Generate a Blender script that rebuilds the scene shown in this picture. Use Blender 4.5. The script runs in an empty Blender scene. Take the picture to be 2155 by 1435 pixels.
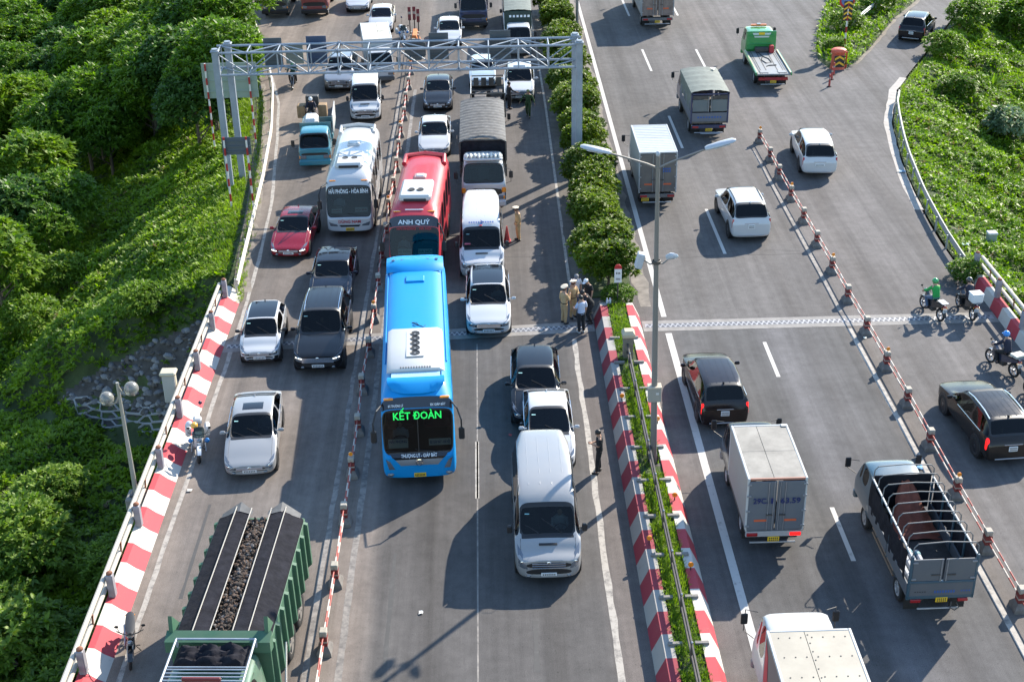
import bpy, bmesh, math, random
import numpy as np
from mathutils import Vector, Matrix
from mathutils.bvhtree import BVHTree
PI = math.pi
random.seed(7); rng = np.random.default_rng(11)
sc = bpy.context.scene
COL = sc.collection

# ------------------------------------------------------------------ camera
CAM_H, FPX, PITCH, ROLL, YAW = 25.5, 2873.0, math.radians(27.4), math.radians(1.15), 0.0148
def cam_axes():
    cr, sr = math.cos(ROLL), math.sin(ROLL)
    right = Vector((1, 0, 0)); down = Vector((0, -math.sin(PITCH), -math.cos(PITCH))); fwd = Vector((0, math.cos(PITCH), -math.sin(PITCH)))
    rot = Matrix.Rotation(-YAW, 3, 'Z')
    X = rot @ (cr * right + sr * down); D = rot @ (-sr * right + cr * down); F = rot @ fwd
    return X, D, F
CX, CD, CF = cam_axes()
cd = bpy.data.cameras.new('camera'); cam = bpy.data.objects.new('camera', cd); COL.objects.link(cam)
cd.sensor_width = 36; cd.lens = FPX / 2155 * 36; cd.clip_start = .5; cd.clip_end = 3000
m = Matrix.Identity(4)
for i in range(3):
    m[i][0] = CX[i]; m[i][1] = -CD[i]; m[i][2] = -CF[i]
m[2][3] = CAM_H
cam.matrix_world = m
sc.camera = cam
def at(px, py, z=0.0):
    """the place on the level z that the photograph shows at a pixel"""
    d = CX * ((px - 1077.5) / FPX) + CD * ((py - 717.5) / FPX) + CF
    t = (z - CAM_H) / d.z
    return Vector((d.x * t, d.y * t, z))

# ------------------------------------------------------------------ world and sun
SUN_EL, SUN_AZ = math.radians(33.2), math.radians(40.3)      # azimuth measured from +Y towards +X
w = bpy.data.worlds.new('World'); sc.world = w; w.use_nodes = True
nt = w.node_tree; bg = nt.nodes['Background']
sky = nt.nodes.new('ShaderNodeTexSky'); sky.sky_type = 'NISHITA'; sky.sun_disc = False
sky.sun_elevation = SUN_EL; sky.sun_rotation = SUN_AZ; sky.air_density = 1.35; sky.dust_density = .15; sky.ozone_density = 3.0
nt.links.new(sky.outputs[0], bg.inputs[0]); bg.inputs[1].default_value = 0.15
sd = bpy.data.lights.new('sun', 'SUN'); sd.energy = 4.8; sd.angle = math.radians(.55); sd.color = (1, .91, .78)
so = bpy.data.objects.new('sun', sd); COL.objects.link(so)
sdir = Vector((math.sin(SUN_AZ) * math.cos(SUN_EL), math.cos(SUN_AZ) * math.cos(SUN_EL), math.sin(SUN_EL)))
so.rotation_euler = sdir.to_track_quat('Z', 'Y').to_euler()
so.location = sdir * 80
vs = sc.view_settings; vs.view_transform = 'Standard'; vs.look = 'None'; vs.exposure = 1.1; vs.gamma = 1; vs.use_curve_mapping = False
sc.cycles.max_bounces = 6; sc.cycles.diffuse_bounces = 3; sc.cycles.glossy_bounces = 3; sc.cycles.transparent_max_bounces = 8; sc.cycles.transmission_bounces = 3
sc.cycles.use_denoising = True
sc.cycles.caustics_reflective = False; sc.cycles.caustics_refractive = False

# ------------------------------------------------------------------ materials
def lin(c):
    if isinstance(c, str):
        c = c.lstrip('#'); c = [int(c[i:i + 2], 16) / 255 for i in (0, 2, 4)]
        return tuple(x / 12.92 if x <= .04045 else ((x + .055) / 1.055) ** 2.4 for x in c)
    return tuple(c)
MATS = {}
def mat(key, col=(.5, .5, .5), rough=.5, metal=0., coat=0., ns=0, na=.2, bs=0, bd=.1, emit=0, dust=0, spec=.5):
    if key in MATS: return MATS[key]
    m = bpy.data.materials.new(key); m.use_nodes = True; MATS[key] = m
    t = m.node_tree; b = t.nodes['Principled BSDF']; col = lin(col)
    b.inputs['Base Color'].default_value = (*col, 1); b.inputs['Roughness'].default_value = rough; b.inputs['Metallic'].default_value = metal
    b.inputs['Coat Weight'].default_value = coat; b.inputs['Coat Roughness'].default_value = .06; b.inputs['Specular IOR Level'].default_value = spec
    N, L = t.nodes.new, t.links.new
    if ns or dust or bs:
        tc = N('ShaderNodeTexCoord')
    if ns or dust:
        nz = N('ShaderNodeTexNoise'); nz.inputs['Scale'].default_value = ns or 1.3; nz.inputs['Detail'].default_value = 6; nz.inputs['Roughness'].default_value = .65
        L(tc.outputs['Object'], nz.inputs['Vector'])
        mr = N('ShaderNodeMapRange'); mr.inputs[1].default_value = .3; mr.inputs[2].default_value = .7; L(nz.outputs['Fac'], mr.inputs[0])
        mx = N('ShaderNodeMix'); mx.data_type = 'RGBA'; L(mr.outputs[0], mx.inputs['Factor'])
        if dust:
            mx.inputs['A'].default_value = (*col, 1); mx.inputs['B'].default_value = (*[c * (1 - dust) + d * dust for c, d in zip(col, (.33, .28, .22))], 1)
            r2 = N('ShaderNodeMapRange'); r2.inputs[3].default_value = rough; r2.inputs[4].default_value = min(1, rough + .1); L(mr.outputs[0], r2.inputs[0]); L(r2.outputs[0], b.inputs['Roughness'])
        else:
            mx.inputs['A'].default_value = (*[c * (1 - na) for c in col], 1); mx.inputs['B'].default_value = (*[min(1, c * (1 + na)) for c in col], 1)
        L(mx.outputs['Result'], b.inputs['Base Color'])
    if bs:
        n2 = N('ShaderNodeTexNoise'); n2.inputs['Scale'].default_value = bs; n2.inputs['Detail'].default_value = 5; L(tc.outputs['Object'], n2.inputs['Vector'])
        bp = N('ShaderNodeBump'); bp.inputs['Strength'].default_value = bd; bp.inputs['Distance'].default_value = .05; L(n2.outputs['Fac'], bp.inputs['Height']); L(bp.outputs[0], b.inputs['Normal'])
    if emit:
        b.inputs['Emission Color'].default_value = (*col, 1); b.inputs['Emission Strength'].default_value = emit
    return m
def paint(key, col, dust=.12, rough=.32):
    return mat('paint_' + key, col, rough=rough, coat=.8, dust=dust)
def glass_mat(key, tint, rough=.02):
    if key in MATS: return MATS[key]
    m = bpy.data.materials.new(key); m.use_nodes = True; MATS[key] = m; t = m.node_tree; t.nodes.clear(); N, L = t.nodes.new, t.links.new
    o = N('ShaderNodeOutputMaterial'); mx = N('ShaderNodeMixShader'); tr = N('ShaderNodeBsdfTransparent'); gl = N('ShaderNodeBsdfGlossy'); fr = N('ShaderNodeFresnel')
    fr.inputs[0].default_value = 1.45; tr.inputs[0].default_value = (*tint, 1); gl.inputs['Roughness'].default_value = rough
    L(fr.outputs[0], mx.inputs[0]); L(tr.outputs[0], mx.inputs[1]); L(gl.outputs[0], mx.inputs[2]); L(mx.outputs[0], o.inputs[0])
    return m
GLASS = glass_mat('tinted_glass', (.25, .30, .30)); GLASS_D = glass_mat('dark_glass', (.05, .06, .07))
BLACK = mat('black_plastic', (.018, .018, .02), .45); RUBBER = mat('rubber', (.022, .021, .02), .85, ns=6, na=.4)
CHROME = mat('chrome', (.75, .76, .78), .15, 1); ALLOY = mat('alloy', (.42, .43, .45), .32, 1); DARKMETAL = mat('dark_metal', (.035, .035, .038), .5, .3, dust=.25)
STEEL = mat('steel', (.34, .35, .37), .42, .6, ns=3, na=.2); GALV = mat('galvanised', (.25, .29, .34), .5, .15, ns=2, na=.14)
HEADL = mat('headlamp', (.16, .18, .21), .08, .4, 1); DRL = mat('lit_headlamp', (1, .98, .9), emit=2.2); TAILL = mat('tail_lamp', (.35, .015, .015), .15, 0, 1); BRAKE = mat('lit_tail_lamp', (.9, .012, .01), emit=.75)
AMBER = mat('amber_lens', (.85, .28, .02), .2, 0, .8); PLATE_W = mat('white_plate', (.72, .74, .74), .4); PLATE_Y = mat('yellow_plate', (.75, .48, .02), .4); INK = mat('plate_ink', (.03, .03, .04), .6)
SEAT = mat('seat_cloth', (.05, .047, .045), .85, ns=8); TRIM = mat('dash_plastic', (.03, .031, .033), .6); SKIN = mat('skin', (.42, .24, .16), .55); HAIR = mat('black_hair', (.012, .01, .009), .5)
WHITE = mat('white_enamel', (.50, .51, .51), .4, dust=.15)

# ------------------------------------------------------------------ objects
def tag(o, label=None, cat=None, group=None, kind=None):
    if label: o['label'] = label
    if cat: o['category'] = cat
    if group: o['group'] = group
    if kind: o['kind'] = kind
    return o
def thing(name, label, cat, loc=(0, 0, 0), rz=0., group=None):
    o = bpy.data.objects.new(name, None); COL.objects.link(o); o.empty_display_size = .3
    o.location = (loc[0], loc[1], loc[2] if len(loc) > 2 else 0); o.rotation_euler = (0, 0, rz)
    return tag(o, label, cat, group)
CHILDREN = {}
def link(name, me, parent=None):
    o = bpy.data.objects.new(name, me); COL.objects.link(o)
    if parent is not None:
        o.parent = parent; CHILDREN.setdefault(parent.name, []).append(o)
    return o
def copy_tree(o, parent=None):
    c = o.copy(); COL.objects.link(c)
    if parent is not None:
        c.parent = parent; CHILDREN.setdefault(parent.name, []).append(c)
    for ch in list(CHILDREN.get(o.name, [])): copy_tree(ch, c)
    return c
class MB:
    """collects shapes and links them as one mesh object"""
    def __init__(s): s.v = []; s.f = []; s.m = []
    def add(s, vs, fs, mi=0):
        b = len(s.v); s.v += [tuple(p) for p in vs]; s.f += [tuple(i + b for i in f) for f in fs]; s.m += [mi] * len(fs); return s
    def box(s, c, d, mi=0, ch=0., rz=0., R=None):
        hx, hy, hz = d[0] / 2, d[1] / 2, d[2] / 2; ch = min(ch, hx * .9, hy * .9, hz * .9)
        if ch <= 0:
            vs = [(x, y, z) for x in (-hx, hx) for y in (-hy, hy) for z in (-hz, hz)]
            fs = [(0, 1, 3, 2), (4, 6, 7, 5), (0, 4, 5, 1), (2, 3, 7, 6), (0, 2, 6, 4), (1, 5, 7, 3)]
        else:
            vs = []; ix = {}
            for sx in (-1, 1):
                for sy in (-1, 1):
                    for sz in (-1, 1):
                        for k in range(3):
                            p = [sx * (hx - ch), sy * (hy - ch), sz * (hz - ch)]; p[k] = (sx * hx, sy * hy, sz * hz)[k]
                            ix[(sx, sy, sz, k)] = len(vs); vs.append(tuple(p))
            fs = []
            for k in range(3):
                a, b = [q for q in range(3) if q != k]
                for sg in (-1, 1):
                    q = []
                    for (u, v_) in ((-1, -1), (1, -1), (1, 1), (-1, 1)):
                        t = [0, 0, 0]; t[k] = sg; t[a] = u; t[b] = v_; q.append(ix[(*t, k)])
                    fs.append(tuple(q))
            for k in range(3):
                a, b = [q for q in range(3) if q != k]
                for u in (-1, 1):
                    for v_ in (-1, 1):
                        t0 = [0, 0, 0]; t1 = [0, 0, 0]; t0[k] = -1; t1[k] = 1; t0[a] = t1[a] = u; t0[b] = t1[b] = v_
                        fs.append((ix[(*t0, a)], ix[(*t1, a)], ix[(*t1, b)], ix[(*t0, b)]))
            for sx in (-1, 1):
                for sy in (-1, 1):
                    for sz in (-1, 1): fs.append(tuple(ix[(sx, sy, sz, k)] for k in range(3)))
        if R is None and rz: R = Matrix.Rotation(rz, 3, 'Z')
        if R is not None: vs = [tuple(R @ Vector(p)) for p in vs]
        return s.add([(p[0] + c[0], p[1] + c[1], p[2] + c[2]) for p in vs], fs, mi)
    def tube(s, pts, r, n=8, mi=0, closed=False, cap=True):
        pts = [Vector(p) for p in pts]; K = len(pts); rs = r if isinstance(r, (list, tuple)) else [r] * K
        vs = []; prev = None
        for i, p in enumerate(pts):
            if closed: d = pts[(i + 1) % K] - pts[i - 1]
            else: d = pts[min(i + 1, K - 1)] - pts[max(i - 1, 0)]
            d.normalize()
            if prev is None: a = d.cross(Vector((0, 0, 1))) if abs(d.z) < .9 else d.cross(Vector((1, 0, 0)))
            else: a = prev - d * prev.dot(d)
            a.normalize(); prev = a; b = d.cross(a)
            for k in range(n):
                t = 2 * PI * k / n; vs.append(p + (a * math.cos(t) + b * math.sin(t)) * rs[i])
        fs = []
        for i in range(K if closed else K - 1):
            j = (i + 1) % K
            for k in range(n): fs.append((i * n + k, i * n + (k + 1) % n, j * n + (k + 1) % n, j * n + k))
        if not closed and cap:
            fs.append(tuple(range(n - 1, -1, -1))); fs.append(tuple((K - 1) * n + k for k in range(n)))
        return s.add(vs, fs, mi)
    def cyl(s, a, b, r, r2=None, n=12, mi=0): return s.tube([a, b], [r, r if r2 is None else r2], n, mi)
    def lathe(s, prof, c=(0, 0, 0), axis='X', n=20, mi=0):
        """prof: list of (radius, offset along axis)"""
        vs = []
        for (r, o) in prof:
            for k in range(n):
                t = 2 * PI * k / n; a, b = r * math.cos(t), r * math.sin(t)
                p = {'X': (o, a, b), 'Y': (a, o, b), 'Z': (a, b, o)}[axis]; vs.append((p[0] + c[0], p[1] + c[1], p[2] + c[2]))
        fs = [(i * n + k, i * n + (k + 1) % n, (i + 1) * n + (k + 1) % n, (i + 1) * n + k) for i in range(len(prof) - 1) for k in range(n)]
        return s.add(vs, fs, mi)
    def ell(s, c, r, nu=12, nv=8, mi=0, R=None):
        vs = []; fs = []
        for j in range(nv + 1):
            ph = PI * j / nv
            for i in range(nu):
                t = 2 * PI * i / nu; p = Vector((r[0] * math.sin(ph) * math.cos(t), r[1] * math.sin(ph) * math.sin(t), r[2] * math.cos(ph)))
                if R is not None: p = R @ p
                vs.append((p[0] + c[0], p[1] + c[1], p[2] + c[2]))
        for j in range(nv):
            for i in range(nu): fs.append((j * nu + i, (j + 1) * nu + i, (j + 1) * nu + (i + 1) % nu, j * nu + (i + 1) % nu))
        return s.add(vs, fs, mi)
    def prism(s, prof, a, b, axis='X', mi=0, mis=None, cap=True):
        """2d outline swept along an axis; prof in the two other axes"""
        n = len(prof); P = lambda o, q: {'X': (o, q[0], q[1]), 'Y': (q[0], o, q[1]), 'Z': (q[0], q[1], o)}[axis]
        vs = [P(a, q) for q in prof] + [P(b, q) for q in prof]
        base = len(s.v); s.v += vs
        for i in range(n):
            s.f.append((base + i, base + (i + 1) % n, base + n + (i + 1) % n, base + n + i)); s.m.append(mis[i] if mis else mi)
        if cap:
            s.f.append(tuple(base + i for i in range(n - 1, -1, -1))); s.m.append(mi); s.f.append(tuple(base + n + i for i in range(n))); s.m.append(mi)
        return s
    def loft(s, rings, mi=0, cap=True, closed=True):
        n = len(rings[0]); vs = [p for r in rings for p in r]; fs = []
        for i in range(len(rings) - 1):
            for k in range(n if closed else n - 1): fs.append((i * n + k, i * n + (k + 1) % n, (i + 1) * n + (k + 1) % n, (i + 1) * n + k))
        if cap and closed:
            fs.append(tuple(range(n - 1, -1, -1))); fs.append(tuple((len(rings) - 1) * n + k for k in range(n)))
        return s.add(vs, fs, mi)
    def slab(s, quad, th, mi=0, u=(0, 1), v=(0, 1), off=0., rad=0.):
        """thin plate over the patch quad = (bottom left, bottom right, top right, top left) seen from outside"""
        a, b, c, d = [Vector(q) for q in quad]; P = lambda x, y: a.lerp(b, x).lerp(d.lerp(c, x), y)
        n = (b - a).cross(d - a).normalized(); W = (b - a).length * (u[1] - u[0]); H = (d - a).length * (v[1] - v[0])
        if rad > 0:
            rx, ry = rad / max(W, 1e-6), rad / max(H, 1e-6); o = []
            for (cx_, cy_, t0) in ((1 - rx, 1 - ry, 0), (rx, 1 - ry, 90), (rx, ry, 180), (1 - rx, ry, 270)):
                for k in range(4):
                    t = math.radians(t0 + 30 * k); o.append((cx_ + rx * math.cos(t), cy_ + ry * math.sin(t)))
        else: o = [(1, 1), (0, 1), (0, 0), (1, 0)]
        pts = [P(u[0] + x * (u[1] - u[0]), v[0] + y * (v[1] - v[0])) for x, y in o]; K = len(pts)
        vs = [p + n * off for p in pts] + [p + n * (off + th) for p in pts]
        fs = [tuple(range(K, 2 * K)), tuple(range(K - 1, -1, -1))] + [(i, (i + 1) % K, K + (i + 1) % K, K + i) for i in range(K)]
        return s.add(vs, fs, mi)
    def mesh(s, name, mats, smooth=30):
        me = bpy.data.meshes.new(name); me.from_pydata(s.v, [], s.f)
        for m_ in (mats if isinstance(mats, (list, tuple)) else [mats]): me.materials.append(m_)
        if any(s.m): me.polygons.foreach_set('material_index', s.m)
        bm = bmesh.new(); bm.from_mesh(me); bmesh.ops.recalc_face_normals(bm, faces=bm.faces); bm.to_mesh(me); bm.free()
        if smooth: me.shade_smooth(); me.set_sharp_from_angle(angle=math.radians(smooth))
        me.update(); return me
    def build(s, name, mats, parent=None, smooth=30): return link(name, s.mesh(name, mats, smooth), parent)
def part(name, mats, parent, fn=None, smooth=30):
    b = MB(); fn(b); return b.build(name, mats, parent, smooth)
def bx(name, c, d, m_, parent, ch=.01, rz=0): return MB().box(c, d, 0, ch, rz).build(name, m_, parent)

TXT = {}
def text_mesh(s, font_scale=1.0):
    if s in TXT: return TXT[s]
    c = bpy.data.curves.new('lettering', 'FONT'); c.body = s; c.align_x = 'CENTER'; c.align_y = 'CENTER'; c.resolution_u = 2; c.offset = .018
    o = bpy.data.objects.new('lettering', c); COL.objects.link(o)
    dg = bpy.context.evaluated_depsgraph_get(); me = bpy.data.meshes.new_from_object(o.evaluated_get(dg))
    bpy.data.objects.remove(o); bpy.data.curves.remove(c)
    xs = [v.co.x for v in me.vertices]; me['w'] = max(xs) - min(xs); TXT[s] = me; return me
def lettering(s, m_, parent, centre, width, height, normal=(0, 1, 0), up=(0, 0, 1), name='lettering', max_stretch=1.6):
    """flat letters that fill a width x height patch; normal points to the reader"""
    me0 = text_mesh(s); me = me0.copy(); me.materials.clear(); me.materials.append(m_)
    n = Vector(normal).normalized(); u_ = Vector(up); u_ = (u_ - n * u_.dot(n)).normalized(); r_ = u_.cross(n)
    sx = width / me0['w']; sy = height / .73
    M = Matrix(((r_.x, u_.x, n.x, centre[0]), (r_.y, u_.y, n.y, centre[1]), (r_.z, u_.z, n.z, centre[2]), (0, 0, 0, 1)))
    me.transform(M @ Matrix.Diagonal((sx, sy, 1, 1)))
    return link(name, me, parent)
def marks(parent, centre, w_, h_, m_, n=7, normal=(0, 1, 0), rows=1):
    """dark strokes of characters too small to read"""
    b = MB(); nn = Vector(normal).normalized(); u_ = Vector((0, 0, 1)); u_ = (u_ - nn * u_.dot(nn)).normalized(); r_ = u_.cross(nn); c = Vector(centre)
    for j in range(rows):
        for i in range(n):
            x = (i - (n - 1) / 2) * w_ / n; y = ((rows - 1) / 2 - j) * h_ / rows; p = c + r_ * x + u_ * y; a, d = w_ / n * .3, h_ / rows * .36
            b.add([p - r_ * a - u_ * d, p + r_ * a - u_ * d, p + r_ * a + u_ * d, p - r_ * a + u_ * d], [(0, 1, 2, 3)])
    return b.build('characters', m_, parent, 0)

ORD = 'first second third fourth fifth sixth seventh eighth ninth tenth eleventh twelfth thirteenth fourteenth fifteenth sixteenth seventeenth eighteenth nineteenth twentieth'.split() + ['twenty-' + x for x in 'first second third fourth fifth sixth seventh eighth ninth'.split()]
def conform_f(bv, quad, off, name, m_, parent, d=1, n=5, k=4):
    """a thin patch on a body's front (d = 1) or back (d = -1); quad = four (x, z) corners: bottom inner, bottom outer, top outer, top inner"""
    b = MB(); rings = []; a, c, e, g = quad
    for j in range(k + 1):
        r = []
        for i in range(n + 1):
            s, t = i / n, j / k; x = (a[0] * (1 - s) + c[0] * s) * (1 - t) + (g[0] * (1 - s) + e[0] * s) * t; z = (a[1] * (1 - s) + c[1] * s) * (1 - t) + (g[1] * (1 - s) + e[1] * s) * t
            h = bv.ray_cast(Vector((x, 9 * d, z)), Vector((0, -d, 0)))[0]
            if h is None: return None
            r.append((x, h.y + d * off * (1 if 0 < i < n and 0 < j < k else .5), z))
        rings.append(r)
    b.loft(rings, 0, False, False); return b.build(name, m_, parent, 50)
def conform(bv, x0, x1, y0, y1, off, name, m_, parent, n=6):
    """a thin patch lying on a body's upper side"""
    b = MB(); rings = []
    for j in range(n + 1):
        r = []
        for i in range(n + 1):
            x, y = x0 + (x1 - x0) * i / n, y0 + (y1 - y0) * j / n; h = bv.ray_cast(Vector((x, y, 9)), Vector((0, 0, -1)))[0]
            if h is None: return None
            r.append((x, y, h.z + (off if 0 < i < n and 0 < j < n else off * .3)))
        rings.append(r)
    b.loft(rings, 0, False, False); return b.build(name, m_, parent, 50)
# ------------------------------------------------------------------ ground, carriageways and slopes
def ramp_nodes(t, stops):
    r = t.nodes.new('ShaderNodeValToRGB'); e = r.color_ramp.elements
    while len(e) > 1: e.remove(e[-1])
    e[0].position = stops[0][0]; e[0].color = (*stops[0][1], 1)
    for p, c in stops[1:]:
        x = e.new(p); x.color = (*c, 1)
    return r
def road_material():
    m = bpy.data.materials.new('asphalt'); m.use_nodes = True; t = m.node_tree; b = t.nodes['Principled BSDF']; N, L = t.nodes.new, t.links.new
    g = N('ShaderNodeNewGeometry'); sp = N('ShaderNodeSeparateXYZ'); L(g.outputs['Position'], sp.inputs[0])
    wob = N('ShaderNodeTexNoise'); wob.inputs['Scale'].default_value = .35; wob.inputs['Detail'].default_value = 4; L(g.outputs['Position'], wob.inputs['Vector'])
    au = N('ShaderNodeMath'); au.operation = 'MULTIPLY_ADD'; L(wob.outputs['Fac'], au.inputs[0]); au.inputs[1].default_value = .5; L(sp.outputs['X'], au.inputs[2])
    mu = N('ShaderNodeMapRange'); mu.inputs[1].default_value = -13.75; mu.inputs[2].default_value = 26.25; L(au.outputs[0], mu.inputs[0])
    P = lambda u: (u + 14) / 40
    deck = ramp_nodes(t, [(P(-12), (0.181, 0.149, 0.128)), (P(-10.7), (0.227, 0.189, 0.159)), (P(-9.8), (0.163, 0.142, 0.128)), (P(-6.2), (0.159, 0.138, 0.122)), (P(-5.2), (0.204, 0.170, 0.145)), (P(-4.2), (0.189, 0.159, 0.139)), (P(-3.6), (0.090, 0.084, 0.081)), (P(3.0), (0.087, 0.082, 0.079)), (P(3.45), (0.131, 0.113, 0.104)), (P(7.0), (0.131, 0.117, 0.111)), (P(7.5), (0.095, 0.092, 0.091)), (P(10.6), (0.085, 0.083, 0.083)), (P(11.2), (0.112, 0.108, 0.111)), (P(14.2), (0.095, 0.092, 0.091)), (P(14.8), (0.135, 0.117, 0.104)), (P(15.8), (0.131, 0.122, 0.118))])
    appr = ramp_nodes(t, [(P(-13.5), (0.191, 0.156, 0.129)), (P(-11.3), (0.174, 0.146, 0.123)), (P(-10), (0.137, 0.118, 0.105)), (P(-5.5), (0.144, 0.123, 0.108)), (P(-4.4), (0.143, 0.120, 0.103)), (P(-3.4), (0.114, 0.104, 0.098)), (P(3.0), (0.111, 0.100, 0.095)), (P(4), (0.124, 0.112, 0.105)), (P(6.6), (0.127, 0.113, 0.108)), (P(8), (0.110, 0.103, 0.099)), (P(14.2), (0.114, 0.106, 0.103)), (P(15), (0.127, 0.115, 0.110)), (P(22), (0.120, 0.113, 0.112))])
    L(mu.outputs[0], deck.inputs[0]); L(mu.outputs[0], appr.inputs[0])
    st = N('ShaderNodeMath'); st.operation = 'GREATER_THAN'; L(sp.outputs['Y'], st.inputs[0]); st.inputs[1].default_value = 50.1
    mx = N('ShaderNodeMix'); mx.data_type = 'RGBA'; L(st.outputs[0], mx.inputs['Factor']); L(deck.outputs[0], mx.inputs['A']); L(appr.outputs[0], mx.inputs['B'])
    def layer(prev, scale, vec, lo, hi, detail=5, a=.32, b_=.68):
        n = N('ShaderNodeTexNoise'); n.inputs['Scale'].default_value = scale; n.inputs['Detail'].default_value = detail; n.inputs['Roughness'].default_value = .7
        if vec:
            mp = N('ShaderNodeMapping'); mp.inputs['Scale'].default_value = vec; L(g.outputs['Position'], mp.inputs[0]); L(mp.outputs[0], n.inputs['Vector'])
        else: L(g.outputs['Position'], n.inputs['Vector'])
        r = N('ShaderNodeMapRange'); r.inputs[1].default_value = a; r.inputs[2].default_value = b_; r.inputs[3].default_value = lo; r.inputs[4].default_value = hi; L(n.outputs['Fac'], r.inputs[0])
        q = N('ShaderNodeMix'); q.data_type = 'RGBA'; q.blend_type = 'MULTIPLY'; q.inputs['Factor'].default_value = 1; L(prev, q.inputs['A'])
        c = N('ShaderNodeCombineColor'); [L(r.outputs[0], c.inputs[i]) for i in range(3)]; L(c.outputs[0], q.inputs['B']); return q.outputs['Result'], n
    lane = N('ShaderNodeMath'); lane.operation = 'MULTIPLY_ADD'; L(au.outputs[0], lane.inputs[0]); lane.inputs[1].default_value = 1 / 3.7; lane.inputs[2].default_value = -7.4 / 3.7
    fr = N('ShaderNodeMath'); fr.operation = 'FRACT'; L(lane.outputs[0], fr.inputs[0])
    lr = ramp_nodes(t, [(0, (1, 1, 1)), (.12, (.97, .97, .97)), (.26, (1.0, 1.0, 1.0)), (.38, (.93, .93, .93)), (.5, (.84, .83, .82)), (.62, (.93, .93, .93)), (.76, (1, 1, 1)), (1, (1, 1, 1))]); L(fr.outputs[0], lr.inputs[0])
    lm = N('ShaderNodeMix'); lm.data_type = 'RGBA'; lm.blend_type = 'MULTIPLY'; lm.inputs['Factor'].default_value = 1; L(mx.outputs['Result'], lm.inputs['A']); L(lr.outputs[0], lm.inputs['B'])
    c, _ = layer(lm.outputs['Result'], 1.0, (1.1, .03, 1), .70, 1.22)          # streaks worn by tyres
    c, _ = layer(c, .22, None, .80, 1.14)
    c, _ = layer(c, 2.2, None, .84, 1.12, 6)
    c, fine = layer(c, 38, None, .62, 1.42, 3, .25, .75)
    c, _ = layer(c, 11, None, .45, 1.0, 2, .26, .34)                             # dark spots
    L(c, b.inputs['Base Color']); b.inputs['Roughness'].default_value = .86; b.inputs['Specular IOR Level'].default_value = .3
    bp = N('ShaderNodeBump'); bp.inputs['Strength'].default_value = .35; bp.inputs['Distance'].default_value = .02; L(fine.outputs['Fac'], bp.inputs['Height']); L(bp.outputs[0], b.inputs['Normal'])
    return m
def worn_paint(key, col, wear=.5, under=(.115, .105, .098)):
    m = bpy.data.materials.new(key); m.use_nodes = True; t = m.node_tree; b = t.nodes['Principled BSDF']; N, L = t.nodes.new, t.links.new; g = N('ShaderNodeNewGeometry')
    n = N('ShaderNodeTexNoise'); n.inputs['Scale'].default_value = 3.2; n.inputs['Detail'].default_value = 9; n.inputs['Roughness'].default_value = .75; L(g.outputs['Position'], n.inputs['Vector'])
    r = N('ShaderNodeMapRange'); r.inputs[1].default_value = wear - .14; r.inputs[2].default_value = wear + .06; L(n.outputs['Fac'], r.inputs[0])
    x = N('ShaderNodeMix'); x.data_type = 'RGBA'; x.inputs['A'].default_value = (*under, 1); x.inputs['B'].default_value = (*col, 1); L(r.outputs[0], x.inputs['Factor']); L(x.outputs['Result'], b.inputs['Base Color']); b.inputs['Roughness'].default_value = .75
    return m
LEFT = [(-40, -11.0), (54, -11.0), (57, -11.35), (61, -11.7), (65, -12.0), (70, -12.5), (75, -13.1), (82, -13.9), (90, -15.6), (97, -18.0), (106, -21.5), (118, -27), (160, -48)]
RIGHT = [(-40, 20.85), (54, 20.85), (56.4, 20.65), (60.9, 20.9), (66.7, 21.55), (69.6, 22.0), (75.2, 23.05), (81.5, 25.1), (86.5, 27.7), (92, 30.6), (104, 36.7), (118, 44), (160, 66)]
def edge_l(v): return float(np.interp(v, [p[0] for p in LEFT], [p[1] for p in LEFT]))
def edge_r(v): return float(np.interp(v, [p[0] for p in RIGHT], [p[1] for p in RIGHT]))
b = MB(); vs = list(np.arange(-40, 160.1, 2.0))
b.loft([[(edge_l(v) - (.0 if v < 54 else .35) + (edge_r(v) - edge_l(v) + (.0 if v < 54 else .5)) * i / 20, v, 0) for i in range(21)] for v in vs], 0, False, False)
tag(b.build('road', road_material(), None, 0), kind='structure')
WP = worn_paint('worn_white_line', (.36, .33, .29), .47); WP2 = worn_paint('faded_line', (.26, .235, .21), .52); WP3 = worn_paint('fresh_line', (.48, .46, .43), .38); CONC = mat('concrete', (.34, .32, .29), .85, ns=1.5, na=.25, bs=9, bd=.3); CONCJ = mat('joint_concrete', (.23, .215, .20), .85, ns=2.2, na=.22, bs=9, bd=.3)
def strip(name, pts, width, m_, z=.004, kind='structure', wob=0):
    b = MB(); r = random.Random(len(pts)); rings = []
    P_ = []
    for (u0, v0), (u1, v1) in zip(pts, pts[1:]):
        n = max(1, int(abs(v1 - v0) / (.8 if wob else 6)))
        P_ += [(u0 + (u1 - u0) * k / n, v0 + (v1 - v0) * k / n) for k in range(n)]
    P_.append(pts[-1])
    for i, (u, v) in enumerate(P_):
        a = Vector((P_[min(i + 1, len(P_) - 1)][0] - P_[max(i - 1, 0)][0], P_[min(i + 1, len(P_) - 1)][1] - P_[max(i - 1, 0)][1])).normalized(); n_ = Vector((a.y, -a.x)) * width / 2
        w1, w2 = 1 + r.uniform(-wob, wob), 1 + r.uniform(-wob, wob)
        rings.append([(u - n_.x * w1, v - n_.y * w1, z), (u + n_.x * w2, v + n_.y * w2, z)])
    b.loft(rings, 0, False, False); return tag(b.build(name, m_, None, 0), kind=kind)
strip('road_edge_line', [(-10.62, 0), (-10.62, 52), (-10.75, 58), (-11.1, 65), (-12.1, 75), (-12.9, 82), (-14.6, 90), (-17, 97), (-20.4, 106)], .16, WP, wob=.25)
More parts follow.
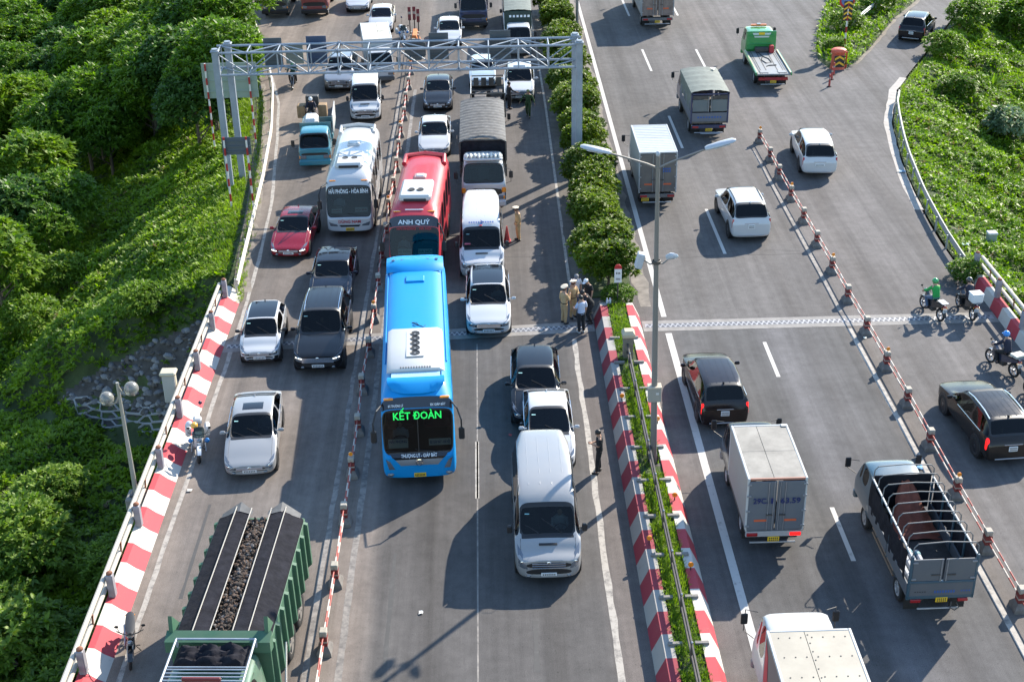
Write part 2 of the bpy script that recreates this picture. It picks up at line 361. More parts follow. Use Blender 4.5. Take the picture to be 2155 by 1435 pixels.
strip('road_divider_line', [(-5.5, 0), (-5.45, 84)], .17, WP2, wob=.35); strip('road_divider_line', [(-4.55, 0), (-4.55, 84)], .2, WP2, wob=.2)
strip('road_lane_line', [(-.69, 10), (-.69, 49)], .05, WP2); strip('road_lane_dash', [(-.7, 37.9), (-.7, 41.5)], .14, WP)
strip('road_shoulder_line', [(3.25, 0), (3.25, 49.2)], .2, WP, wob=.3); strip('road_shoulder_line', [(3.38, 51), (3.5, 80), (3.4, 104)], .13, WP)
strip('road_edge_line', [(7.13, 0), (7.13, 49.5)], .26, WP3); strip('road_edge_line', [(7.13, 51), (7.16, 80), (7.2, 125)], .22, WP3)
for a, c in ((22.2, 25.1), (33.9, 36.8), (45.6, 48.5), (57.3, 62.8), (71.8, 77.5), (86.8, 92.0), (101.2, 106.5)): strip('road_lane_dash', [(10.87 if a < 50 else 10.72, a), (10.87 if a < 50 else 10.68, c)], .15, WP3)
for a, c in ((86.5, 91.7), (101, 106.4)): strip('road_lane_dash', [(14.32, a), (14.33, c)], .15, WP3)
strip('road_divider_line', [(14.58, 0), (14.55, 49.5)], .2, WP); strip('road_divider_line', [(14.55, 51), (14.6, 60), (14.52, 71)], .17, WP2)
strip('road_gutter', [(edge_r(v) - .02, v) for v in (62, 66.7, 69.6, 72.5, 75.2, 78.5, 81.5, 84)], .45, mat('pale_gutter', (.36, .33, .30), .85, ns=2, na=.25), .006, wob=.15)
for pts in ([(7.4, 57.1), (9, 57.0), (10.2, 57.15)], [(11.2, 57.2), (12.6, 57.05), (14.3, 57.1)], [(12.6, 57.6), (14.2, 57.45)], [(.3, 57.6), (1.6, 57.55), (2.6, 57.65)]): strip('road_crack', pts, .03, mat('crack_filler', (.03, .03, .03), .8), .003)
for u, a, c, w_ in ((.95, 29.3, 31.5, .16), (1.05, 26, 29, .1), (-3.3, 27, 35, .12), (-9.6, 33, 38, .1)): strip('tyre_mark', [(u, a), (u + .03, c)], w_, worn_paint('tyre_mark_dark', (.06, .058, .056), .42, (.09, .087, .084)), .003, wob=.3)
# expansion joint of the bridge
for nm, u0, u1, f in (('left', -10.95, 4.15, lambda u: 49.35 + .066 * (u + 10.8)), ('right', 6.15, 20.8, lambda u: 50.2)):
    b = MB(); b.loft([[(u, f(u) - .5, .006), (u, f(u) + .45, .006)] for u in np.linspace(u0, u1, 12)], 0, False, False); tag(b.build('expansion_joint', CONCJ, None, 0), kind='structure')
    b = MB(); b.loft([[(u, f(u) - .17, .010), (u, f(u) + .17, .010)] for u in np.linspace(u0 + .1, u1 - .1, 12)], 0, False, False); tag(b.build('joint_plate', mat('joint_steel', (.30, .30, .31), .5, .2, ns=2, na=.2), None, 0), kind='structure')
    b = MB(); n = int((u1 - u0 - .3) / .21)
    for k in range(n):
        u = u0 + .2 + .21 * k; v = f(u); b.add([(u - .075, v - .15, .014), (u + .075, v - .15, .014), (u + .03, v + .01, .014), (u - .03, v + .01, .014)], [(0, 1, 2, 3)]); u += .105; b.add([(u - .075, v + .15, .014), (u + .075, v + .15, .014), (u + .03, v - .01, .014), (u - .03, v - .01, .014)], [(3, 2, 1, 0)])
    tag(b.build('joint_teeth', mat('joint_gap', (.085, .09, .11), .7), None, 0), kind='stuff')
# bridge deck under the carriageways, and the land around
b = MB(); b.box((4.75, 4.5, -.75), (33.2, 90, 1.4)); tag(b.build('bridge_deck', CONC, None, 0), kind='structure')
SOIL = mat('soil', (.040, .060, .018), .95, ns=1.2, na=.5, bs=5, bd=.6)
def smooth(a, b_, x): t = max(0, min(1, (x - a) / (b_ - a))); return t * t * (3 - 2 * t)
def zl(u, v):
    e = edge_l(max(v, 54)) - .45; d = max(0, e - u)
    top = max(-5.6, -.52 * max(0, d - .9)); z = top - 1.15 * max(0, 56.2 - v)
    base = -6.2 - .9 * smooth(50, 40, v) if v < 56.2 else -5.6
    z = max(base, z)
    return z + (.35 * math.sin(u * .7 + v * .31) * math.cos(v * .53 - u * .2) * min(1, max(0, d - 1.5) / 4))
def zr(u, v):
    e = edge_r(max(v, 54)) + .5; d = max(0, u - e) if v > 53 else math.hypot(max(0, u - e), 53 - v)
    return max(-5.0, -.38 * max(0, d - .8)) + .3 * math.sin(u * .6 + v * .4) * min(1, d / 5)
def terrain(name, us, vs_, fn):
    b = MB(); nx = len(us)
    for v in vs_:
        for u in us: b.v.append((*fn(u, v),))
    b.f = [(j * nx + i, j * nx + i + 1, (j + 1) * nx + i + 1, (j + 1) * nx + i) for j in range(len(vs_) - 1) for i in range(nx - 1)]; b.m = [0] * len(b.f)
    return tag(b.build(name, SOIL, None, 80), kind='structure')
ts = [0, .3, .6, .9, 1.3, 1.8, 2.4, 3, 4, 5, 6, 7, 8, 9, 10, 12, 14, 16, 18, 20, 23, 26, 30, 35, 40, 50, 60, 80]
vv = list(np.arange(-20, 160, 1.5))
def pl(t_, v):
    e = edge_l(max(v, 54)) - .3; u = e - t_; z = zl(u, v); return (u, v, z - (.03 if t_ == 0 else 0))
def pr(t_, v):
    e = edge_r(max(v, 54)) + .3; u = e + t_; return (u, v, zr(u, v) - (.03 if t_ == 0 else 0))
terrain('slope', ts, vv, pl); terrain('slope', ts, vv, pr)
b = MB(); b.box((0, 100, -8.2), (3000, 3000, .2)); tag(b.build('ground', mat('far_ground', (.05, .07, .03), .95, ns=.05, na=.4), None, 0), kind='structure')
# wing wall beside the abutment
b = MB(); b.box((-11.75, 51.9, -2.9), (.4, 4.6, 5.7), 0, .02); tag(b.build('wall', CONC, None, 0), kind='structure')
# grassy island between carriageway and slip road
ISL = [(22.3, 86.1), (22.0, 88.5), (22.6, 92), (23.8, 96.5), (26.5, 104.8), (30, 116), (41, 116), (33.1, 104.1), (29.8, 98.6), (26.2, 91.2), (24.3, 87.8), (23.3, 86.2)]
b = MB(); n = len(ISL); cu, cv = sum(p[0] for p in ISL) / n, sum(p[1] for p in ISL) / n
b.v = [(u, v, 0) for u, v in ISL] + [(u + (cu - u) * .06, v + (cv - v) * .04, .16) for u, v in ISL]
b.f = [(i, (i + 1) % n, n + (i + 1) % n, n + i) for i in range(n)] + [tuple(range(n, 2 * n))]; b.m = [0] * len(b.f); tag(b.build('traffic_island', SOIL, None, 0), kind='structure')
strip('road_verge', [(22.2, 86.2), (24.15, 87.4), (26.3, 91.2), (29.9, 98.6), (33.2, 104)], .3, mat('sandy_dirt', (.20, .172, .142), .95, ns=2, na=.35), .006, wob=.5)
strip('road_verge', [(edge_l(v) + .12, v) for v in (54.5, 57, 61, 65, 70, 75, 80, 86)], .5, mat('sandy_dirt', (.20, .172, .142), .95, ns=2, na=.35), .006, wob=.5)
strip('road_verge', [(3.95, 53), (3.75, 60), (3.9, 70), (3.9, 100)], .5, mat('shade_dirt', (.11, .10, .085), .95, ns=2, na=.35), .006, wob=.4)  # dirt colour darkened for the shade beside the hedge
strip('road_verge', [(6.5, 52), (6.55, 64), (6.6, 80), (6.7, 110)], .6, mat('median_dirt', (.20, .175, .15), .95, ns=2, na=.35), .005, wob=.4)
b = MB(); b.box((5.1, 83, .03), (1.9, 60, .08)); tag(b.build('median_soil', SOIL, None, 0), kind='structure')

# ------------------------------------------------------------------ red and white concrete walls
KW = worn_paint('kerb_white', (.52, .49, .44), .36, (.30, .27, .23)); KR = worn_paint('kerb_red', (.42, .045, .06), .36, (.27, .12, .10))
KR2 = worn_paint('kerb_red_shaded', (.25, .022, .038), .36, (.20, .09, .08)); KW2 = worn_paint('kerb_white_shaded', (.30, .285, .265), .38, (.24, .22, .20))  # kerb paints darkened for dirt and for the left median wall's shaded face
def painted_wall(name, label, u0, v0, v1, prof, off, cols, step=1.0):
    """concrete wall painted in bands one metre long; prof gives (across, z)"""
    root = thing(name, label, 'wall', (u0, v0, 0)); k = 0; v = v0; cache = {}
    while v < v1 - .01:
        e = min(v1, v + step); key = (k % 2, round(e - v, 3))
        if key in cache: o = bpy.data.objects.new('painted_band', cache[key]); COL.objects.link(o); o.parent = root; CHILDREN.setdefault(root.name, []).append(o)
        else:
            b = MB(); b.prism(prof, 0, e - v, 'Y'); o = b.build('painted_band', cols[k % 2], root, 0); cache[key] = o.data
        o.location = (0, v - v0, 0); v = e; k += 1
    return root
painted_wall('parapet', 'left bridge parapet painted in red and white bands under the railing', -10.97, 21.4, 54.4, [(0, 0), (-.25, .15), (-.50, .37), (-.68, .40), (-.68, -1.3), (0, -1.3)], 0, (KW, KR))
painted_wall('parapet', 'right bridge parapet painted red and white at the right edge', 20.82, 26.0, 54.0, [(0, 0), (.12, .5), (.40, .52), (.40, -1.3), (0, -1.3)], 0, (KR, KW))
painted_wall('median_wall', 'median kerb wall on the left of the grass strip, red and white darkened for shade and dirt', 4.19, 20.0, 51.3, [(0, 0), (.26, .60), (.56, .60), (.58, .0)], 0, (KR2, KW2))
painted_wall('median_wall', 'median kerb wall on the right of the grass strip, facing the far carriageway', 6.10, 20.0, 51.2, [(0, 0), (-.29, .60), (-.57, .60), (-.59, 0)], 0, (KR, KW))
b = MB(); b.box((5.145, 35.6, .27), (.75, 31.2, .54)); tag(b.build('median_soil', SOIL, None, 0), kind='structure')
def median_stubs():
    for i in range(13):
        for u, nm in ((4.78, 0), (5.52, 1)):
            v = 23.4 + 2.05 * i
            t = thing('kerb_clamp', ORD[i] + ' concrete stub from the bottom edge on the ' + ('left' if nm == 0 else 'right') + ' median wall', 'concrete stub', (u, v, .58), group='concrete stubs on the ' + ('left' if nm == 0 else 'right') + ' median wall')
            MB().box((0, 0, .045), (.40, .13, .10), 0, .015).build('stub', mat('stub_concrete', (.22, .205, .19), .85, ns=4, na=.3), t)
median_stubs()
RN = [0]
def reflector(u, v, z, lab):
    RN[0] += 1; lab = ORD[(RN[0] - 1) % 3] + ' orange reflector from the pillar on the ' + ('left' if u < 5 else 'right') + ' median wall'
    t = thing('reflector_post', lab, 'reflector', (u, v, z), group='orange reflectors on the median walls'); MB().cyl((0, 0, 0), (0, 0, .14), .02, n=6).build('stem', DARKMETAL, t); MB().lathe([(.01, -.02), (.085, -.02), (.085, .02), (.01, .02)], (0, 0, .2), 'Y', 12).build('lens', AMBER, t)
for u, v in ((4.6, 43.1), (4.6, 34.3), (4.6, 27), (5.7, 41.4), (5.68, 36.6), (5.68, 32.9)): reflector(u, v, .60, 'small orange reflector on top of a median wall')

# bridge railings: box posts with rusty caps and two pipes
RUST = mat('rust', (.22, .085, .045), .8, ns=6, na=.4); POSTP = mat('post_grey_paint', (.26, .26, .30), .55, dust=.3); PIPE = mat('cream_pipe', (.50, .45, .38), .5, dust=.2)
def railing(name, label, u, vs_, zb, side):
    rt = thing(name, label, 'railing', (u, vs_[0], 0))
    for i, v in enumerate(vs_):
        y = v - vs_[0]
        p = MB().box((0, y, zb + .38), (.20, .24, .8), 0, .02).build('post', POSTP, rt); MB().ell((0, y, zb + .80), (.1, .1, .07), 10, 6).build('post_cap', RUST, p)
        if i + 1 < len(vs_):
            y2 = vs_[i + 1] - vs_[0]
            for z in (zb + .62, zb + .26): MB().tube([(side * .19, y - .05, z), (side * .19, y2 - .05, z)], .075, 8).build('pipe_rail', PIPE, rt)
            for z in (zb + .26,): MB().cyl((side * .15, (y + y2) / 2, z - .1), (side * .1, (y + y2) / 2, z + .36), .03, n=6).build('pipe_joint', RUST, rt)
LP = [22.6, 26.0, 29.41, 32.79, 36.37, 39.79, 43.19, 46.8, 50.2, 53.33]
railing('bridge_railing', 'left bridge railing with two cream pipes and rusty capped posts', -11.5, LP, .38, -1)
railing('bridge_railing', 'right bridge railing above the red and white parapet at the right edge', 21.08, [27, 30, 33, 36, 39, 42, 45, 48.1, 51.04, 53.83], .5, 1)
rt = thing('median_railing', 'dark steel railing along the grass median below the beige pillar', 'railing', (5.12, 20.5, .12))
for i in range(13):
    y = 2.08 * i; bx('post', (0, y, .72), (.07, .09, .75), DARKMETAL, rt, .01); MB().ell((0, y, 1.15), (.035, .035, .03), 8, 5).build('post_cap', GALV, rt)
for z, h_ in ((1.05, .12), (.72, .09)): bx('rail', (0, 12.9, z), (.06, 26.4, h_), DARKMETAL, rt, .012)

# ------------------------------------------------------------------ lane dividers: concrete posts and striped pipes
def stripes(key, a, b_, step):
    m = bpy.data.materials.new(key); m.use_nodes = True; t = m.node_tree; p = t.nodes['Principled BSDF']; N, L = t.nodes.new, t.links.new
    tc = N('ShaderNodeTexCoord'); s = N('ShaderNodeSeparateXYZ'); L(tc.outputs['Object'], s.inputs[0]); d = N('ShaderNodeMath'); d.operation = 'MULTIPLY'; d.inputs[1].default_value = 1 / step; L(s.outputs['Y'], d.inputs[0])
    f = N('ShaderNodeMath'); f.operation = 'FRACT'; L(d.outputs[0], f.inputs[0]); g = N('ShaderNodeMath'); g.operation = 'GREATER_THAN'; g.inputs[1].default_value = .5; L(f.outputs[0], g.inputs[0])
    x = N('ShaderNodeMix'); x.data_type = 'RGBA'; x.inputs['A'].default_value = (*a, 1); x.inputs['B'].default_value = (*b_, 1); L(g.outputs[0], x.inputs['Factor']); L(x.outputs['Result'], p.inputs['Base Color']); p.inputs['Roughness'].default_value = .55
    return m
PIPES = stripes('striped_pipe_paint', (.52, .46, .40), (.34, .06, .045), 1.0); BASEM = mat('divider_concrete', (.17, .155, .14), .85, ns=4, na=.35); POSTR = mat('divider_red', (.20, .032, .028), .75, ns=5, na=.4); POSTW = mat('divider_white', (.35, .315, .26), .75, ns=5, na=.25); ORNG = mat('divider_orange', (.62, .20, .06), .6, ns=5, na=.25)
def divider(label, group, spots, refl, lean=0):
    proto = None
    for i, (u, v) in enumerate(spots):
        if proto is None or i == len(spots) - 1:
            t = thing('barrier_post', ORD[i] + label, 'barrier post', (u, v, 0), group=group)
            b = MB(); b.loft([[(sx * w_, sy * d_, z) for sx, sy in ((-1, -1), (1, -1), (1, 1), (-1, 1))] for w_, d_, z in ((.21, .27, 0), (.20, .26, .12), (.11, .14, .28))]); b.build('base', BASEM, t)
            b = MB(); b.loft([[(sx * .105, sy * .13, z) for sx, sy in ((-1, -1), (1, -1), (1, 1), (-1, 1))] for z in (.28, .6)]); b.build('post', POSTR, t, 0)
            for z in (.42,): bx('white_band', (0, 0, z), (.216, .266, .05), POSTW, t, .004)
            bx('cap', (0, 0, .69), (.215, .265, .18), POSTW, t, .02)
            if i < len(spots) - 1:
                for z in (.62, .38):
                    b = MB(); b.tube([(.0, .0, z), (.0, 3.0, z)], .025, 8); b.build('striped_rail', PIPES, t)
            if proto is None: proto = t
        else:
            t = copy_tree(proto); t.location = (u, v, 0); t['label'] = ORD[i] + label
        if i < len(spots) - 1:
            du, dv = spots[i + 1][0] - u, spots[i + 1][1] - v; t.rotation_euler = (0, 0, math.atan2(-du, dv))
            L_ = math.hypot(du, dv)
            for c in CHILDREN[t.name]:
                if c.name.startswith('striped_rail'): c.scale = (1, L_ / 3.0, 1)
        if refl(i):
            b = MB(); b.lathe([(.008, -.02), (.075, -.02), (.075, .02), (.008, .02)], (0, -.02, .89), 'Y', 10); b.cyl((0, 0, .8), (0, 0, .85), .02, n=6); b.build('reflector', AMBER, t)
rr = random.Random(4)
RS = [(15.08 + rr.uniform(-.03, .03), v) for v in (25.4, 28.4, 31.4, 34.25, 37.2, 40.25, 43.15, 46.0, 49.0, 52.0, 54.95, 57.9, 60.75, 63.7, 66.7, 69.4, 72.4)]
divider(' striped divider post on the far carriageway, counted from the bottom edge', 'posts of the right hand lane divider', RS, lambda i: i % 3 == 1)
LS = [(-5.0 + rr.uniform(-.05, .05), v) for v in (21.5, 24.5, 27.4, 30.42, 33.5, 36.7, 39.5, 42.3, 45.3, 48.3, 51.35, 54.4, 57.3, 60.2, 63.3, 66.3, 69.3, 72.25, 75.0, 78.05, 81.0, 84.2, 87.5, 90.4, 93.3)]
divider(' striped divider post beside the coaches, counted from the bottom edge', 'posts of the left hand lane divider', LS, lambda i: i % 4 == 2)

# ------------------------------------------------------------------ stones and concrete lattice at the foot of the abutment
def slope_at(px, py, fn=zl, lift=0):
    p = at(px, py, -3)
    for _ in range(12): p = at(px, py, .5 * p.z + .5 * (fn(p.x, p.y) + lift))
    return p
def inside(poly, x, y):
    c = False; n = len(poly)
    for i in range(n):
        (x1, y1), (x2, y2) = poly[i], poly[i - 1]
        if (y1 > y) != (y2 > y) and x < (x2 - x1) * (y - y1) / (y2 - y1) + x1: c = not c
    return c
STONES = [(475, 678), (452, 700), (436, 800), (405, 870), (330, 880), (200, 850), (125, 850), (135, 820), (185, 790), (250, 755), (330, 715), (420, 672)]
LATT = [(130, 850), (190, 842), (330, 868), (405, 862), (385, 892), (330, 905), (255, 912), (185, 895)]
rt = thing('stone_revetment', 'grey stone pitching with concrete lattice below the bridge end, in shade', 'stone slope', tuple(slope_at(320, 800)))
base = rt.location.copy(); rr = random.Random(9)
SM = [mat('stone_grey', (.12, .12, .125), .85, ns=5, na=.35), mat('stone_pale', (.20, .20, .20), .85, ns=5, na=.3), mat('stone_brown', (.08, .072, .065), .9, ns=5, na=.4)]
b = MB(); ok = {}
for px in range(112, 490, 9):
    for py in range(664, 916, 7):
        if all(inside(STONES, px + a, py + c) or inside(LATT, px + a, py + c) for a, c in ((0, 0), (9, 0), (9, 7), (0, 7))):
            f = []
            for a, c in ((0, 0), (9, 0), (9, 7), (0, 7)):
                k = (px + a, py + c)
                if k not in ok: ok[k] = len(b.v); b.v.append(tuple(slope_at(*k) - base + Vector((0, 0, .03))))
                f.append(ok[k])
            b.f.append(tuple(f)); b.m.append(0)
b.build('mortar_bed', mat('old_mortar', (.055, .052, .05), .95, ns=2.5, na=.5, bs=6, bd=.5), rt, 60)
protos = []
for k in range(9):
    b = MB(); r = random.Random(k); vs = []
    b.ell((0, 0, 0), (1, .75, .5), 8, 5); b.v = [(x * r.uniform(.8, 1.15), y * r.uniform(.8, 1.15), z * r.uniform(.8, 1.1)) for x, y, z in b.v]; protos.append(b.mesh('stone', SM[k % 3], 40))
n = 0; spots = []
while n < 280:
    px, py = rr.uniform(120, 480), rr.uniform(670, 900)
    if not inside(STONES, px, py): continue
    p = slope_at(px, py); s = rr.uniform(.10, .26) * (1.5 if rr.random() < .08 else 1)
    o = link('stone', protos[rr.randrange(9)], rt); o.location = p - base + Vector((0, 0, -s * .12)); o.rotation_euler = (rr.uniform(-.4, .4), rr.uniform(-.4, .4), rr.uniform(0, 6)); o.scale = (s, s, s); n += 1
LAT = mat('lattice_concrete', (.26, .265, .27), .85, ns=3, na=.2)
hx = lambda px, py: slope_at(px + 5 * math.sin(py * .7 + px * .13), py + 3 * math.sin(px * .31)) - base + Vector((0, 0, .07))
for j in range(5):
    for i in range(18):
        px, py = 120 + i * 27, 846 + j * 17 + (8.5 if i % 2 else 0)
        if not inside(LATT, px, py): continue
        q = [hx(px + 18 * cx_ * .98, py + 8.5 * cy_ * .98) for cx_, cy_ in ((1, 0), (.5, 1), (-.5, 1), (-1, 0), (-.5, -1), (.5, -1))]
        MB().tube(q, .06, 5, closed=True).build('lattice_cell', LAT, rt)

# ------------------------------------------------------------------ sign gantry
def on_v(px, py, v):
    """the point of the cross-section at distance v seen at a pixel"""
    d = CX * ((px - 1077.5) / FPX) + CD * ((py - 717.5) / FPX) + CF; t = v / d.y; return Vector((d.x * t, v, CAM_H + d.z * t))
GF, GBK = 67.3, 68.7
tl, tr = on_v(455, 117, GF), on_v(1218, 91, GF); ztop = (tl.z + tr.z) / 2; uL, uR = tl.x, tr.x; zbot = ztop - 1.12
rt = thing('sign_gantry', 'galvanised lattice gantry spanning the queue on twin columns', 'gantry', (uL, GF, 0)); D = GBK - GF; W_ = uR - uL; n = 12
NODES = [W_ * i / n for i in range(n + 1)]
for y in (0, D):
    for z in (ztop, zbot):
        for a, c in ((0, 4), (4, 8), (8, 12)): MB().cyl((NODES[a] - (.2 if a == 0 else 0), y, z), (NODES[c] + (.2 if c == 12 else 0), y, z), .062, n=10).build('chord', GALV, rt)
for a in (4, 8):
    for y in (0, D):
        for z in (ztop, zbot):
            for dx in (-.05, .05): MB().cyl((NODES[a] + dx - .02, y, z), (NODES[a] + dx + .02, y, z), .13, n=12).build('flange', GALV, rt)
for i, x in enumerate(NODES):
    for y in (0, D): MB().cyl((x, y, zbot), (x, y, ztop), .034, n=8).build('strut', GALV, rt)
    for z in (zbot, ztop): MB().cyl((x, 0, z), (x, D, z), .034, n=8).build('strut', GALV, rt)
    if i < n:
        x2 = NODES[i + 1]; f = i % 2
        for y in (0, D): MB().cyl((x, y, zbot if f else ztop), (x2, y, ztop if f else zbot), .032, n=8).build('brace', GALV, rt)
        for z in (zbot, ztop): MB().cyl((x, 0 if f else D, z), (x2, D if f else 0, z), .036, n=8).build('brace', GALV, rt)
for x, y, zb in ((-.05, .0, -1.2), (.35, D, -1.2), (W_ + .03, 0, 0), (W_ - .1, D, 0)):
    bx('column', (x, y, (zb + ztop + .1) / 2), (.32, .30, ztop + .1 - zb), GALV, rt, .03); bx('column_cap', (x, y, ztop + .12), (.42, .4, .08), GALV, rt, .02)
    MB().cyl((x, y, ztop + .16), (x, y, ztop + .24), .16, n=12).build('cap_disc', GALV, rt)
def board(label, x0, y0, x1, y1, v, m_, ribs=True, shape=None, name='sign_board', thick=.05, group=None):
    a, c = on_v(x0, y0, v), on_v(x1, y1, v); w_, h_ = abs(c.x - a.x), abs(a.z - c.z)
    t = thing(name, label, 'road sign', ((a.x + c.x) / 2, v, min(a.z, c.z)), group=group)
    if shape == 'oct':
        k = .24; pr_ = [(-w_ / 2, h_ * k), (-w_ / 2 + w_ * k, 0), (w_ / 2 - w_ * k, 0), (w_ / 2, h_ * k), (w_ / 2, h_ * (1 - k)), (w_ / 2 - w_ * k, h_), (-w_ / 2 + w_ * k, h_), (-w_ / 2, h_ * (1 - k))]
        b = MB(); b.prism(pr_, -thick / 2, thick / 2, 'Y'); b.build('panel', m_, t)
    else:
        bx('panel', (0, 0, h_ / 2), (w_, thick, h_), m_, t, .01)
    if ribs:
        for z in (.2, .5, .8): bx('stiffener', (0, -.05, h_ * z), (w_ * .96, .05, .06), m_, t, .006)
    return t, w_, h_
BK = mat('board_back_dark', (.045, .065, .085), .45, .2, dust=.12); BKB = mat('board_back_blue', (.022, .05, .115), .45, .2, dust=.08); BKG = mat('board_back_green', (.22, .29, .25), .5, dust=.15); BKS = mat('board_back_slate', (.07, .095, .125), .45, .2, dust=.12)
board('dark board back at the left end of the gantry', 553, 81, 597, 137, 68.95, BK); board('blue board back on the gantry above the grey pickup', 643, 77, 690, 133, 68.95, BKB)
board('small grey mesh board between the dark and the blue board of the gantry', 599, 92, 640, 134, 69.0, mat('board_mesh', (.16, .19, .18), .6, dust=.2)); board('eight sided dark board back in the middle of the gantry', 850, 83, 897, 127, 68.95, BK, shape='oct')
board('dark rectangular board back beside the eight sided one on the gantry', 902, 70, 945, 125, 68.95, BK); board('dark board back over the lane by the hedge at the right of the gantry', 1030, 65, 1075, 122, 68.95, BK)
SP = stripes('striped_pole_paint', (.62, .60, .56), (.33, .02, .02), .8)
def pole_obj(t, x, z0, z1, r=.05):
    """striped pole, its own local y axis runs up so that the bands follow it"""
    o = MB().cyl((0, 0, 0), (0, z1 - z0, 0), r, n=10).build('striped_pole', SP, t); o.rotation_euler = (PI / 2, 0, 0); o.location = (x, -.12, z0); return o
t, w_, h_ = board('slate grey road sign back on two striped poles at the guardrail', 465, 290, 530, 325, 64.6, BKS)
for x in (-w_ / 2 + .1 * w_, w_ / 2 - .13 * w_): pole_obj(t, x, -4.4 if x < 0 else -3.6, h_ + .05)
t, w_, h_ = board('large pale green road sign back on three striped poles behind the gantry columns', 422, 134, 545, 205, 74.5, BKG)
for x in (-w_ * .42, .0, w_ * .36): pole_obj(t, x, -3.6, h_ + .02)
t, w_, h_ = board('dark road sign back on two striped poles at the top left roadside', 488, 8, 520, 42, 97.0, BK)
for x in (-w_ * .4, w_ * .42): pole_obj(t, x, -3.0, h_ + .05)

# ------------------------------------------------------------------ guardrails
WHT_R = mat('guardrail_cream', (.58, .54, .46), .6, dust=.3, ns=2); GR_R = mat('guardrail_galv', (.36, .38, .37), .5, .3, dust=.3)
def guardrail(label, pts, m_, z=.72, h_=.31, step=2.2):
    P_ = [at(x, y, z) for x, y in pts]; d = [0]
    for a, c in zip(P_, P_[1:]): d.append(d[-1] + (c - a).length)
    rt = thing('guardrail', label, 'guardrail', (P_[0].x, P_[0].y, 0)); o0 = Vector((P_[0].x, P_[0].y, 0))
    S = lambda s: Vector(tuple(float(np.interp(s, d, [p[k] for p in P_])) for k in range(3))) - o0
    s = 0
    while s < d[-1] - .5:
        e = min(d[-1], s + 4.4); rings = []
        for q in np.linspace(s, e, 4):
            p, p2 = S(q), S(min(d[-1], q + .3)) if q + .3 < d[-1] else S(q) + (S(q) - S(q - .3)); a = (p2 - p).normalized(); nn = Vector((a.y, -a.x, 0))
            rings.append([tuple(p + nn * w_ + Vector((0, 0, zz))) for w_, zz in ((0, h_ / 2), (.07, h_ * .28), (.07, h_ * .14), (.01, 0), (.07, -h_ * .14), (.07, -h_ * .28), (0, -h_ / 2), (-.025, -h_ / 2), (-.025, h_ / 2))])
        MB().loft(rings).build('beam', m_, rt); s = e
    for q in np.arange(.3, d[-1], step):
        p = S(q); a = (S(min(q + .3, d[-1])) - S(q - .3)).normalized(); nn = Vector((a.y, -a.x, 0))
        MB().cyl(p - nn * .1 + Vector((0, 0, -1.4)), p - nn * .1 + Vector((0, 0, .08)), .05, n=8).build('post', m_, rt)
guardrail('cream guardrail along the left shoulder from the top edge to the bridge', [(518, 0), (535, 45), (552, 90), (566, 140), (574, 185), (571, 270), (553, 370), (529, 470), (507, 560), (499, 596)][::-1], WHT_R)
guardrail('grey guardrail along the outside of the slip road bend', [(2030, 545), (1989, 483), (1946, 404), (1913, 324), (1901, 284), (1892, 240), (1888, 213), (1892, 194)], GR_R, z=.55)
guardrail('grey guardrail across the grassy island', [(1792, 49), (1815, 30), (1852, 0), (1875, -22)], GR_R, z=.8)

# ------------------------------------------------------------------ lamps, boxes, signs
LG = mat('lamp_pole_grey', (.19, .185, .18), .5, .3, dust=.2); LHEAD = mat('lamp_head_white', (.42, .46, .52), .4, dust=.12); LENS = mat('lamp_lens', (.45, .5, .55), .15)
def street_lamp(label, u, v, zb, H_, base=True):
    t = thing('street_lamp', label, 'street lamp', (u, v, zb))
    MB().tube([(0, 0, 0), (0, 0, H_ * .5), (0, 0, H_)], [.115, .09, .055], 12).build('pole', LG, t)
    if base:
        bx('base_plate', (0, 0, .03), (.5, .5, .06), DARKMETAL, t, .01)
        for a in range(4): b = MB(); b.prism([(.1, .05), (.24, .05), (.1, .45)], -.012, .012, 'Y'); o = b.build('gusset', DARKMETAL, t); o.rotation_euler = (0, 0, a * PI / 2)
    MB().ell((0, 0, H_ + .08), (.07, .07, .09), 10, 6).build('finial', LHEAD, t)
    for s in (-1, 1):
        MB().tube([(0, 0, H_ - .38), (s * .35, 0, H_ - .22), (s * 1.05, 0, H_ + .03), (s * 1.43, 0, H_ + .155)], [.04, .036, .032, .03], 8).build('arm', LG, t)
        b = MB(); R_ = Matrix.Rotation(-s * .26, 3, 'Y'); rings = []
        for k, (x, w_, h_) in enumerate(((0, .08, .06), (.08, .13, .09), (.5, .15, .10), (.85, .135, .09), (.95, .06, .04))):
            rings.append([tuple(Vector((s * 1.42, 0, H_ + .17)) + R_ @ Vector((s * x, w_ * math.cos(a), h_ * math.sin(a) * (1 if math.sin(a) > 0 else .5)))) for a in [q * PI / 6 for q in range(12)]])
        b.loft(rings); o = b.build('lamp_head', LHEAD, t, 50)
        MB().box(tuple(Vector((s * 1.42, 0, H_ + .17)) + R_ @ Vector((s * .5, 0, -.05))), (.5, .2, .03), 0, .01, R=R_).build('lens', LENS, o)
    return t
t = street_lamp('tall double armed street lamp with grey box on the grass median', 5.27, 38.96, .48, 10.95); t.rotation_euler = (0, -.017, 0)
b = MB(); b.box((0, -.02, 2.75), (.42, .30, .52), 0, .02); o = b.build('control_box', mat('box_grey', (.27, .27, .25), .55, dust=.2), t); bx('box_roof', (0, -.02, 3.03), (.46, .34, .05), mat('box_beige', (.45, .38, .29), .6), o, .01)
bx('box_label', (.08, -.18, 2.82), (.1, .01, .08), mat('label_grey', (.5, .5, .5), .6), o, .002)
for s in (-1, 1): MB().tube([(0, 0, 7.45), (s * .2, 0, 7.4), (s * .38, 0, 7.55)], .025, 6).build('bracket', LG, t)
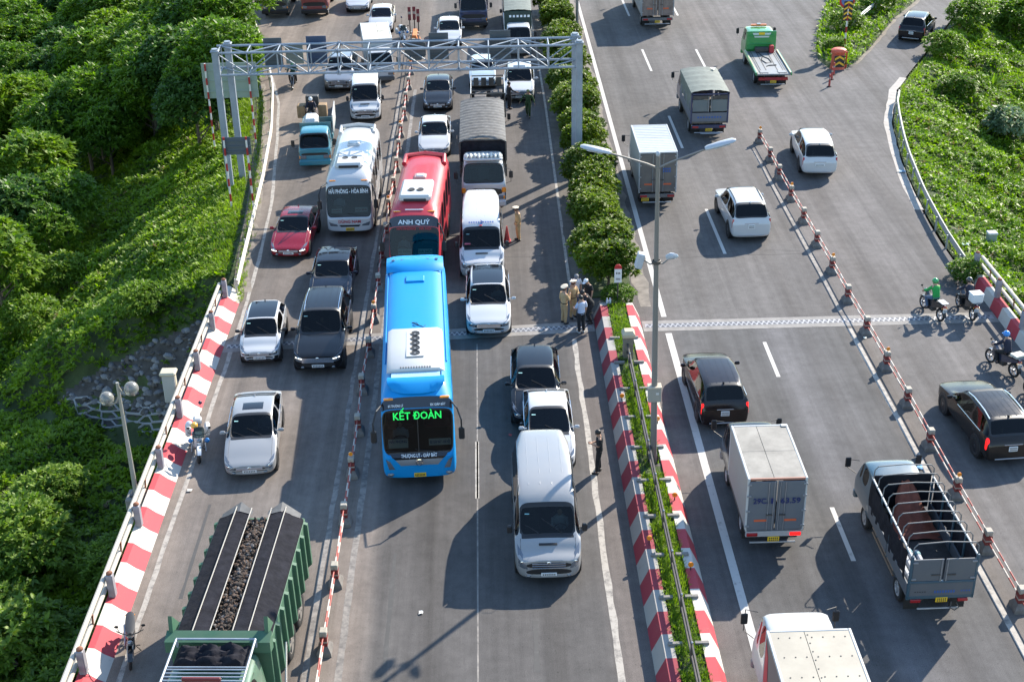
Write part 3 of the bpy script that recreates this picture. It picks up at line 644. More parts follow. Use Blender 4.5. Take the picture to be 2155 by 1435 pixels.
MB().lathe([(.12, -.06), (.14, -.05), (.14, .05), (.12, .06)], (0, 0, 7.47), 'Z', 12).build('clamp', DARKMETAL, t)
b = MB(); b.box((-.52, 0, 7.55), (.22, .3, .5), 0, .03, R=Matrix.Rotation(.25, 3, 'Y')); b.build('antenna_panel', LHEAD, t)
b = MB(); b.tube([(.36, .06, 7.58), (.46, -.02, 7.66), (.56, -.12, 7.70)], [.10, .11, .09], 10); b.build('camera', LHEAD, t); MB().ell((.6, -.16, 7.71), (.07, .05, .07), 8, 6).build('camera_lens', LENS, t)
street_lamp('far street lamp pole in the hedge behind the gantry', 6.4, 94.8, .1, 10.5, False)
# lamp with two globes on the left parapet
t = thing('globe_lamp', 'old lamp post with two frosted globes outside the left bridge railing', 'street lamp', (-12.12, 38.55, -.35))
bx('bracket_box', (0, 0, .1), (.62, .7, .75), mat('old_concrete', (.20, .19, .17), .85, ns=3, na=.3), t, .04); bx('foot_plate', (0, 0, .5), (.36, .36, .05), DARKMETAL, t, .01)
MB().tube([(0, 0, .5), (0, 0, 2.2), (0, 0, 4.75)], [.085, .07, .05], 12).build('pole', mat('old_pole', (.36, .35, .31), .5, .3, dust=.3), t)
GL = mat('frosted_globe', (.42, .41, .38), .25); GL.node_tree.nodes['Principled BSDF'].inputs['Transmission Weight'].default_value = .55
for s, dz in ((-1, 4.05), (1, 4.4)):
    MB().tube([(0, 0, dz + .25), (s * .12, 0, dz - .02), (s * .32, 0, dz - .12), (s * .5, 0, dz - .12)], .03, 8).build('arm', mat('old_pole', (.36, .35, .31), .5, .3, dust=.3), t)
    g = MB().ell((s * .42, 0, dz + .12), (.235, .235, .235), 20, 14).build('globe', GL, t); MB().cyl((s * .42, 0, dz - .1), (s * .42, 0, dz + .1), .05, n=8).build('bulb', mat('bulb', (.8, .8, .76), .4), g)
# beige cabinet by the left railing
BEI = mat('cabinet_beige', (.52, .46, .33), .55, dust=.2); t = thing('roadside_cabinet', 'beige cabinet on a post outside the left bridge railing', 'cabinet', (-12.05, 44.5, -.6))
bx('cabinet', (0, 0, 1.5), (.46, .4, 1.15), mat('cabinet_side', (.38, .38, .36), .55, dust=.2), t, .03); bx('lid', (0, 0, 2.12), (.6, .52, .14), BEI, t, .05); bx('leg', (0, 0, .5), (.12, .12, 1.0), DARKMETAL, t, .01); bx('door_strip', (.235, 0, 1.5), (.02, .2, 1.0), BEI, t, .005)
# beige pillar at the end of the median railing
t = thing('concrete_pillar', 'beige concrete pillar with chamfered cap on the grass median', 'pillar', (5.16, 46.55, .46)); bx('shaft', (0, 0, .48), (.38, .36, 1.0), mat('pillar_shaft', (.23, .20, .15), .8, ns=3, na=.25), t, .02)
b = MB(); b.loft([[(sx * w_, sy * w_, z) for sx, sy in ((-1, -1), (1, -1), (1, 1), (-1, 1))] for w_, z in ((.2, .98), (.245, 1.02), (.245, 1.14), (.15, 1.26))]); b.build('cap', mat('pillar_cap', (.52, .43, .29), .75, ns=3, na=.15), t, 0)
# small box right of the slip road
p = slope_at(2083, 522, zr); t = thing('cable_box', 'small pale box with white lid in the weeds beyond the slip road', 'cabinet', tuple(p)); bx('box_body', (0, 0, .35), (.4, .36, .75), mat('cabinet_green', (.24, .30, .27), .6, dust=.2), t, .02); bx('lid', (0, 0, .77), (.46, .42, .1), WHITE, t, .03)
# kilometre sign by the hedge
t = thing('kilometre_sign', 'white kilometre sign with red top on a thin pole in front of the hedge', 'road sign', (5.2, 51.3, .1)); MB().cyl((0, 0, 0), (0, 0, 1.5), .03, n=8).build('pole', DARKMETAL, t)
o = bx('plate', (0, -.03, 1.72), (.3, .03, .62), mat('sign_white', (.72, .72, .70), .5), t, .005); b = MB(); b.prism([(-.15, 2.03), (.15, 2.03), (.15, 2.1), (.11, 2.19), (.04, 2.23), (-.04, 2.23), (-.11, 2.19), (-.15, 2.1)], -.045, -.015, 'Y'); b.build('red_top', mat('sign_red', (.45, .02, .025), .5), o)
marks(o, (0, -.047, 1.84), .2, .12, INK, 3, (0, -1, 0)); marks(o, (0, -.047, 1.58), .2, .12, INK, 4, (0, -1, 0))
# island: keep-left sign with chevrons, striped barrel, short posts
SR = mat('sign_red', (.45, .02, .025), .5); SY = mat('chevron_amber', (.75, .42, .03), .5); SB = mat('chevron_black', (.02, .02, .025), .5)
def chevrons(t, w_, h_, z0, y, n):
    o = bx('chevron_board', (0, y, z0 + h_ / 2), (w_, .04, h_), SB, t, .005)
    for k in range(n):
        z = z0 + h_ * (k + .15) / n; d = h_ / n * .5; b = MB(); b.prism([(-w_ * .46, z), (0, z + d), (w_ * .46, z), (w_ * .46, z + d * .75), (0, z + d * 1.75), (-w_ * .46, z + d * .75)], y - .035, y - .022, 'Y'); b.build('chevron', SY, o)
t = thing('chevron_sign', 'round red rimmed sign above black and amber chevrons on the island', 'road sign', (24.1, 90.2, .15)); o = pole_obj(t, 0, 0, 3.2, .06)
chevrons(t, .6, 1.3, 2.0, -.14, 4); b = MB(); b.lathe([(.01, -.03), (.52, -.03), (.52, .03), (.01, .03)], (-.12, -.1, 3.35), 'Y', 24); o = b.build('sign_disc', SR, t); b = MB(); b.lathe([(.01, -.012), (.38, -.012), (.38, .0), (.01, .0)], (-.12, -.135, 3.35), 'Y', 24); b.build('disc_face', mat('sign_blue', (.10, .16, .36), .5), o)
t = thing('water_barrier', 'orange red traffic barrel with chevron front at the island tip', 'traffic barrel', (22.75, 86.35, .0)); b = MB(); b.loft([[(w_ * math.cos(a), w_ * .75 * math.sin(a), z) for a in [q * PI / 8 for q in range(16)]] for w_, z in ((.5, 0), (.46, .15), (.42, 1.0), (.50, 1.05), (.50, 1.25), (.36, 1.34))]); b.build('barrel', mat('barrel_orange', (.62, .10, .05), .5, dust=.15), t, 50); chevrons(t, .66, .75, .2, -.38, 2); bx('side_post', (.55, .0, .55), (.08, .08, 1.1), SR, t, .01)
for i, (x, y) in enumerate(((1745, 183), (1750, 168), (1754, 158))):
    p = at(x, y); t = thing('bollard', ('nearest', 'middle', 'farthest')[i] + ' red flexible bollard in front of the orange barrel', 'bollard', tuple(p), group='red bollards at the island tip'); MB().tube([(0, 0, 0), (0, 0, .8)], [.07, .05], 10).build('post', mat('bollard_red', (.40, .06, .05), .6), t); MB().cyl((0, 0, 0), (0, 0, .05), .14, n=12).build('foot', BLACK, t); MB().cyl((0, 0, .5), (0, 0, .6), .062, n=10).build('white_band', POSTW, t)
# sign at the head of the left divider
t = thing('divider_sign', 'dark red striped marker boards at the head of the left divider', 'road sign', (-5.15, 97.6, 0)); 
for x, y, h_ in ((-.28, 0, 1.9), (.05, .1, 1.9), (.32, .2, 1.7)):
    p = bx('marker_board', (x, y, h_ - .45), (.22, .05, .95), mat('marker_dark_red', (.16, .02, .025), .6), t, .01); bx('white_band', (x, y - .03, h_ - .4), (.2, .02, .18), POSTW, p, .004); MB().cyl((x, y, 0), (x, y, h_ - .8), .04, n=8).build('leg', DARKMETAL, t)
t = thing('triangle_base', 'orange and white striped wedge barrier behind the marker boards', 'barrier', (-5.0, 95.4, 0)); b = MB(); b.prism([(-.35, 0), (.35, 0), (.12, .7), (-.12, .7)], -.9, .9, 'Y'); b.build('wedge', ORNG, t, 0)
for k in range(2): bx('white_band', (0, -.3 + .7 * k, .36), (.62, .22, .5), POSTW, t, .02)
# traffic cone near the policeman
t = thing('traffic_cone', 'red traffic cone beside the white minibus', 'traffic cone', (.74, 59.4, 0)); bx('cone_base', (0, 0, .025), (.38, .38, .05), mat('cone_red', (.42, .05, .05), .6), t, .01); MB().tube([(0, 0, .05), (0, 0, .78)], [.15, .03], 14).build('cone_body', mat('cone_red', (.42, .05, .05), .6), t)
for z in (.3, .5): MB().tube([(0, 0, z), (0, 0, z + .1)], [.153 - z * .16, .140 - z * .165], 14).build('white_band', POSTW, t)
# fallen striped pole far left, litter on the road
p = at(12, 1362, -6.6); t = thing('fallen_pole', 'red and white pole lying in the bushes at the lower left', 'pole', tuple(p)); o = MB().cyl((0, -1.4, 0), (0, .6, 0), .06, n=8).build('pole_body', SP, t); o.rotation_euler = (0, .2, -1.2)
for i, (x, y, w_, c, lb) in enumerate(((399, 1033, .16, (.6, .58, .52), 'white scrap of paper near the parapet and the motorcycle'), (1074, 917, .12, (.4, .08, .08), 'red scrap beside the black crossover'), (886, 1290, .12, (.6, .6, .58), 'white scrap on the empty lane at the bottom'), (1820, 712, .14, (.75, .72, .6), 'pale cup beside the right divider'), (1898, 363, .35, (.25, .42, .55), 'blue plastic bag in the gutter of the slip road'), (2032, 517, .3, (.35, .55, .55), 'pale blue bag in the weeds beyond the slip road'), (1790, 122, .4, (.45, .62, .52), 'pale green bag on the island by the barrel'), (1936, 985, .22, (.15, .35, .6), 'blue scrap beside the right divider near the stake truck'))):
    p = at(x, y); t = thing('litter', lb, 'litter', tuple(p)); b = MB(); r = random.Random(i); b.loft([[(w_ * (k - 1.5) / 3 * r.uniform(.7, 1.2), w_ * (j - 1.5) / 3 * r.uniform(.7, 1.2), .02 + r.uniform(0, w_ * .35)) for k in range(4)] for j in range(4)], 0, False, False); b.build('scrap', mat('scrap_%d' % i, c, .7), t, 60)

# ------------------------------------------------------------------ leaves
def leaf_material(key, dark, light, trans, rough=.5):
    m = bpy.data.materials.new(key); m.use_nodes = True; t = m.node_tree; b = t.nodes['Principled BSDF']; N, L = t.nodes.new, t.links.new; out = t.nodes['Material Output']
    g = N('ShaderNodeNewGeometry'); oi = N('ShaderNodeObjectInfo'); nz = N('ShaderNodeTexNoise'); nz.inputs['Scale'].default_value = .35; nz.inputs['Detail'].default_value = 3; L(g.outputs['Position'], nz.inputs['Vector'])
    a = N('ShaderNodeMath'); a.operation = 'MULTIPLY_ADD'; L(g.outputs['Random Per Island'], a.inputs[0]); a.inputs[1].default_value = .55; 
    r = N('ShaderNodeMapRange'); r.inputs[1].default_value = .35; r.inputs[2].default_value = .65; r.inputs[3].default_value = -.08; r.inputs[4].default_value = .55; L(nz.outputs['Fac'], r.inputs[0]); L(r.outputs[0], a.inputs[2])
    rp = ramp_nodes(t, [(0, dark), (.5, tuple((x + y) / 2 for x, y in zip(dark, light))), (1, light)]); L(a.outputs[0], rp.inputs[0]); L(rp.outputs[0], b.inputs['Base Color']); b.inputs['Roughness'].default_value = rough; b.inputs['Specular IOR Level'].default_value = .35
    tr = N('ShaderNodeBsdfTranslucent'); hs = N('ShaderNodeMix'); hs.data_type = 'RGBA'; hs.blend_type = 'MULTIPLY'; hs.inputs['Factor'].default_value = 1; L(rp.outputs[0], hs.inputs['A']); hs.inputs['B'].default_value = (*trans, 1); L(hs.outputs['Result'], tr.inputs[0])
    mx = N('ShaderNodeMixShader'); mx.inputs[0].default_value = .38; L(b.outputs[0], mx.inputs[1]); L(tr.outputs[0], mx.inputs[2]); L(mx.outputs[0], out.inputs[0]); return m
LEAF_T = leaf_material('tree_leaves', (.045, .11, .010), (.155, .26, .016), (1.5, 1.8, .5)); LEAF_G = leaf_material('ground_leaves', (.070, .145, .009), (.22, .33, .016), (1.6, 1.8, .35)); LEAF_H = leaf_material('hedge_leaves', (.040, .085, .008), (.17, .235, .014), (1.6, 1.7, .4), .5); GRASS = leaf_material('grass_blades', (.085, .165, .010), (.25, .345, .025), (1.5, 1.7, .4)); LEAF_Y = leaf_material('young_leaves', (.06, .13, .012), (.19, .29, .03), (1.5, 1.7, .5))
LEAF_T2 = leaf_material('light_tree_leaves', (.06, .13, .012), (.19, .29, .02), (1.5, 1.7, .4)); LEAF_T3 = leaf_material('dark_tree_leaves', (.03, .075, .016), (.09, .18, .03), (1.4, 1.6, .6)); DRY = leaf_material('dry_stalks', (.10, .085, .04), (.26, .21, .10), (1.2, 1.1, .7))
LEAF_P = leaf_material('pale_leaves', (.10, .17, .08), (.30, .36, .22), (1.2, 1.4, .8)); BARK = mat('bark', (.10, .08, .06), .9, ns=6, na=.35)
def leaves(P, D, S, Lg, Wd, droop):
    """one folded diamond of two quads' area per leaf; P base points, D along, S across"""
    tip = P + D * Lg[:, None]; tip[:, 2] -= droop * Lg; mid = P + D * (Lg * .48)[:, None]; mid[:, 2] -= droop * Lg * .16
    a, c = mid + S * (Wd / 2)[:, None], mid - S * (Wd / 2)[:, None]
    return np.stack([P, a, tip, c], 1).reshape(-1, 3)
def quads(name, V, m_, parent=None):
    n = len(V) // 4; me = bpy.data.meshes.new(name); me.vertices.add(len(V)); me.vertices.foreach_set('co', V.astype(np.float32).ravel()); me.loops.add(4 * n); me.loops.foreach_set('vertex_index', np.arange(4 * n, dtype=np.int32)); me.polygons.add(n); me.polygons.foreach_set('loop_start', np.arange(0, 4 * n, 4, dtype=np.int32)); me.polygons.foreach_set('loop_total', np.full(n, 4, np.int32)); me.materials.append(m_); me.update(calc_edges=True); return link(name, me, parent)
def tufts(T, s, k, el=(-.15, 1.1), wd=.36, up=None, droop=(.1, .55)):
    """k leaves around every tip T, s long"""
    M = len(T); az = rng.uniform(0, 2 * PI, (M, k)); e = rng.uniform(el[0], el[1], (M, k)); D = np.stack([np.cos(e) * np.cos(az), np.cos(e) * np.sin(az), np.sin(e)], -1)
    if up is not None: D = D + up[:, None, :] * .55; D /= np.linalg.norm(D, axis=-1, keepdims=True)
    S = np.stack([-np.sin(az), np.cos(az), rng.uniform(-.5, .5, (M, k))], -1); S -= D * (S * D).sum(-1, keepdims=True); S /= np.linalg.norm(S, axis=-1, keepdims=True)
    Lg = np.repeat(s, k) * rng.uniform(.55, 1.1, M * k); P = np.repeat(T, k, 0) + rng.normal(0, .05, (M * k, 3)) * np.repeat(s, k)[:, None]
    return leaves(P, D.reshape(-1, 3), S.reshape(-1, 3), Lg, Lg * wd, rng.uniform(droop[0], droop[1], M * k))
def crown_verts(R, H_, tips, size, k, lumps=7, seed=0, wd=.36, fill=.35):
    r = np.random.default_rng(seed); lc = r.normal(0, 1, (lumps, 3)); lc /= np.linalg.norm(lc, axis=1, keepdims=True); lc[:, 2] = np.abs(lc[:, 2]) * .9
    d = r.normal(0, 1, (tips, 3)); d /= np.linalg.norm(d, axis=1, keepdims=True); d[:, 2] = np.where(d[:, 2] < -.35, -d[:, 2], d[:, 2])
    bump = .72 + .34 * np.exp(-((1 - d @ lc.T) * 5)).sum(1).clip(0, 1) + r.uniform(-.1, .1, tips)
    rad = np.where(r.random(tips) < fill, r.uniform(.45, .95, tips), 1.0) * bump
    T = d * rad[:, None] * np.array([R, R, H_ / 2]); n = d * np.array([1, 1, .9]) + np.array([0, 0, .35]); n /= np.linalg.norm(n, axis=1, keepdims=True)
    return tufts(T, np.full(tips, size) * r.uniform(.75, 1.25, tips), k, (-.5, .9), wd, n)
def plant_proto(name, R, H_, tips, size, k, m_, seed, trunk_h=0, wd=.36, crown_name='crown', lumps=7):
    V = crown_verts(R, H_, tips, size, k, lumps, seed, wd); V[:, 2] += trunk_h + H_ / 2
    me = quads(crown_name, V, m_); mesh = me.data; bpy.data.objects.remove(me)
    b = MB(); r = random.Random(seed); top = trunk_h + H_ * .45
    b.tube([(0, 0, -.3), (.05, .02, top * .5), (.0, .08, top)], [.13 * R / 2, .1 * R / 2, .04 * R / 2], 7)
    for q in range(5):
        a = q * 1.3 + r.uniform(0, .6); z0 = top * r.uniform(.35, .8); b.tube([(.02, .02, z0), (R * .35 * math.cos(a), R * .35 * math.sin(a), z0 + H_ * .16), (R * .7 * math.cos(a), R * .7 * math.sin(a), z0 + H_ * .34)], [.05 * R / 2, .035 * R / 2, .012], 5)
    return mesh, b.mesh('trunk', BARK)
def put_plant(name, label, cat, group, proto, p, s=1., rz=0., parts=('crown', 'trunk')):
    t = thing(name, label, cat, tuple(p), rz, group); t.scale = (s, s, s * 1.0); link(parts[0], proto[0], t); link(parts[1], proto[1], t); return t
TREES = [plant_proto('tree', 2.3, 4.2, 620, .44, 13, (LEAF_T, LEAF_T2, LEAF_T, LEAF_T3)[i], 20 + i, 1.6, (.30, .36, .28, .42)[i]) for i in range(4)]
BUSHY = [plant_proto('bush', 1.6, 2.2, 420, .31, 12, LEAF_Y, 40 + i, .0, .36) for i in range(3)]
rr = random.Random(21)
tree_px = []
for j, y in enumerate((-30, 10, 52, 98, 148, 200, 252)):
    for x in range(-30, 520, 66):
        X = x + (33 if j % 2 else 0) + rr.uniform(-14, 14); Y = y + rr.uniform(-12, 12)
        if X > 500 - max(0, Y - 20) * .32: continue
        if Y > 215 and X > 230: continue
        tree_px.append((X, Y, rr.uniform(.85, 1.15), '%s tree from the left in the %s row of the thicket from the top edge' % (ORD[sum(1 for q in tree_px if q[4] == j)], ORD[j]), j))
tree_px += [(a, c, d, ORD[i] + ' tree of the clump at the left edge below the thicket', 99) for i, (a, c, d) in enumerate(((60, 345, 1.15), (120, 400, .9), (20, 430, 1.0), (95, 470, .7), (-20, 520, 1)))]
for i, (x, y, s, lb, _j) in enumerate(tree_px):
    p = at(x, y, -1.0); z = zl(p.x, p.y); q = at(x, y, z + 3.9 * s); z = zl(q.x, q.y)
    put_plant('tree', lb, 'tree', 'trees of the thicket at the upper left', TREES[i % 4], (q.x, q.y, z - .6), s, rr.uniform(0, 6))
for i, (x, y, s, lb) in enumerate(((45, 1110, 1.25, 'bright yellow green bush at the left edge below the bridge'), (15, 1330, 1.2, 'bright green bush in the lower left corner'), (120, 560, .9, 'low leafy bush in the middle of the left slope'), (60, 660, .9, 'low leafy bush at the left edge of the slope'), (300, 640, .7, 'low bush above the stone pitching'))):
    p = at(x, y, -4.5); z = zl(p.x, p.y); q = at(x, y, z + 1.4 * s); put_plant('bush', lb, 'bush', None, BUSHY[i % 3], (q.x, q.y, zl(q.x, q.y) - .2), s, i)
for i, (x, y) in enumerate(sorted([(rr.uniform(-40, 260), rr.uniform(940, 1440)) for _ in range(14)], key=lambda q: -q[1])):
    p = at(x, y, -5); z = zl(p.x, p.y); put_plant('bush', ORD[i] + ' dark bush from the bottom edge in the shade of the bridge', 'bush', 'dark bushes in the shade of the bridge', BUSHY[i % 3], (p.x, p.y, z - .3), rr.uniform(.7, 1.1), i)
# hedge of round glossy shrubs on the upper median
HEDGE = [plant_proto('shrub', 1.28, 2.3, 640, .21, 13, LEAF_H, 60 + i, .15, .5, 'foliage', 5) for i in range(3)]
hi = -1
for i, v in enumerate((53.5, 55.2, 56.9, 58.6, 60.2, 61.8, 63.4, 65.0, 69.9, 71.5, 75.2, 77.0, 78.8, 80.6, 83.4, 86.5, 89.0, 92.0, 95.2, 98, 101, 104)):
    hi += 1; put_plant('hedge_shrub', ORD[hi] + ' glossy shrub of the median hedge counted from the kilometre sign', 'shrub', 'shrubs of the median hedge', HEDGE[i % 3], (5.05 + rr.uniform(-.15, .15), v, .05), rr.uniform(.93, 1.1), rr.uniform(0, 6), ('foliage', 'stems'))
put_plant('small_shrub', 'small sprawling leafy shrub at the foot of the kilometre sign', 'shrub', None, BUSHY[0], (5.3, 51.9, .1), .42, 1, ('foliage', 'stems'))
# shrubs beyond the slip road and on the island
for i, (x, y, s, lb, pr_) in enumerate(((2110, 290, .9, 'pale leaved shrub at the right edge beyond the slip road', 2), (2040, 60, 1.0, 'dark green shrub at the top right beyond the slip road', 0), (2140, 70, 1.2, 'large shrub in the top right corner', 1), (1985, 120, .8, 'shrub hanging over the slip road edge near the black crossover', 1), (2010, 205, .7, 'shrub in the middle of the right hand slope', 0), (2035, 590, .5, 'small bush at the end of the slip road guardrail', 0), (1780, 62, .7, 'bushy plant in the middle of the island', 1), (1850, 20, .8, 'bushy plant by the island guardrail', 0), (1755, 105, .45, 'small bushy plant behind the orange barrel', 2))):
    p = slope_at(x, y, zr) if x > 1900 else at(x, y, .2)
    if i == 0:
        pp = plant_proto('shrub', 1.4, 1.9, 220, .4, 10, LEAF_P, 90, 0, .5); put_plant('shrub', lb, 'shrub', None, pp, tuple(p), s)
    else: put_plant('shrub', lb, 'shrub', None, BUSHY[pr_], tuple(p + Vector((0, 0, -.2))), s, i)
p = slope_at(2085, 190, zr); t = thing('spiky_plant', 'plant with long arching strap leaves beyond the slip road', 'plant', tuple(p)); k = 90; az = rng.uniform(0, 6.28, k); e = rng.uniform(.3, 1.3, k); D = np.stack([np.cos(e) * np.cos(az), np.cos(e) * np.sin(az), np.sin(e)], -1); S = np.stack([-np.sin(az), np.cos(az), 0 * az], -1); quads('leaf_rosette', leaves(np.zeros((k, 3)), D, S, rng.uniform(1.0, 1.9, k), rng.uniform(.12, .2, k), rng.uniform(.1, .5, k)), LEAF_Y, t); MB().cyl((0, 0, -.2), (0, 0, .3), .1, n=8).build('stem', BARK, t)
# ground cover
from mathutils import noise as mnoise
def heave(u, v): return .05 + (1.0 * max(0, mnoise.noise(Vector((u * .45, v * .45, 3))) + .12) + .5 * max(0, mnoise.noise(Vector((u * 1.3, v * 1.3, 9))))) * rng.uniform(.55, 1)
def cover(name, label, n, sampler, size, k, m_, el=(-.1, 1.1), wd=.36):
    T = []; tries = 0
    while len(T) < n and tries < n * 12:
        tries += 1; q = sampler()
        if q is not None: T.append(q)
    T = np.array(T); o = quads(name, tufts(T, size * rng.uniform(.6, 1.35, len(T)), k, el, wd), m_); tag(o, label, 'ground cover', kind='stuff'); return o
def s_left():
    v = rng.uniform(26, 120); e = edge_l(max(v, 54)) - .55; t_ = 34 * rng.random() ** .8; u = e - t_ - (max(0, 53 - v) * 0)
    d = CX.z; p = Vector((u, v, zl(u, v)))
    r = p - Vector((0, 0, CAM_H)); Z = r.dot(CF); x, y = 1077.5 + FPX * r.dot(CX) / Z, 717.5 + FPX * r.dot(CD) / Z
    if not (-90 < x < 2240 and -90 < y < 1520): return None
    if inside(STONES, x, y) or inside(LATT, x, y):
        if rng.random() > .03: return None
    h = heave(u, v)
    return (u, v, p.z + h * min(1, t_ / 2.5))
cover('ground_cover', 'leafy creepers and weeds covering the left slope', 46000, s_left, .29, 9, LEAF_G, (-.05, 1.2), .38)
def s_right():
    v = rng.uniform(40, 112); t_ = 24 * rng.random() ** .8; u = edge_r(max(v, 54)) + .75 + t_; p = Vector((u, v, zr(u, v))); r = p - Vector((0, 0, CAM_H)); Z = r.dot(CF); x, y = 1077.5 + FPX * r.dot(CX) / Z, 717.5 + FPX * r.dot(CD) / Z
    if not (-90 < x < 2240 and -90 < y < 1520): return None
    return (u, v, p.z + heave(u, v) * min(1, (t_ + .3) / 2.5))
cover('ground_cover', 'leafy weeds covering the slope beyond the slip road', 20000, s_right, .28, 9, LEAF_G, (-.05, 1.2), .40)
cover('dry_weeds', 'withered brown weeds scattered on the left slope', 900, s_left, .30, 8, DRY, (.1, 1.4), .2); cover('dry_weeds', 'withered brown weeds scattered beyond the slip road', 700, s_right, .32, 8, DRY, (.1, 1.4), .2)
def s_isl():
    u, v = rng.uniform(22, 41), rng.uniform(86, 115); return (u, v, .18 + .2 * rng.random()) if inside(ISL, u, v) else None
cover('island_weeds', 'tall grassy weeds on the island', 1700, s_isl, .42, 9, LEAF_G, (.2, 1.4), .25)
def blades(name, label, n, sampler, h_, m_=GRASS, w_=.022, k=4):
    P = []; 
    while len(P) < n:
        q = sampler()
        if q is not None: P.append(q)
    P = np.repeat(np.array(P), k, 0); N_ = len(P); P[:, :2] += rng.normal(0, .03, (N_, 2)); az = rng.uniform(0, 2 * PI, N_); e = rng.uniform(.7, 1.5, N_); D = np.stack([np.cos(e) * np.cos(az), np.cos(e) * np.sin(az), np.sin(e)], -1); S = np.stack([-np.sin(az), np.cos(az), 0 * az], -1)
    tag(quads(name, leaves(P, D, S, h_ * rng.uniform(.5, 1.3, N_), np.full(N_, w_), rng.uniform(.1, .6, N_)), m_), label, 'grass', kind='stuff')
def s_med():
    v = rng.uniform(20, 51.2)
    if 45.6 < v < 47.0 and rng.random() < .9: return None
    if 38.2 < v < 39.6 and rng.random() < .85: return None
    if math.sin(v * 1.9) * math.sin(v * .7 + 1) < -.55 and rng.random() < .6: return None
    return (rng.uniform(4.80, 5.48) if rng.random() < .93 else rng.uniform(4.76, 5.52), v, .53)
blades('grass', 'bright green grass growing on the median strip', 5200, s_med, .25, k=5)
def s_sh():
    v = rng.uniform(53.5, 104); return (edge_l(v) - .05 + rng.normal(0, .12), v, .0)
blades('grass', 'dry grass tufts along the left guardrail', 1700, s_sh, .26, GRASS, .03, 4)
def s_sl():
    v = rng.uniform(56.5, 96); e = edge_l(v); u = e - .6 - abs(rng.normal(0, 3.0)); return (u, v, zl(u, v))
blades('grass', 'bright smooth grass on the upper part of the left slope', 15000, s_sl, .36, GRASS, .035, 5)
def s_sh2():
    v = rng.uniform(54.2, 88); return (edge_r(v) + .45 + abs(rng.normal(0, .2)), v, .0)
blades('grass', 'grass fringe along the slip road kerb', 1300, s_sh2, .3, GRASS, .035, 4)
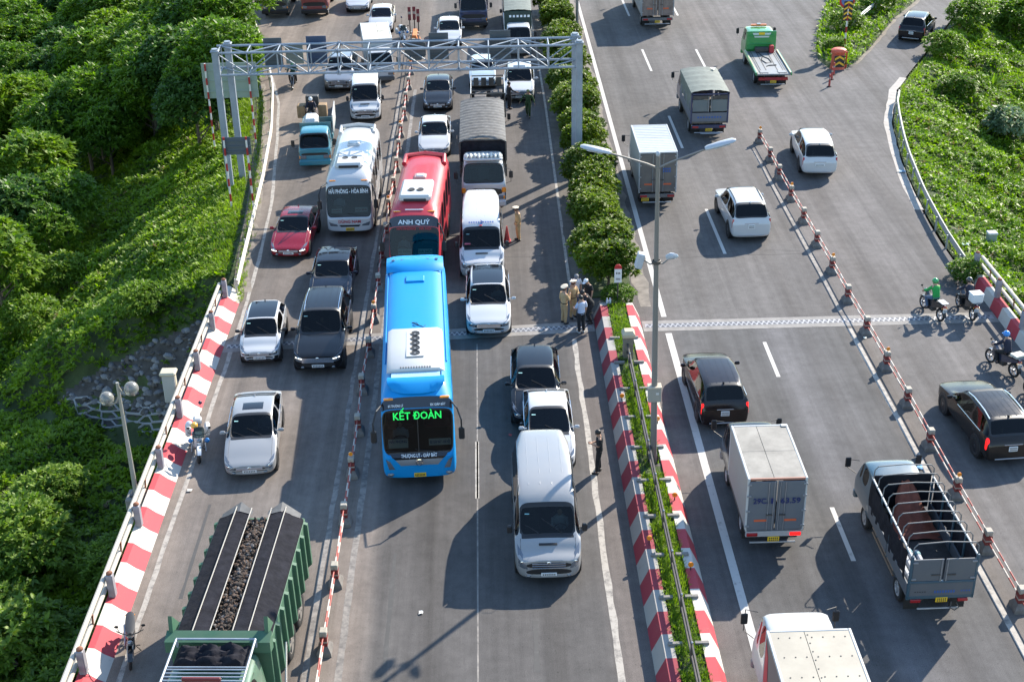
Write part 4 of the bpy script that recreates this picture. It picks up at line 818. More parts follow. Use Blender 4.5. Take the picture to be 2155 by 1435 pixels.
# ------------------------------------------------------------------ vehicle bodies
def shell(root, st, regions, paint_m, sub=2, crease_rows=((3, .2), (4, .6), (5, .5)), cap_crease=.6):
    """a closed body through cross-sections along y; regions become parts of their own (windows, lamps, grille)
    station: (y, zb, zm, zs, zt, ws, wt, w6, d5)   ring of 14 points, strips 0..13, mirrored right (0..6) / left (7..13)"""
    bm = bmesh.new(); R = []
    cl = bm.edges.layers.float.new('crease_edge'); vl = bm.verts.layers.float.new('crease_vert')
    for (y, zb, zm, zs, zt, ws, wt, w6, d5) in st:
        h = [(0, zb), (ws * .80, zb), (ws * .975, zb + .09), (ws, zm), (ws * .985, zs), (wt, zt - d5), (wt * w6, zt - .012), (0, zt)]
        ring = h + [(-x, z) for x, z in h[6:0:-1]]
        R.append([bm.verts.new((x, y, z)) for x, z in ring])
    F = {}
    for i in range(len(st) - 1):
        for k in range(14): F[(i, k)] = bm.faces.new((R[i][k], R[i][(k + 1) % 14], R[i + 1][(k + 1) % 14], R[i + 1][k]))
    for nm, i in (('F', 0), ('B', len(st) - 1)):
        for j in range(7):
            a, b_ = R[i][j], R[i][j + 1]; c, d = R[i][(14 - j - 1) % 14], R[i][(14 - j) % 14]
            q = []
            for x in (a, b_, c, d):
                if x not in q: q.append(x)
            F[(nm, j)] = bm.faces.new(q)
    bmesh.ops.recalc_face_normals(bm, faces=bm.faces)
    def cr(a, b_, v):
        e = bm.edges.get((a, b_))
        if e: e[cl] = max(e[cl], v)
    for i in range(len(st) - 1):
        for j, v in crease_rows:
            cr(R[i][j], R[i + 1][j], v); cr(R[i][14 - j], R[i + 1][14 - j], v)
    for i in (0, len(st) - 1):
        for k in range(14): cr(R[i][k], R[i][(k + 1) % 14], cap_crease)
    ms = [paint_m]; names = ['body']
    for nm, strips, s0, s1, m_, inset, mode, depth in regions:
        ms.append(m_); names.append(nm); mi = len(ms) - 1; own = mi
        keys = [(s, k) for s in (range(s0, s1) if s0 not in ('F', 'B') else [s0]) for k in strips]
        fs = [F[k] for k in keys if k in F and F[k].is_valid]
        if inset > 0:
            if mode == 'each': bmesh.ops.inset_individual(bm, faces=fs, thickness=inset, depth=depth, use_even_offset=True)
            else:
                res = bmesh.ops.inset_region(bm, faces=fs, thickness=inset, depth=depth, use_even_offset=True, use_boundary=True)
                if nm in ('windscreen', 'rear_window') and inset < .1:
                    ms.append(BLACK); names.append('window_seal')
                    for f in res['faces']: f.material_index = len(ms) - 1
        edges = {}
        for f in fs:
            f.material_index = mi
            for e in f.edges: edges[e] = edges.get(e, 0) + 1
        cnt = {}
        for f in fs:
            for v_ in f.verts: cnt[v_] = cnt.get(v_, 0) + 1
        if inset > 0 and nm not in ('headlight', 'tail_light'):
            for v_, n in cnt.items():
                if n == 1 or mode == 'each': v_[vl] = 1.0 if nm == 'side_window' else .85
        for e, n in edges.items():
            if n == 1 or mode == 'each': e[cl] = max(e[cl], 1.0 if nm == 'side_window' else .85)
    me = bpy.data.meshes.new('shell'); bm.to_mesh(me); bm.free()
    for m_ in ms: me.materials.append(m_)
    o = bpy.data.objects.new('shell', me); COL.objects.link(o)
    md = o.modifiers.new('s', 'SUBSURF'); md.levels = sub; md.render_levels = sub
    dg = bpy.context.evaluated_depsgraph_get(); ev = bpy.data.meshes.new_from_object(o.evaluated_get(dg))
    bpy.data.objects.remove(o); bpy.data.meshes.remove(me)
    V = [v.co.copy() for v in ev.vertices]; polys = [(p.material_index, tuple(p.vertices)) for p in ev.polygons]; bpy.data.meshes.remove(ev)
    bv = BVHTree.FromPolygons(V, [p[1] for p in polys])
    out = {}
    for mi, nm in enumerate(names):
        fs = [p[1] for p in polys if p[0] == mi]
        if not fs: continue
        ix = {}; vs = []
        for f in fs:
            for v in f:
                if v not in ix: ix[v] = len(vs); vs.append(V[v])
        g = bpy.data.meshes.new(nm); g.from_pydata([tuple(v) for v in vs], [], [tuple(ix[v] for v in f) for f in fs]); g.materials.append(ms[mi]); g.shade_smooth(); g.set_sharp_from_angle(angle=math.radians(50))
        out.setdefault(nm, []).append(link(nm, g, root))
    return out, bv
def hit(bv, o, d):
    r = bv.ray_cast(Vector(o), Vector(d).normalized())
    return r[0]
def wheel(parent, x, y, r, w_=.2, dual=False, rim=ALLOY, arch=True, n=22):
    s = 1 if x > 0 else -1
    if arch:
        b = MB(); b.lathe([(.01, x + s * .012), (r + .065, x + s * .012), (r + .075, x - s * .02), (r + .075, x - s * .3)], (0, y, r + .02), 'X', n); b.build('wheel_arch', BLACK, parent)
    xo = x + s * .022; wd = w_ * (2.1 if dual else 1)
    b = MB(); b.lathe([(r * .62, xo - s * .01), (r * .66, xo), (r * .92, xo), (r, xo - s * .035), (r, xo - s * (wd - .035)), (r * .9, xo - s * wd), (r * .5, xo - s * wd)], (0, y, r), 'X', n)
    t = b.build('tyre', RUBBER, parent, 40)
    b = MB(); b.lathe([(.008, xo - s * .01), (r * .2, xo - s * .01), (r * .24, xo - s * .04), (r * .5, xo - s * .05), (r * .62, xo - s * .012), (r * .65, xo - s * .012)], (0, y, r), 'X', n)
    for k in range(5):
        a = 2 * PI * k / 5; b.box((xo - s * .028, y + math.cos(a) * r * .38, r + math.sin(a) * r * .38), (.03, r * .46, r * .15), 0, .006, R=Matrix.Rotation(a, 3, 'X'))
    b.build('rim', rim, t, 40)
def mirror(parent, bv, y, z, hw, m_, size=(.2, .1, .14)):
    for s in (-1, 1):
        h = hit(bv, (s * 3, y, z), (-s, 0, 0)); x0 = abs(h.x) if h else hw
        b = MB(); b.box((s * (x0 + .045), y, z), (.12, .04, .04), 0, .01); b.box((s * (x0 + .09 + size[0] / 2), y, z + .02), size, 0, .035)
        b.build('wing_mirror', m_, parent)
def plate(parent, bv, y_dir, z, m_, w_=.47, h_=.11, x=0):
    h = hit(bv, (x, y_dir * 9, z), (0, -y_dir, 0)); y = h.y if h else 0
    o = bx('number_plate', (x, y + y_dir * .012, z), (w_, .03, h_), m_, parent, .004)
    marks(o, (x, y + y_dir * .029, z), w_ * .86, h_ * .8, INK, 7, (0, y_dir, 0), 2 if h_ > .15 else 1)
    return o
def cabin(parent, yc, hw, zfloor, rows, zseat, driver=True, heads=1):
    """seats, dashboard, steering wheel and driver behind the glass"""
    b = MB(); b.box((0, yc - .05, zseat + .28), (hw * 1.7, .42, .2), 0, .06); b.build('dashboard', TRIM, parent)
    MB().tube([(-hw * .42 + .18 * math.cos(t * PI / 7), yc - .36 + .05 * math.sin(t * PI / 7), zseat + .38 + .17 * math.sin(t * PI / 7)) for t in range(14)], .015, 6, closed=True).build('steering_wheel', BLACK, parent)
    for q, y in enumerate(rows):
        for s in (-1, 1):
            b = MB(); b.box((s * hw * .42, y, zseat), (.5, .5, .14), 0, .05); b.box((s * hw * .42, y - .22, zseat + .28), (.48, .13, .5), 0, .05)
            if q < heads: b.box((s * hw * .42, y - .25, zseat + .6), (.26, .1, .16), 0, .04)
            b.build('seat', SEAT, parent)
    MB().box((0, (rows[0] + rows[-1]) / 2, zfloor), (hw * 1.8, abs(rows[0] - rows[-1]) + 2.2, .04)).build('cabin_floor', TRIM, parent)
def driver_in(parent, x, y, z, shirt):
    b = MB(); b.loft([[(x + a * math.cos(t) , y + c * math.sin(t), z + h) for t in [k * PI / 5 for k in range(10)]] for a, c, h in ((.17, .12, 0), (.2, .13, .25), (.22, .12, .42), (.1, .08, .52))])
    b.tube([(x - .2, y, z + .42), (x - .24, y + .1, z + .2), (x - .1, y + .35, z + .24)], [.06, .05, .035], 8); b.tube([(x + .2, y, z + .42), (x + .24, y + .1, z + .2), (x + .1, y + .35, z + .24)], [.06, .05, .035], 8)
    b.build('driver_shirt', mat('shirt_%s' % (shirt,), shirt, .8), parent)
    b = MB(); b.ell((x, y + .01, z + .66), (.08, .1, .12)); b.tube([(x, y, z + .5), (x, y, z + .6)], .05, 8); b.ell((x, y + .11, z + .65), (.015, .02, .025), 6, 4); b.build('driver_head', SKIN, parent)
    MB().ell((x, y - .015, z + .7), (.085, .1, .1)).build('driver_hair', HAIR, parent)

def place(root, u, v, toward=True, rz=0.):
    root.location = (u, v, 0); root.rotation_euler = (0, 0, (PI if toward else 0) + rz)

def car(name, label, cat, group, u, v, paint_m, toward=True, rz=0., kind='sedan', L=4.5, W=1.8, H=1.46, hood=(.74, .98), yc=None, yrf=None, yrr=None, yd=None, zd=None, belt=None,
        wheel_r=.32, axles=None, clear=.2, roof=None, sunroof=None, rails=None, mirror_m=None, grille=None, plate_f=PLATE_W, lamps=HEADL, tail=TAILL, bumper=None, ribs=0, rows=None,
        glass=GLASS, wt_r=.78, skirt=None, spare=False, fore=None, drv=None, drl=False, grille_k=(.5, 3), chrome_grille=True, hood_vent=False, antenna=True, plate_tall=False):
    """root sits under the front bumper when it drives towards us (front at y = 0), else under the rear bumper"""
    root = thing(name, label, cat, group=group); place(root, u, v, toward, rz)
    hl = L / 2; hw = W / 2; Y0 = -hl if toward else hl       # shift so that the reference end is at the origin
    g = dict(sedan=(.95, .15, -1.25, -1.92), hatch=(.85, .2, -1.2, -1.62), suv=(.98, .3, -1.75, -2.1), van=(1.9, 1.15, -2.3, -2.5))[kind]
    yc = g[0] if yc is None else yc; yrf = g[1] if yrf is None else yrf; yrr = g[2] if yrr is None else yrr; yd = g[3] if yd is None else yd
    bf, br = belt or (hood[1] - .03, hood[1] + .04)
    zd = zd if zd is not None else (br + (.07 if kind == 'sedan' else .03))
    roofed = kind != 'sedan'
    st = []
    def S(y, zb, zm, zs, zt, ws, wt, w6=.55, d5=.03): st.append((y + Y0, zb, zm, zs, zt, ws, wt, w6, d5))
    hf = hood[0]
    S(hl, clear + .10, hf * .62, hf - .17, hf - .11, hw * .74, hw * .66)
    S(hl - .12, clear + .02, hf * .62, hf - .11, hf - .05, hw * .92, hw * .80)
    S(hl - .38, clear, hf * .64, hf - .04, hf, hw * .985, hw * .85)
    S((hl - .38 + yc) / 2 + .05, clear, hf * .66, (hf + bf) / 2 - .01, hf + (hood[1] - hf) * .68, hw, hw * .86)
    S(yc, clear, hf * .68, bf, hood[1], hw, hw * .84, .6)
    S(yrf, clear, hf * .68, bf + (br - bf) * .3, fore or H - .05, hw, hw * (wt_r - .02), .62, .035)
    ym = (yrf + yrr) / 2 if not fore else yrf - .52
    S(ym, clear, hf * .68, bf + (br - bf) * .6, H, hw, hw * wt_r, .66, .045)
    S(yrr, clear, hf * .7, br, H - (.06 if not roofed else .045), hw * .99, hw * (wt_r - .03), .64, .04)
    S(yd, clear, hf * .7, min(br, zd - .01), zd, hw * .975, hw * (.78 if not roofed else .82), .66, .03)
    if not roofed:
        S(-hl + .14, clear + .02, hf * .7, zd - .07, zd - .015, hw * .95, hw * .78, .66)
        S(-hl + .03, clear + .05, hf * .68, zd - .22, zd - .14, hw * .88, hw * .76, .66)
    else:
        S(-hl + .05, clear + .03, hf * .7, zd - .24, zd - .16, hw * .95, hw * .84, .7)
    S(-hl, clear + .12, hf * .6, zd - .36, zd - .30, hw * .88, hw * .78, .7)
    nS = len(st)
    sg = range(4, 8)
    reg = [('windscreen', [5, 6, 7, 8], 4, 5, glass, .028, 'region', -.006), ('rear_window', [5, 6, 7, 8], 7, 8, GLASS_D, .045 if kind != 'van' else .14, 'region', -.006)]
    for k in (4, 9):
        reg.append(('side_window', [k], 4, 6, glass, .035, 'region', -.004)); reg.append(('side_window', [k], 6, 8, GLASS_D, .035, 'region', -.004))
    e = nS - 2
    if roofed: reg += [('tail_light', [3, 4], 8, 9, tail, .015, 'region', 0), ('tail_light', [9, 10], 8, 9, tail, .015, 'region', 0)]
    else: reg += [('tail_light', [3], 9, 11, tail, .01, 'region', 0), ('tail_light', [10], 9, 11, tail, .01, 'region', 0)]
    reg += [('lower_grille', [2], 'F', 'F', BLACK, .02, 'each', -.01), ('grille', [3], 'F', 'F', grille or BLACK, .02, 'each', -.008)]
    if roof: reg.append(('roof_glass', [5, 6, 7, 8], 5, 7, roof, .07, 'region', .001))
    if bumper:
        reg.append(('bumper', [1, 2], 0, 1, bumper, 0, 'region', 0)); reg.append(('bumper', [11, 12], 0, 1, bumper, 0, 'region', 0)); reg.append(('bumper', [1], 'F', 'F', bumper, 0, 'each', 0))
    if skirt:
        reg.append(('sill', [1], 0, nS - 1, skirt, 0, 'region', 0)); reg.append(('sill', [12], 0, nS - 1, skirt, 0, 'region', 0))
    out, bv = shell(root, st, reg, paint_m)
    ax = axles or (hl - .86, -hl + .88)
    for y in ax:
        for s in (-1, 1): wheel(root, s * (hw * .985), y + Y0, wheel_r)
    mirror(root, bv, yc - .28 + Y0, bf + .06, hw, mirror_m or paint_m, (.19, .1, .13) if kind != 'van' else (.16, .12, .28))
    pz = clear + .22 if toward else (zd - .42 if roofed else clear + .32)
    plate(root, bv, 1 if toward else -1, max(pz, clear + .2), plate_f, *((.3, .19) if plate_tall else (.47, .11)))
    if toward or True:
        cabin(root, yc - .25 + Y0, hw, clear + .22, [y + Y0 for y in (rows or ((yrf - .5), (yrf - 1.22)))], max(bf - .52, .42))
    if drv: driver_in(root, hw * .42 * (-1), yrf - .55 + Y0 + .02, max(bf - .5, .44), drv)
    if chrome_grille and toward:
        b = MB(); hz = hf * .62
        for k in range(grille_k[1]):
            z = hz + .02 + k * (hf - .17 - hz) / grille_k[1]; h = hit(bv, (0, 9, z), (0, -1, 0))
            if h: b.box((0, h.y + .008, z), (W * grille_k[0], .035, .026 if grille_k[1] < 4 else .038), 0, .004)
        b.build('grille_bar', CHROME, root); h = hit(bv, (0, 9, hf - .2), (0, -1, 0))
        if h: MB().ell((0, h.y + .01, hf - .19), (.07, .02, .045), 12, 6).build('badge', CHROME, root)
    if toward:
        for s in (-1, 1):
            h = hit(bv, (s * hw * .6, 9, clear + .16), (0, -1, 0))
            if h: MB().ell((s * hw * .6, h.y, clear + .17), (.07, .03, .05), 10, 6).build('fog_light', HEADL, root)
        for s in (-.45, .25):                                   # wipers at the foot of the windscreen
            p = [hit(bv, (s * hw + d * .62 * hw, yc - .02 - abs(d) * .28 + Y0, 5), (0, 0, -1)) for d in (0, .5, 1)]
            if all(p): MB().tube([q + Vector((0, .01, .018)) for q in p], .009, 5).build('wiper', BLACK, root)
    else:
        h = hit(bv, (0, -9, clear + .1), (0, 1, 0))
        if h: bx('bumper_trim', (0, h.y, clear + .13), (W * .62, .05, .05), mat('silver_trim', (.45, .46, .48), .35, .6), root, .01)
        h = hit(bv, (0, -9, zd - .27), (0, 1, 0))
        if h: bx('boot_trim', (0, h.y - .004, zd - .27), (W * .34, .02, .03), CHROME, root, .004)
    for s in (-1, 1):
        for y in ((yrf + yc) / 2 - .75, ym - .45):
            h = hit(bv, (s * 3, y + Y0, bf - .14), (-s, 0, 0))
            if h: bx('door_handle', (h.x, h.y, h.z), (.03, .17, .028), mirror_m or paint_m, root, .008)
        b = MB(); pts = [hit(bv, (s * 3, y + Y0, bf + .0 + (br - bf) * max(0, (yrf - y) / (yrf - yrr + .01))), (-s, 0, 0)) for y in (yrf, ym, yrr + .1)]
        if all(pts): MB().tube([p + Vector((s * .004, 0, .01)) for p in pts], .011, 5).build('window_trim', CHROME if kind != 'van' else BLACK, root)
    if sunroof: conform(bv, -hw * .4, hw * .4, sunroof[1] + Y0, sunroof[0] + Y0, .012, 'sunroof', mat('sunroof_glass', (.012, .013, .015), .06, spec=.8), root)
    if toward:
        for s in (-1, 1):
            q = ((s * hw * .58, hf * .66), (s * hw * .86, hf * .70), (s * hw * .94, hf + .03), (s * hw * .64, hf - .10)) if kind != 'van' else ((s * hw * .62, hf * .62), (s * hw * .90, hf * .66), (s * hw * .92, hf + .13), (s * hw * .74, hf - .06))
            o = conform_f(bv, q, .012, 'headlight', lamps, root)
            c_ = ((q[0][0] + q[1][0] + q[2][0] + q[3][0]) / 4, (q[0][1] + q[1][1] + q[2][1] + q[3][1]) / 4); h = hit(bv, (c_[0], 9, c_[1]), (0, -1, 0))
            if h and o: MB().ell((c_[0], h.y + .006, c_[1] - .01), (.06, .02, .045), 10, 6).build('projector', CHROME, o)
        conform(bv, -hw * .78, hw * .78, yc + .0 + Y0, yc + .11 + Y0, .008, 'wiper_cowl', BLACK, root)
        for s in (-1, 1):                                       # bonnet shut lines
            pts = [hit(bv, (s * hw * (.80 if y > hl - .4 else .82), y + Y0, 5), (0, 0, -1)) for y in np.linspace(yc + .1, hl - .2, 6)]
            if all(pts): MB().tube([p + Vector((0, 0, -.002)) for p in pts], .007, 4).build('bonnet_seam', BLACK, root)
        if drl:
            for s in (-1, 1):
                pts = [hit(bv, (s * hw * x, 9, hf - .2 + (x - .6) * .12), (0, -1, 0)) for x in (.60, .74, .86)]
                if all(pts): MB().tube([p + Vector((0, .012, 0)) for p in pts], .015, 6).build('daytime_lamp', DRL, root)
    if rails:
        for s in (-1, 1):
            pts = [hit(bv, (s * hw * (wt_r - .1), y + Y0, 5), (0, 0, -1)) for y in np.linspace(yrf - .1, yrr + .1, 5)]
            if all(pts): MB().tube([p + Vector((0, 0, .03 if 0 < i < 4 else 0)) for i, p in enumerate(pts)], .022, 6).build('roof_rail', rails, root)
    for k in range(ribs):
        x = (k - (ribs - 1) / 2) * hw * 1.0 / max(1, ribs - 1) * 1.05
        pts = [hit(bv, (x, y + Y0, 5), (0, 0, -1)) for y in np.linspace(yrf - (.25 if not fore else .7), yrr + .12, 6)]
        if all(pts): MB().tube([p + Vector((0, 0, -.013)) for p in pts], .022, 6).build('roof_rib', paint_m, root)
    if antenna:
        h = hit(bv, (0, yrr + .14 + Y0, 5), (0, 0, -1))
        if h:
            b = MB(); b.prism([(h.y - .09, h.z - .01), (h.y + .09, h.z - .01), (h.y - .07, h.z + .065)], -.018, .018, 'X'); b.build('roof_antenna', mirror_m or paint_m, root)
    if hood_vent:
        h = hit(bv, (0, yc + .3 + Y0, 5), (0, 0, -1))
        if h: bx('bonnet_vent', (0, h.y, h.z + .01), (.55, .09, .04), BLACK, root, .012)
    sticker = hit(bv, (hw * .6, yrf + (yc - yrf) * .25 + Y0, 5), (0, 0, -1))
    if sticker and toward: bx('windscreen_sticker', (sticker.x, sticker.y, sticker.z + .002), (.14, .08, .008), mat('sticker', (.3, .55, .55), .5), root, .002)
    return root, bv, Y0

# ------------------------------------------------------------------ lorries
def chassis(root, y0, y1, hw, wheels, r=.42, z=.72, rim=None, fenders=True):
    for s in (-1, 1): bx('chassis_rail', (s * .4, (y0 + y1) / 2, z), (.09, abs(y1 - y0), .2), DARKMETAL, root, .01)
    for y, dual in wheels:
        MB().cyl((-hw * .8, y, r), (hw * .8, y, r), .07, n=10).build('axle', DARKMETAL, root)
        for s in (-1, 1): wheel(root, s * (hw - .06), y, r, .22, dual, rim or mat('lorry_rim', (.4, .41, .42), .5, .4, dust=.4), arch=False)
        if fenders:
            for s in (-1, 1):
                b = MB(); b.tube([(s * (hw - .2), y + (r + .1) * math.cos(t), r + (r + .1) * math.sin(t)) for t in np.linspace(.15, PI - .15, 8)], .025, 5); b.build('mudguard', DARKMETAL, root)
def lorry_cab(root, yf, L, W, z0, zbelt, ztop, paint_m, toward, grille_m=BLACK, lamps=HEADL, bump=None, rake=.34, mirrors=True, visor=None):
    """cab-over cab with its front at yf, L long"""
    hw = W / 2; st = []
    def S(y, zb, zm, zs, zt, ws, wt, w6=.7, d5=.05): st.append((y, zb, zm, zs, zt, ws, wt, w6, d5))
    S(yf, z0, z0 + .35, zbelt - .2, zbelt - .03, hw * .92, hw * .88, .7, .02)
    S(yf - .05, z0, z0 + .38, zbelt - .1, zbelt, hw, hw * .93, .7, .02)
    S(yf - rake, z0 + .02, z0 + .4, zbelt, ztop - .1, hw, hw * .86, .76, .05)
    S(yf - rake - .25, z0 + .02, z0 + .4, zbelt + .02, ztop, hw, hw * .86, .8, .07)
    S(yf - L * .72, z0 + .02, z0 + .4, zbelt + .02, ztop, hw, hw * .87, .8, .07)
    S(yf - L + .06, z0 + .02, z0 + .4, zbelt + .02, ztop - .02, hw, hw * .87, .8, .07)
    S(yf - L, z0 + .05, z0 + .4, zbelt, ztop - .07, hw * .97, hw * .84, .8, .07)
    reg = [('windscreen', [5, 6, 7, 8], 1, 2, GLASS, .05, 'region', -.01), ('grille', [3], 'F', 'F', grille_m, .05, 'each', -.01)]
    for i in (2, 3):
        for k in (4, 9): reg.append(('side_window', [k], i, i + 1, GLASS_D, .05, 'region', -.006))
    reg += [('headlight', [2, 3], 0, 1, lamps, .01, 'region', 0), ('headlight', [10, 11], 0, 1, lamps, .01, 'region', 0), ('rear_window', [4], 'B', 'B', GLASS_D, .12, 'region', -.005)]
    out, bv = shell(root, st, reg, paint_m, 2, ((4, .4), (5, .3)), .6)
    bx('bumper', (0, yf + .01, z0 + .02), (W * .98, .2, .3), bump or mat('grey_bumper', (.2, .21, .22), .5, dust=.3), root, .05)
    for s in (-1, 1):
        h = hit(bv, (s * hw * .72, 9, z0 + .3), (0, -1, 0))
        if h:
            bx('headlight', (s * hw * .72, h.y + .005, z0 + .32), (.34, .05, .2), lamps, root, .03)
            bx('indicator', (s * hw * .9, h.y - .01, z0 + .32), (.09, .06, .18), AMBER, root, .02)
    plate(root, bv, 1, z0 + .05, PLATE_Y, .42, .14)
    for s in (-.5, .2):
        p = [hit(bv, (s * hw + d * .5 * hw, 9, zbelt + .05 + d * .12), (0, -1, 0)) for d in (0, .5, 1)]
        if all(p): MB().tube([q + Vector((0, .02, 0)) for q in p], .011, 5).build('wiper', BLACK, root)
    if mirrors:
        for s in (-1, 1):
            b = MB(); b.tube([(s * hw * .92, yf - .12, ztop - .25), (s * (hw + .22), yf + .06, ztop - .3), (s * (hw + .24), yf + .06, zbelt + .1), (s * hw * .98, yf - .1, zbelt - .05)], .014, 6)
            b.build('mirror_arm', DARKMETAL, root)
            bx('wing_mirror', (s * (hw + .24), yf + .05, (ztop + zbelt) / 2 - .05), (.19, .06, .36), BLACK, root, .03)
    b = MB(); b.box((0, yf - .45, zbelt - .1), (W * .85, .45, .2), 0, .05); b.build('dashboard', TRIM, root)
    for s in (-1, 1):
        b = MB(); b.box((s * hw * .45, yf - 1.0, zbelt - .35), (.5, .5, .16), 0, .05); b.box((s * hw * .45, yf - 1.25, zbelt), (.48, .14, .62), 0, .05); b.build('seat', SEAT, root)
    MB().tube([(-hw * .42 + .2 * math.cos(t * PI / 7), yf - .62 + .06 * math.sin(t * PI / 7), zbelt + .05 + .16 * math.sin(t * PI / 7)) for t in range(14)], .016, 6, closed=True).build('steering_wheel', BLACK, root)
    return bv
def rear_end(root, y, hw, z, lit=(), m_=None, plate_x=0):
    """lamp bar, number plate, mudflaps under a lorry's tail at y"""
    bx('lamp_bar', (0, y + .06, z), (hw * 1.96, .1, .2), m_ or mat('tail_bar', (.11, .11, .12), .6, dust=.3), root, .015)
    for s in (-1, 1):
        bx('tail_light', (s * hw * .76, y - .0, z), (.34, .06, .12), BRAKE if s in lit else TAILL, root, .015)
        bx('mudflap', (s * hw * .7, y + .55, .42), (.5, .02, .45), RUBBER, root, 0)
    p = bx('number_plate', (plate_x, y - .01, z - .17), (.36, .03, .17), PLATE_Y, root, .006); marks(p, (plate_x, y - .027, z - .17), .3, .14, INK, 5, (0, -1, 0), 2)
    MB().tube([(-hw * .8, y + .1, z - .36), (hw * .8, y + .1, z - .36)], .035, 8).build('underrun_bar', STEEL, root)
def box_body(root, y0, y1, hw, z0, z1, side_m, roof_m, door_m, text=None, rivets=False, trim=None, blank=False, seam=True):
    """closed freight box from y0 (rear) to y1 with corner posts, rear doors, hinges and lock bars"""
    L = y1 - y0; H = z1 - z0; tr = trim or WHITE
    for s in (-1, 1):
        MB().box((s * (hw - .02), (y0 + y1) / 2, (z0 + z1) / 2), (.04, L - .1, H - .08)).build('side_panel', side_m, root)
        for y in (y0 + .04, y1 - .04): bx('corner_post', (s * (hw - .03), y, (z0 + z1) / 2), (.075, .085, H), tr, root, .012)
        bx('roof_edge', (s * (hw - .025), (y0 + y1) / 2, z1 - .03), (.07, L, .075), tr, root, .012)
        bx('floor_edge', (s * (hw - .02), (y0 + y1) / 2, z0 + .04), (.06, L, .1), DARKMETAL, root, .01)
    for y in (y0 + .035, y1 - .035): bx('roof_edge', (0, y, z1 - .031), (hw * 2 - .13, .07, .07), tr, root, .012)
    MB().box((0, y1 - .03, (z0 + z1) / 2), (hw * 2 - .1, .05, H - .08)).build('front_panel', side_m, root)
    n = 2
    for i in range(n):
        yy0, yy1 = y0 + .06 + (L - .12) * i / n, y0 + .06 + (L - .12) * (i + 1) / n
        for a, b_ in ((-hw + .05, -hw * .12), (-hw * .12, hw - .05)) if seam else ((-hw + .05, hw - .05),):
            MB().box(((a + b_) / 2, (yy0 + yy1) / 2, z1 - .022 - .004 * i), (b_ - a - .012, yy1 - yy0 - .012, .03), 0, .004).build('roof_panel', roof_m, root)
    if rivets:
        b = MB()
        for x in np.linspace(-hw + .25, hw - .2, 7):
            for y in np.linspace(y0 + .3, y1 - .3, 9): b.ell((x, y, z1 - .004), (.022, .022, .012), 6, 4)
        for y in np.linspace(y0 + .2, y1 - .2, 20): b.ell((-hw * .06, y, z1 - .004), (.022, .022, .012), 6, 4)
        o = b.build('rivet', mat('rivet', (.12, .11, .10), .6), root); o['kind'] = 'stuff'
    if blank: return
    for s in (-1, 1):
        d = bx('rear_door', (s * hw * .485, y0 + .0, (z0 + z1) / 2 - .02), (hw * .93, .05, H - .14), door_m, root, .012)
        for z in (.12, .42, .72, .95): bx('hinge', (s * (hw - .05), y0 - .035, z0 + H * z * .95), (.13, .03, .06), STEEL, d, .006)
        for x in (.1, .28): MB().cyl((s * hw * x, y0 - .045, z0 + .06), (s * hw * x, y0 - .045, z1 - .1), .016, n=8).build('lock_bar', STEEL, d)
        bx('door_handle', (s * hw * .22, y0 - .055, z0 + H * .33), (.2, .03, .045), DARKMETAL, d, .006)
        MB().slab([(s * hw * .5 - .2, y0 - .03, z0 + H * .2), (s * hw * .5 + .2, y0 - .03, z0 + H * .2), (s * hw * .5 + .2, y0 - .03, z0 + H * .24), (s * hw * .5 - .2, y0 - .03, z0 + H * .24)], .004).build('reflector_strip', mat('reflector', (.6, .12, .05), .3), d)
    if text:
        for s_, x0, x1 in text: lettering(s_, mat('navy_lettering', (.008, .018, .11), .6), root, (hw * (x0 + x1) / 2, y0 - .074, z0 + H * .6), hw * (x1 - x0), .2, (0, -1, 0))
def tarp_roof(root, y0, y1, hw, z, rise, m_, ribs=9, sag=.05, name='tarpaulin_roof', drop=.35):
    """stretched sheet over hoops: ridges at the hoops, sagging between, hanging over the sides"""
    nx, ny = 12, ribs * 6; rings = []
    for j in range(ny + 1):
        y = y0 + (y1 - y0) * j / ny; ph = j / 6 % 1; r = []
        for i in range(nx + 1):
            a = i / nx * 2 - 1; x = a * hw; zz = z + rise * (1 - a * a) ** .8 - sag * (1 - abs(2 * ph - 1)) * (1 - a ** 4 * .6) + .012 * math.sin(j * 1.7 + i * 2.3)
            r.append((x, y, zz))
        r = [(-hw - .015, y, z - drop + .03 * math.sin(j * .9))] + r + [(hw + .015, y, z - drop + .03 * math.sin(j * 1.3))]
        rings.append(r)
    b = MB(); b.loft(rings, 0, False, False); o = b.build(name, m_, root, 60)
    return o
# ------------------------------------------------------------------ the cars and vans of the jam (driving towards the camera)
JAM = 'vehicles queueing towards the camera'; OUT = 'vehicles driving away on the far carriageway'
P_WHITE = paint('white', (.51, .52, .53), .08); P_SILVER = mat('paint_silver', (.30, .305, .31), .3, .2, .6, dust=.08); P_BLACK = mat('paint_black', (.006, .0065, .008), .1, coat=0, dust=.006)
P_NAVY = mat('paint_navy', (.007, .011, .022), .1, coat=0, dust=.006); P_RED = mat('paint_red', (.22, .003, .014), .22, coat=.25, dust=.015); P_GREY = mat('paint_grey', (.20, .21, .23), .32, .3, .9, dust=.1)
P_BROWN = mat('paint_brown', (.016, .010, .009), .12, coat=0, dust=.01); P_PALE = paint('pale_blue', (.42, .52, .58), .08); P_DKGREY = mat('paint_dark_grey', (.018, .020, .024), .14, .2, dust=.02)
GLASSROOF = mat('black_roof_glass', (.008, .009, .012), .05)
BARE = mat('unpainted_bumper', (.06, .06, .063), .6)
car('silver_sedan', 'silver sedan with dark sunroof beside the red and white parapet', 'car', JAM, -8.41, 39.3, P_SILVER, rz=.06, L=4.6, W=1.79, H=1.47, sunroof=(-.15, -.62), drv=(.2, .2, .22))
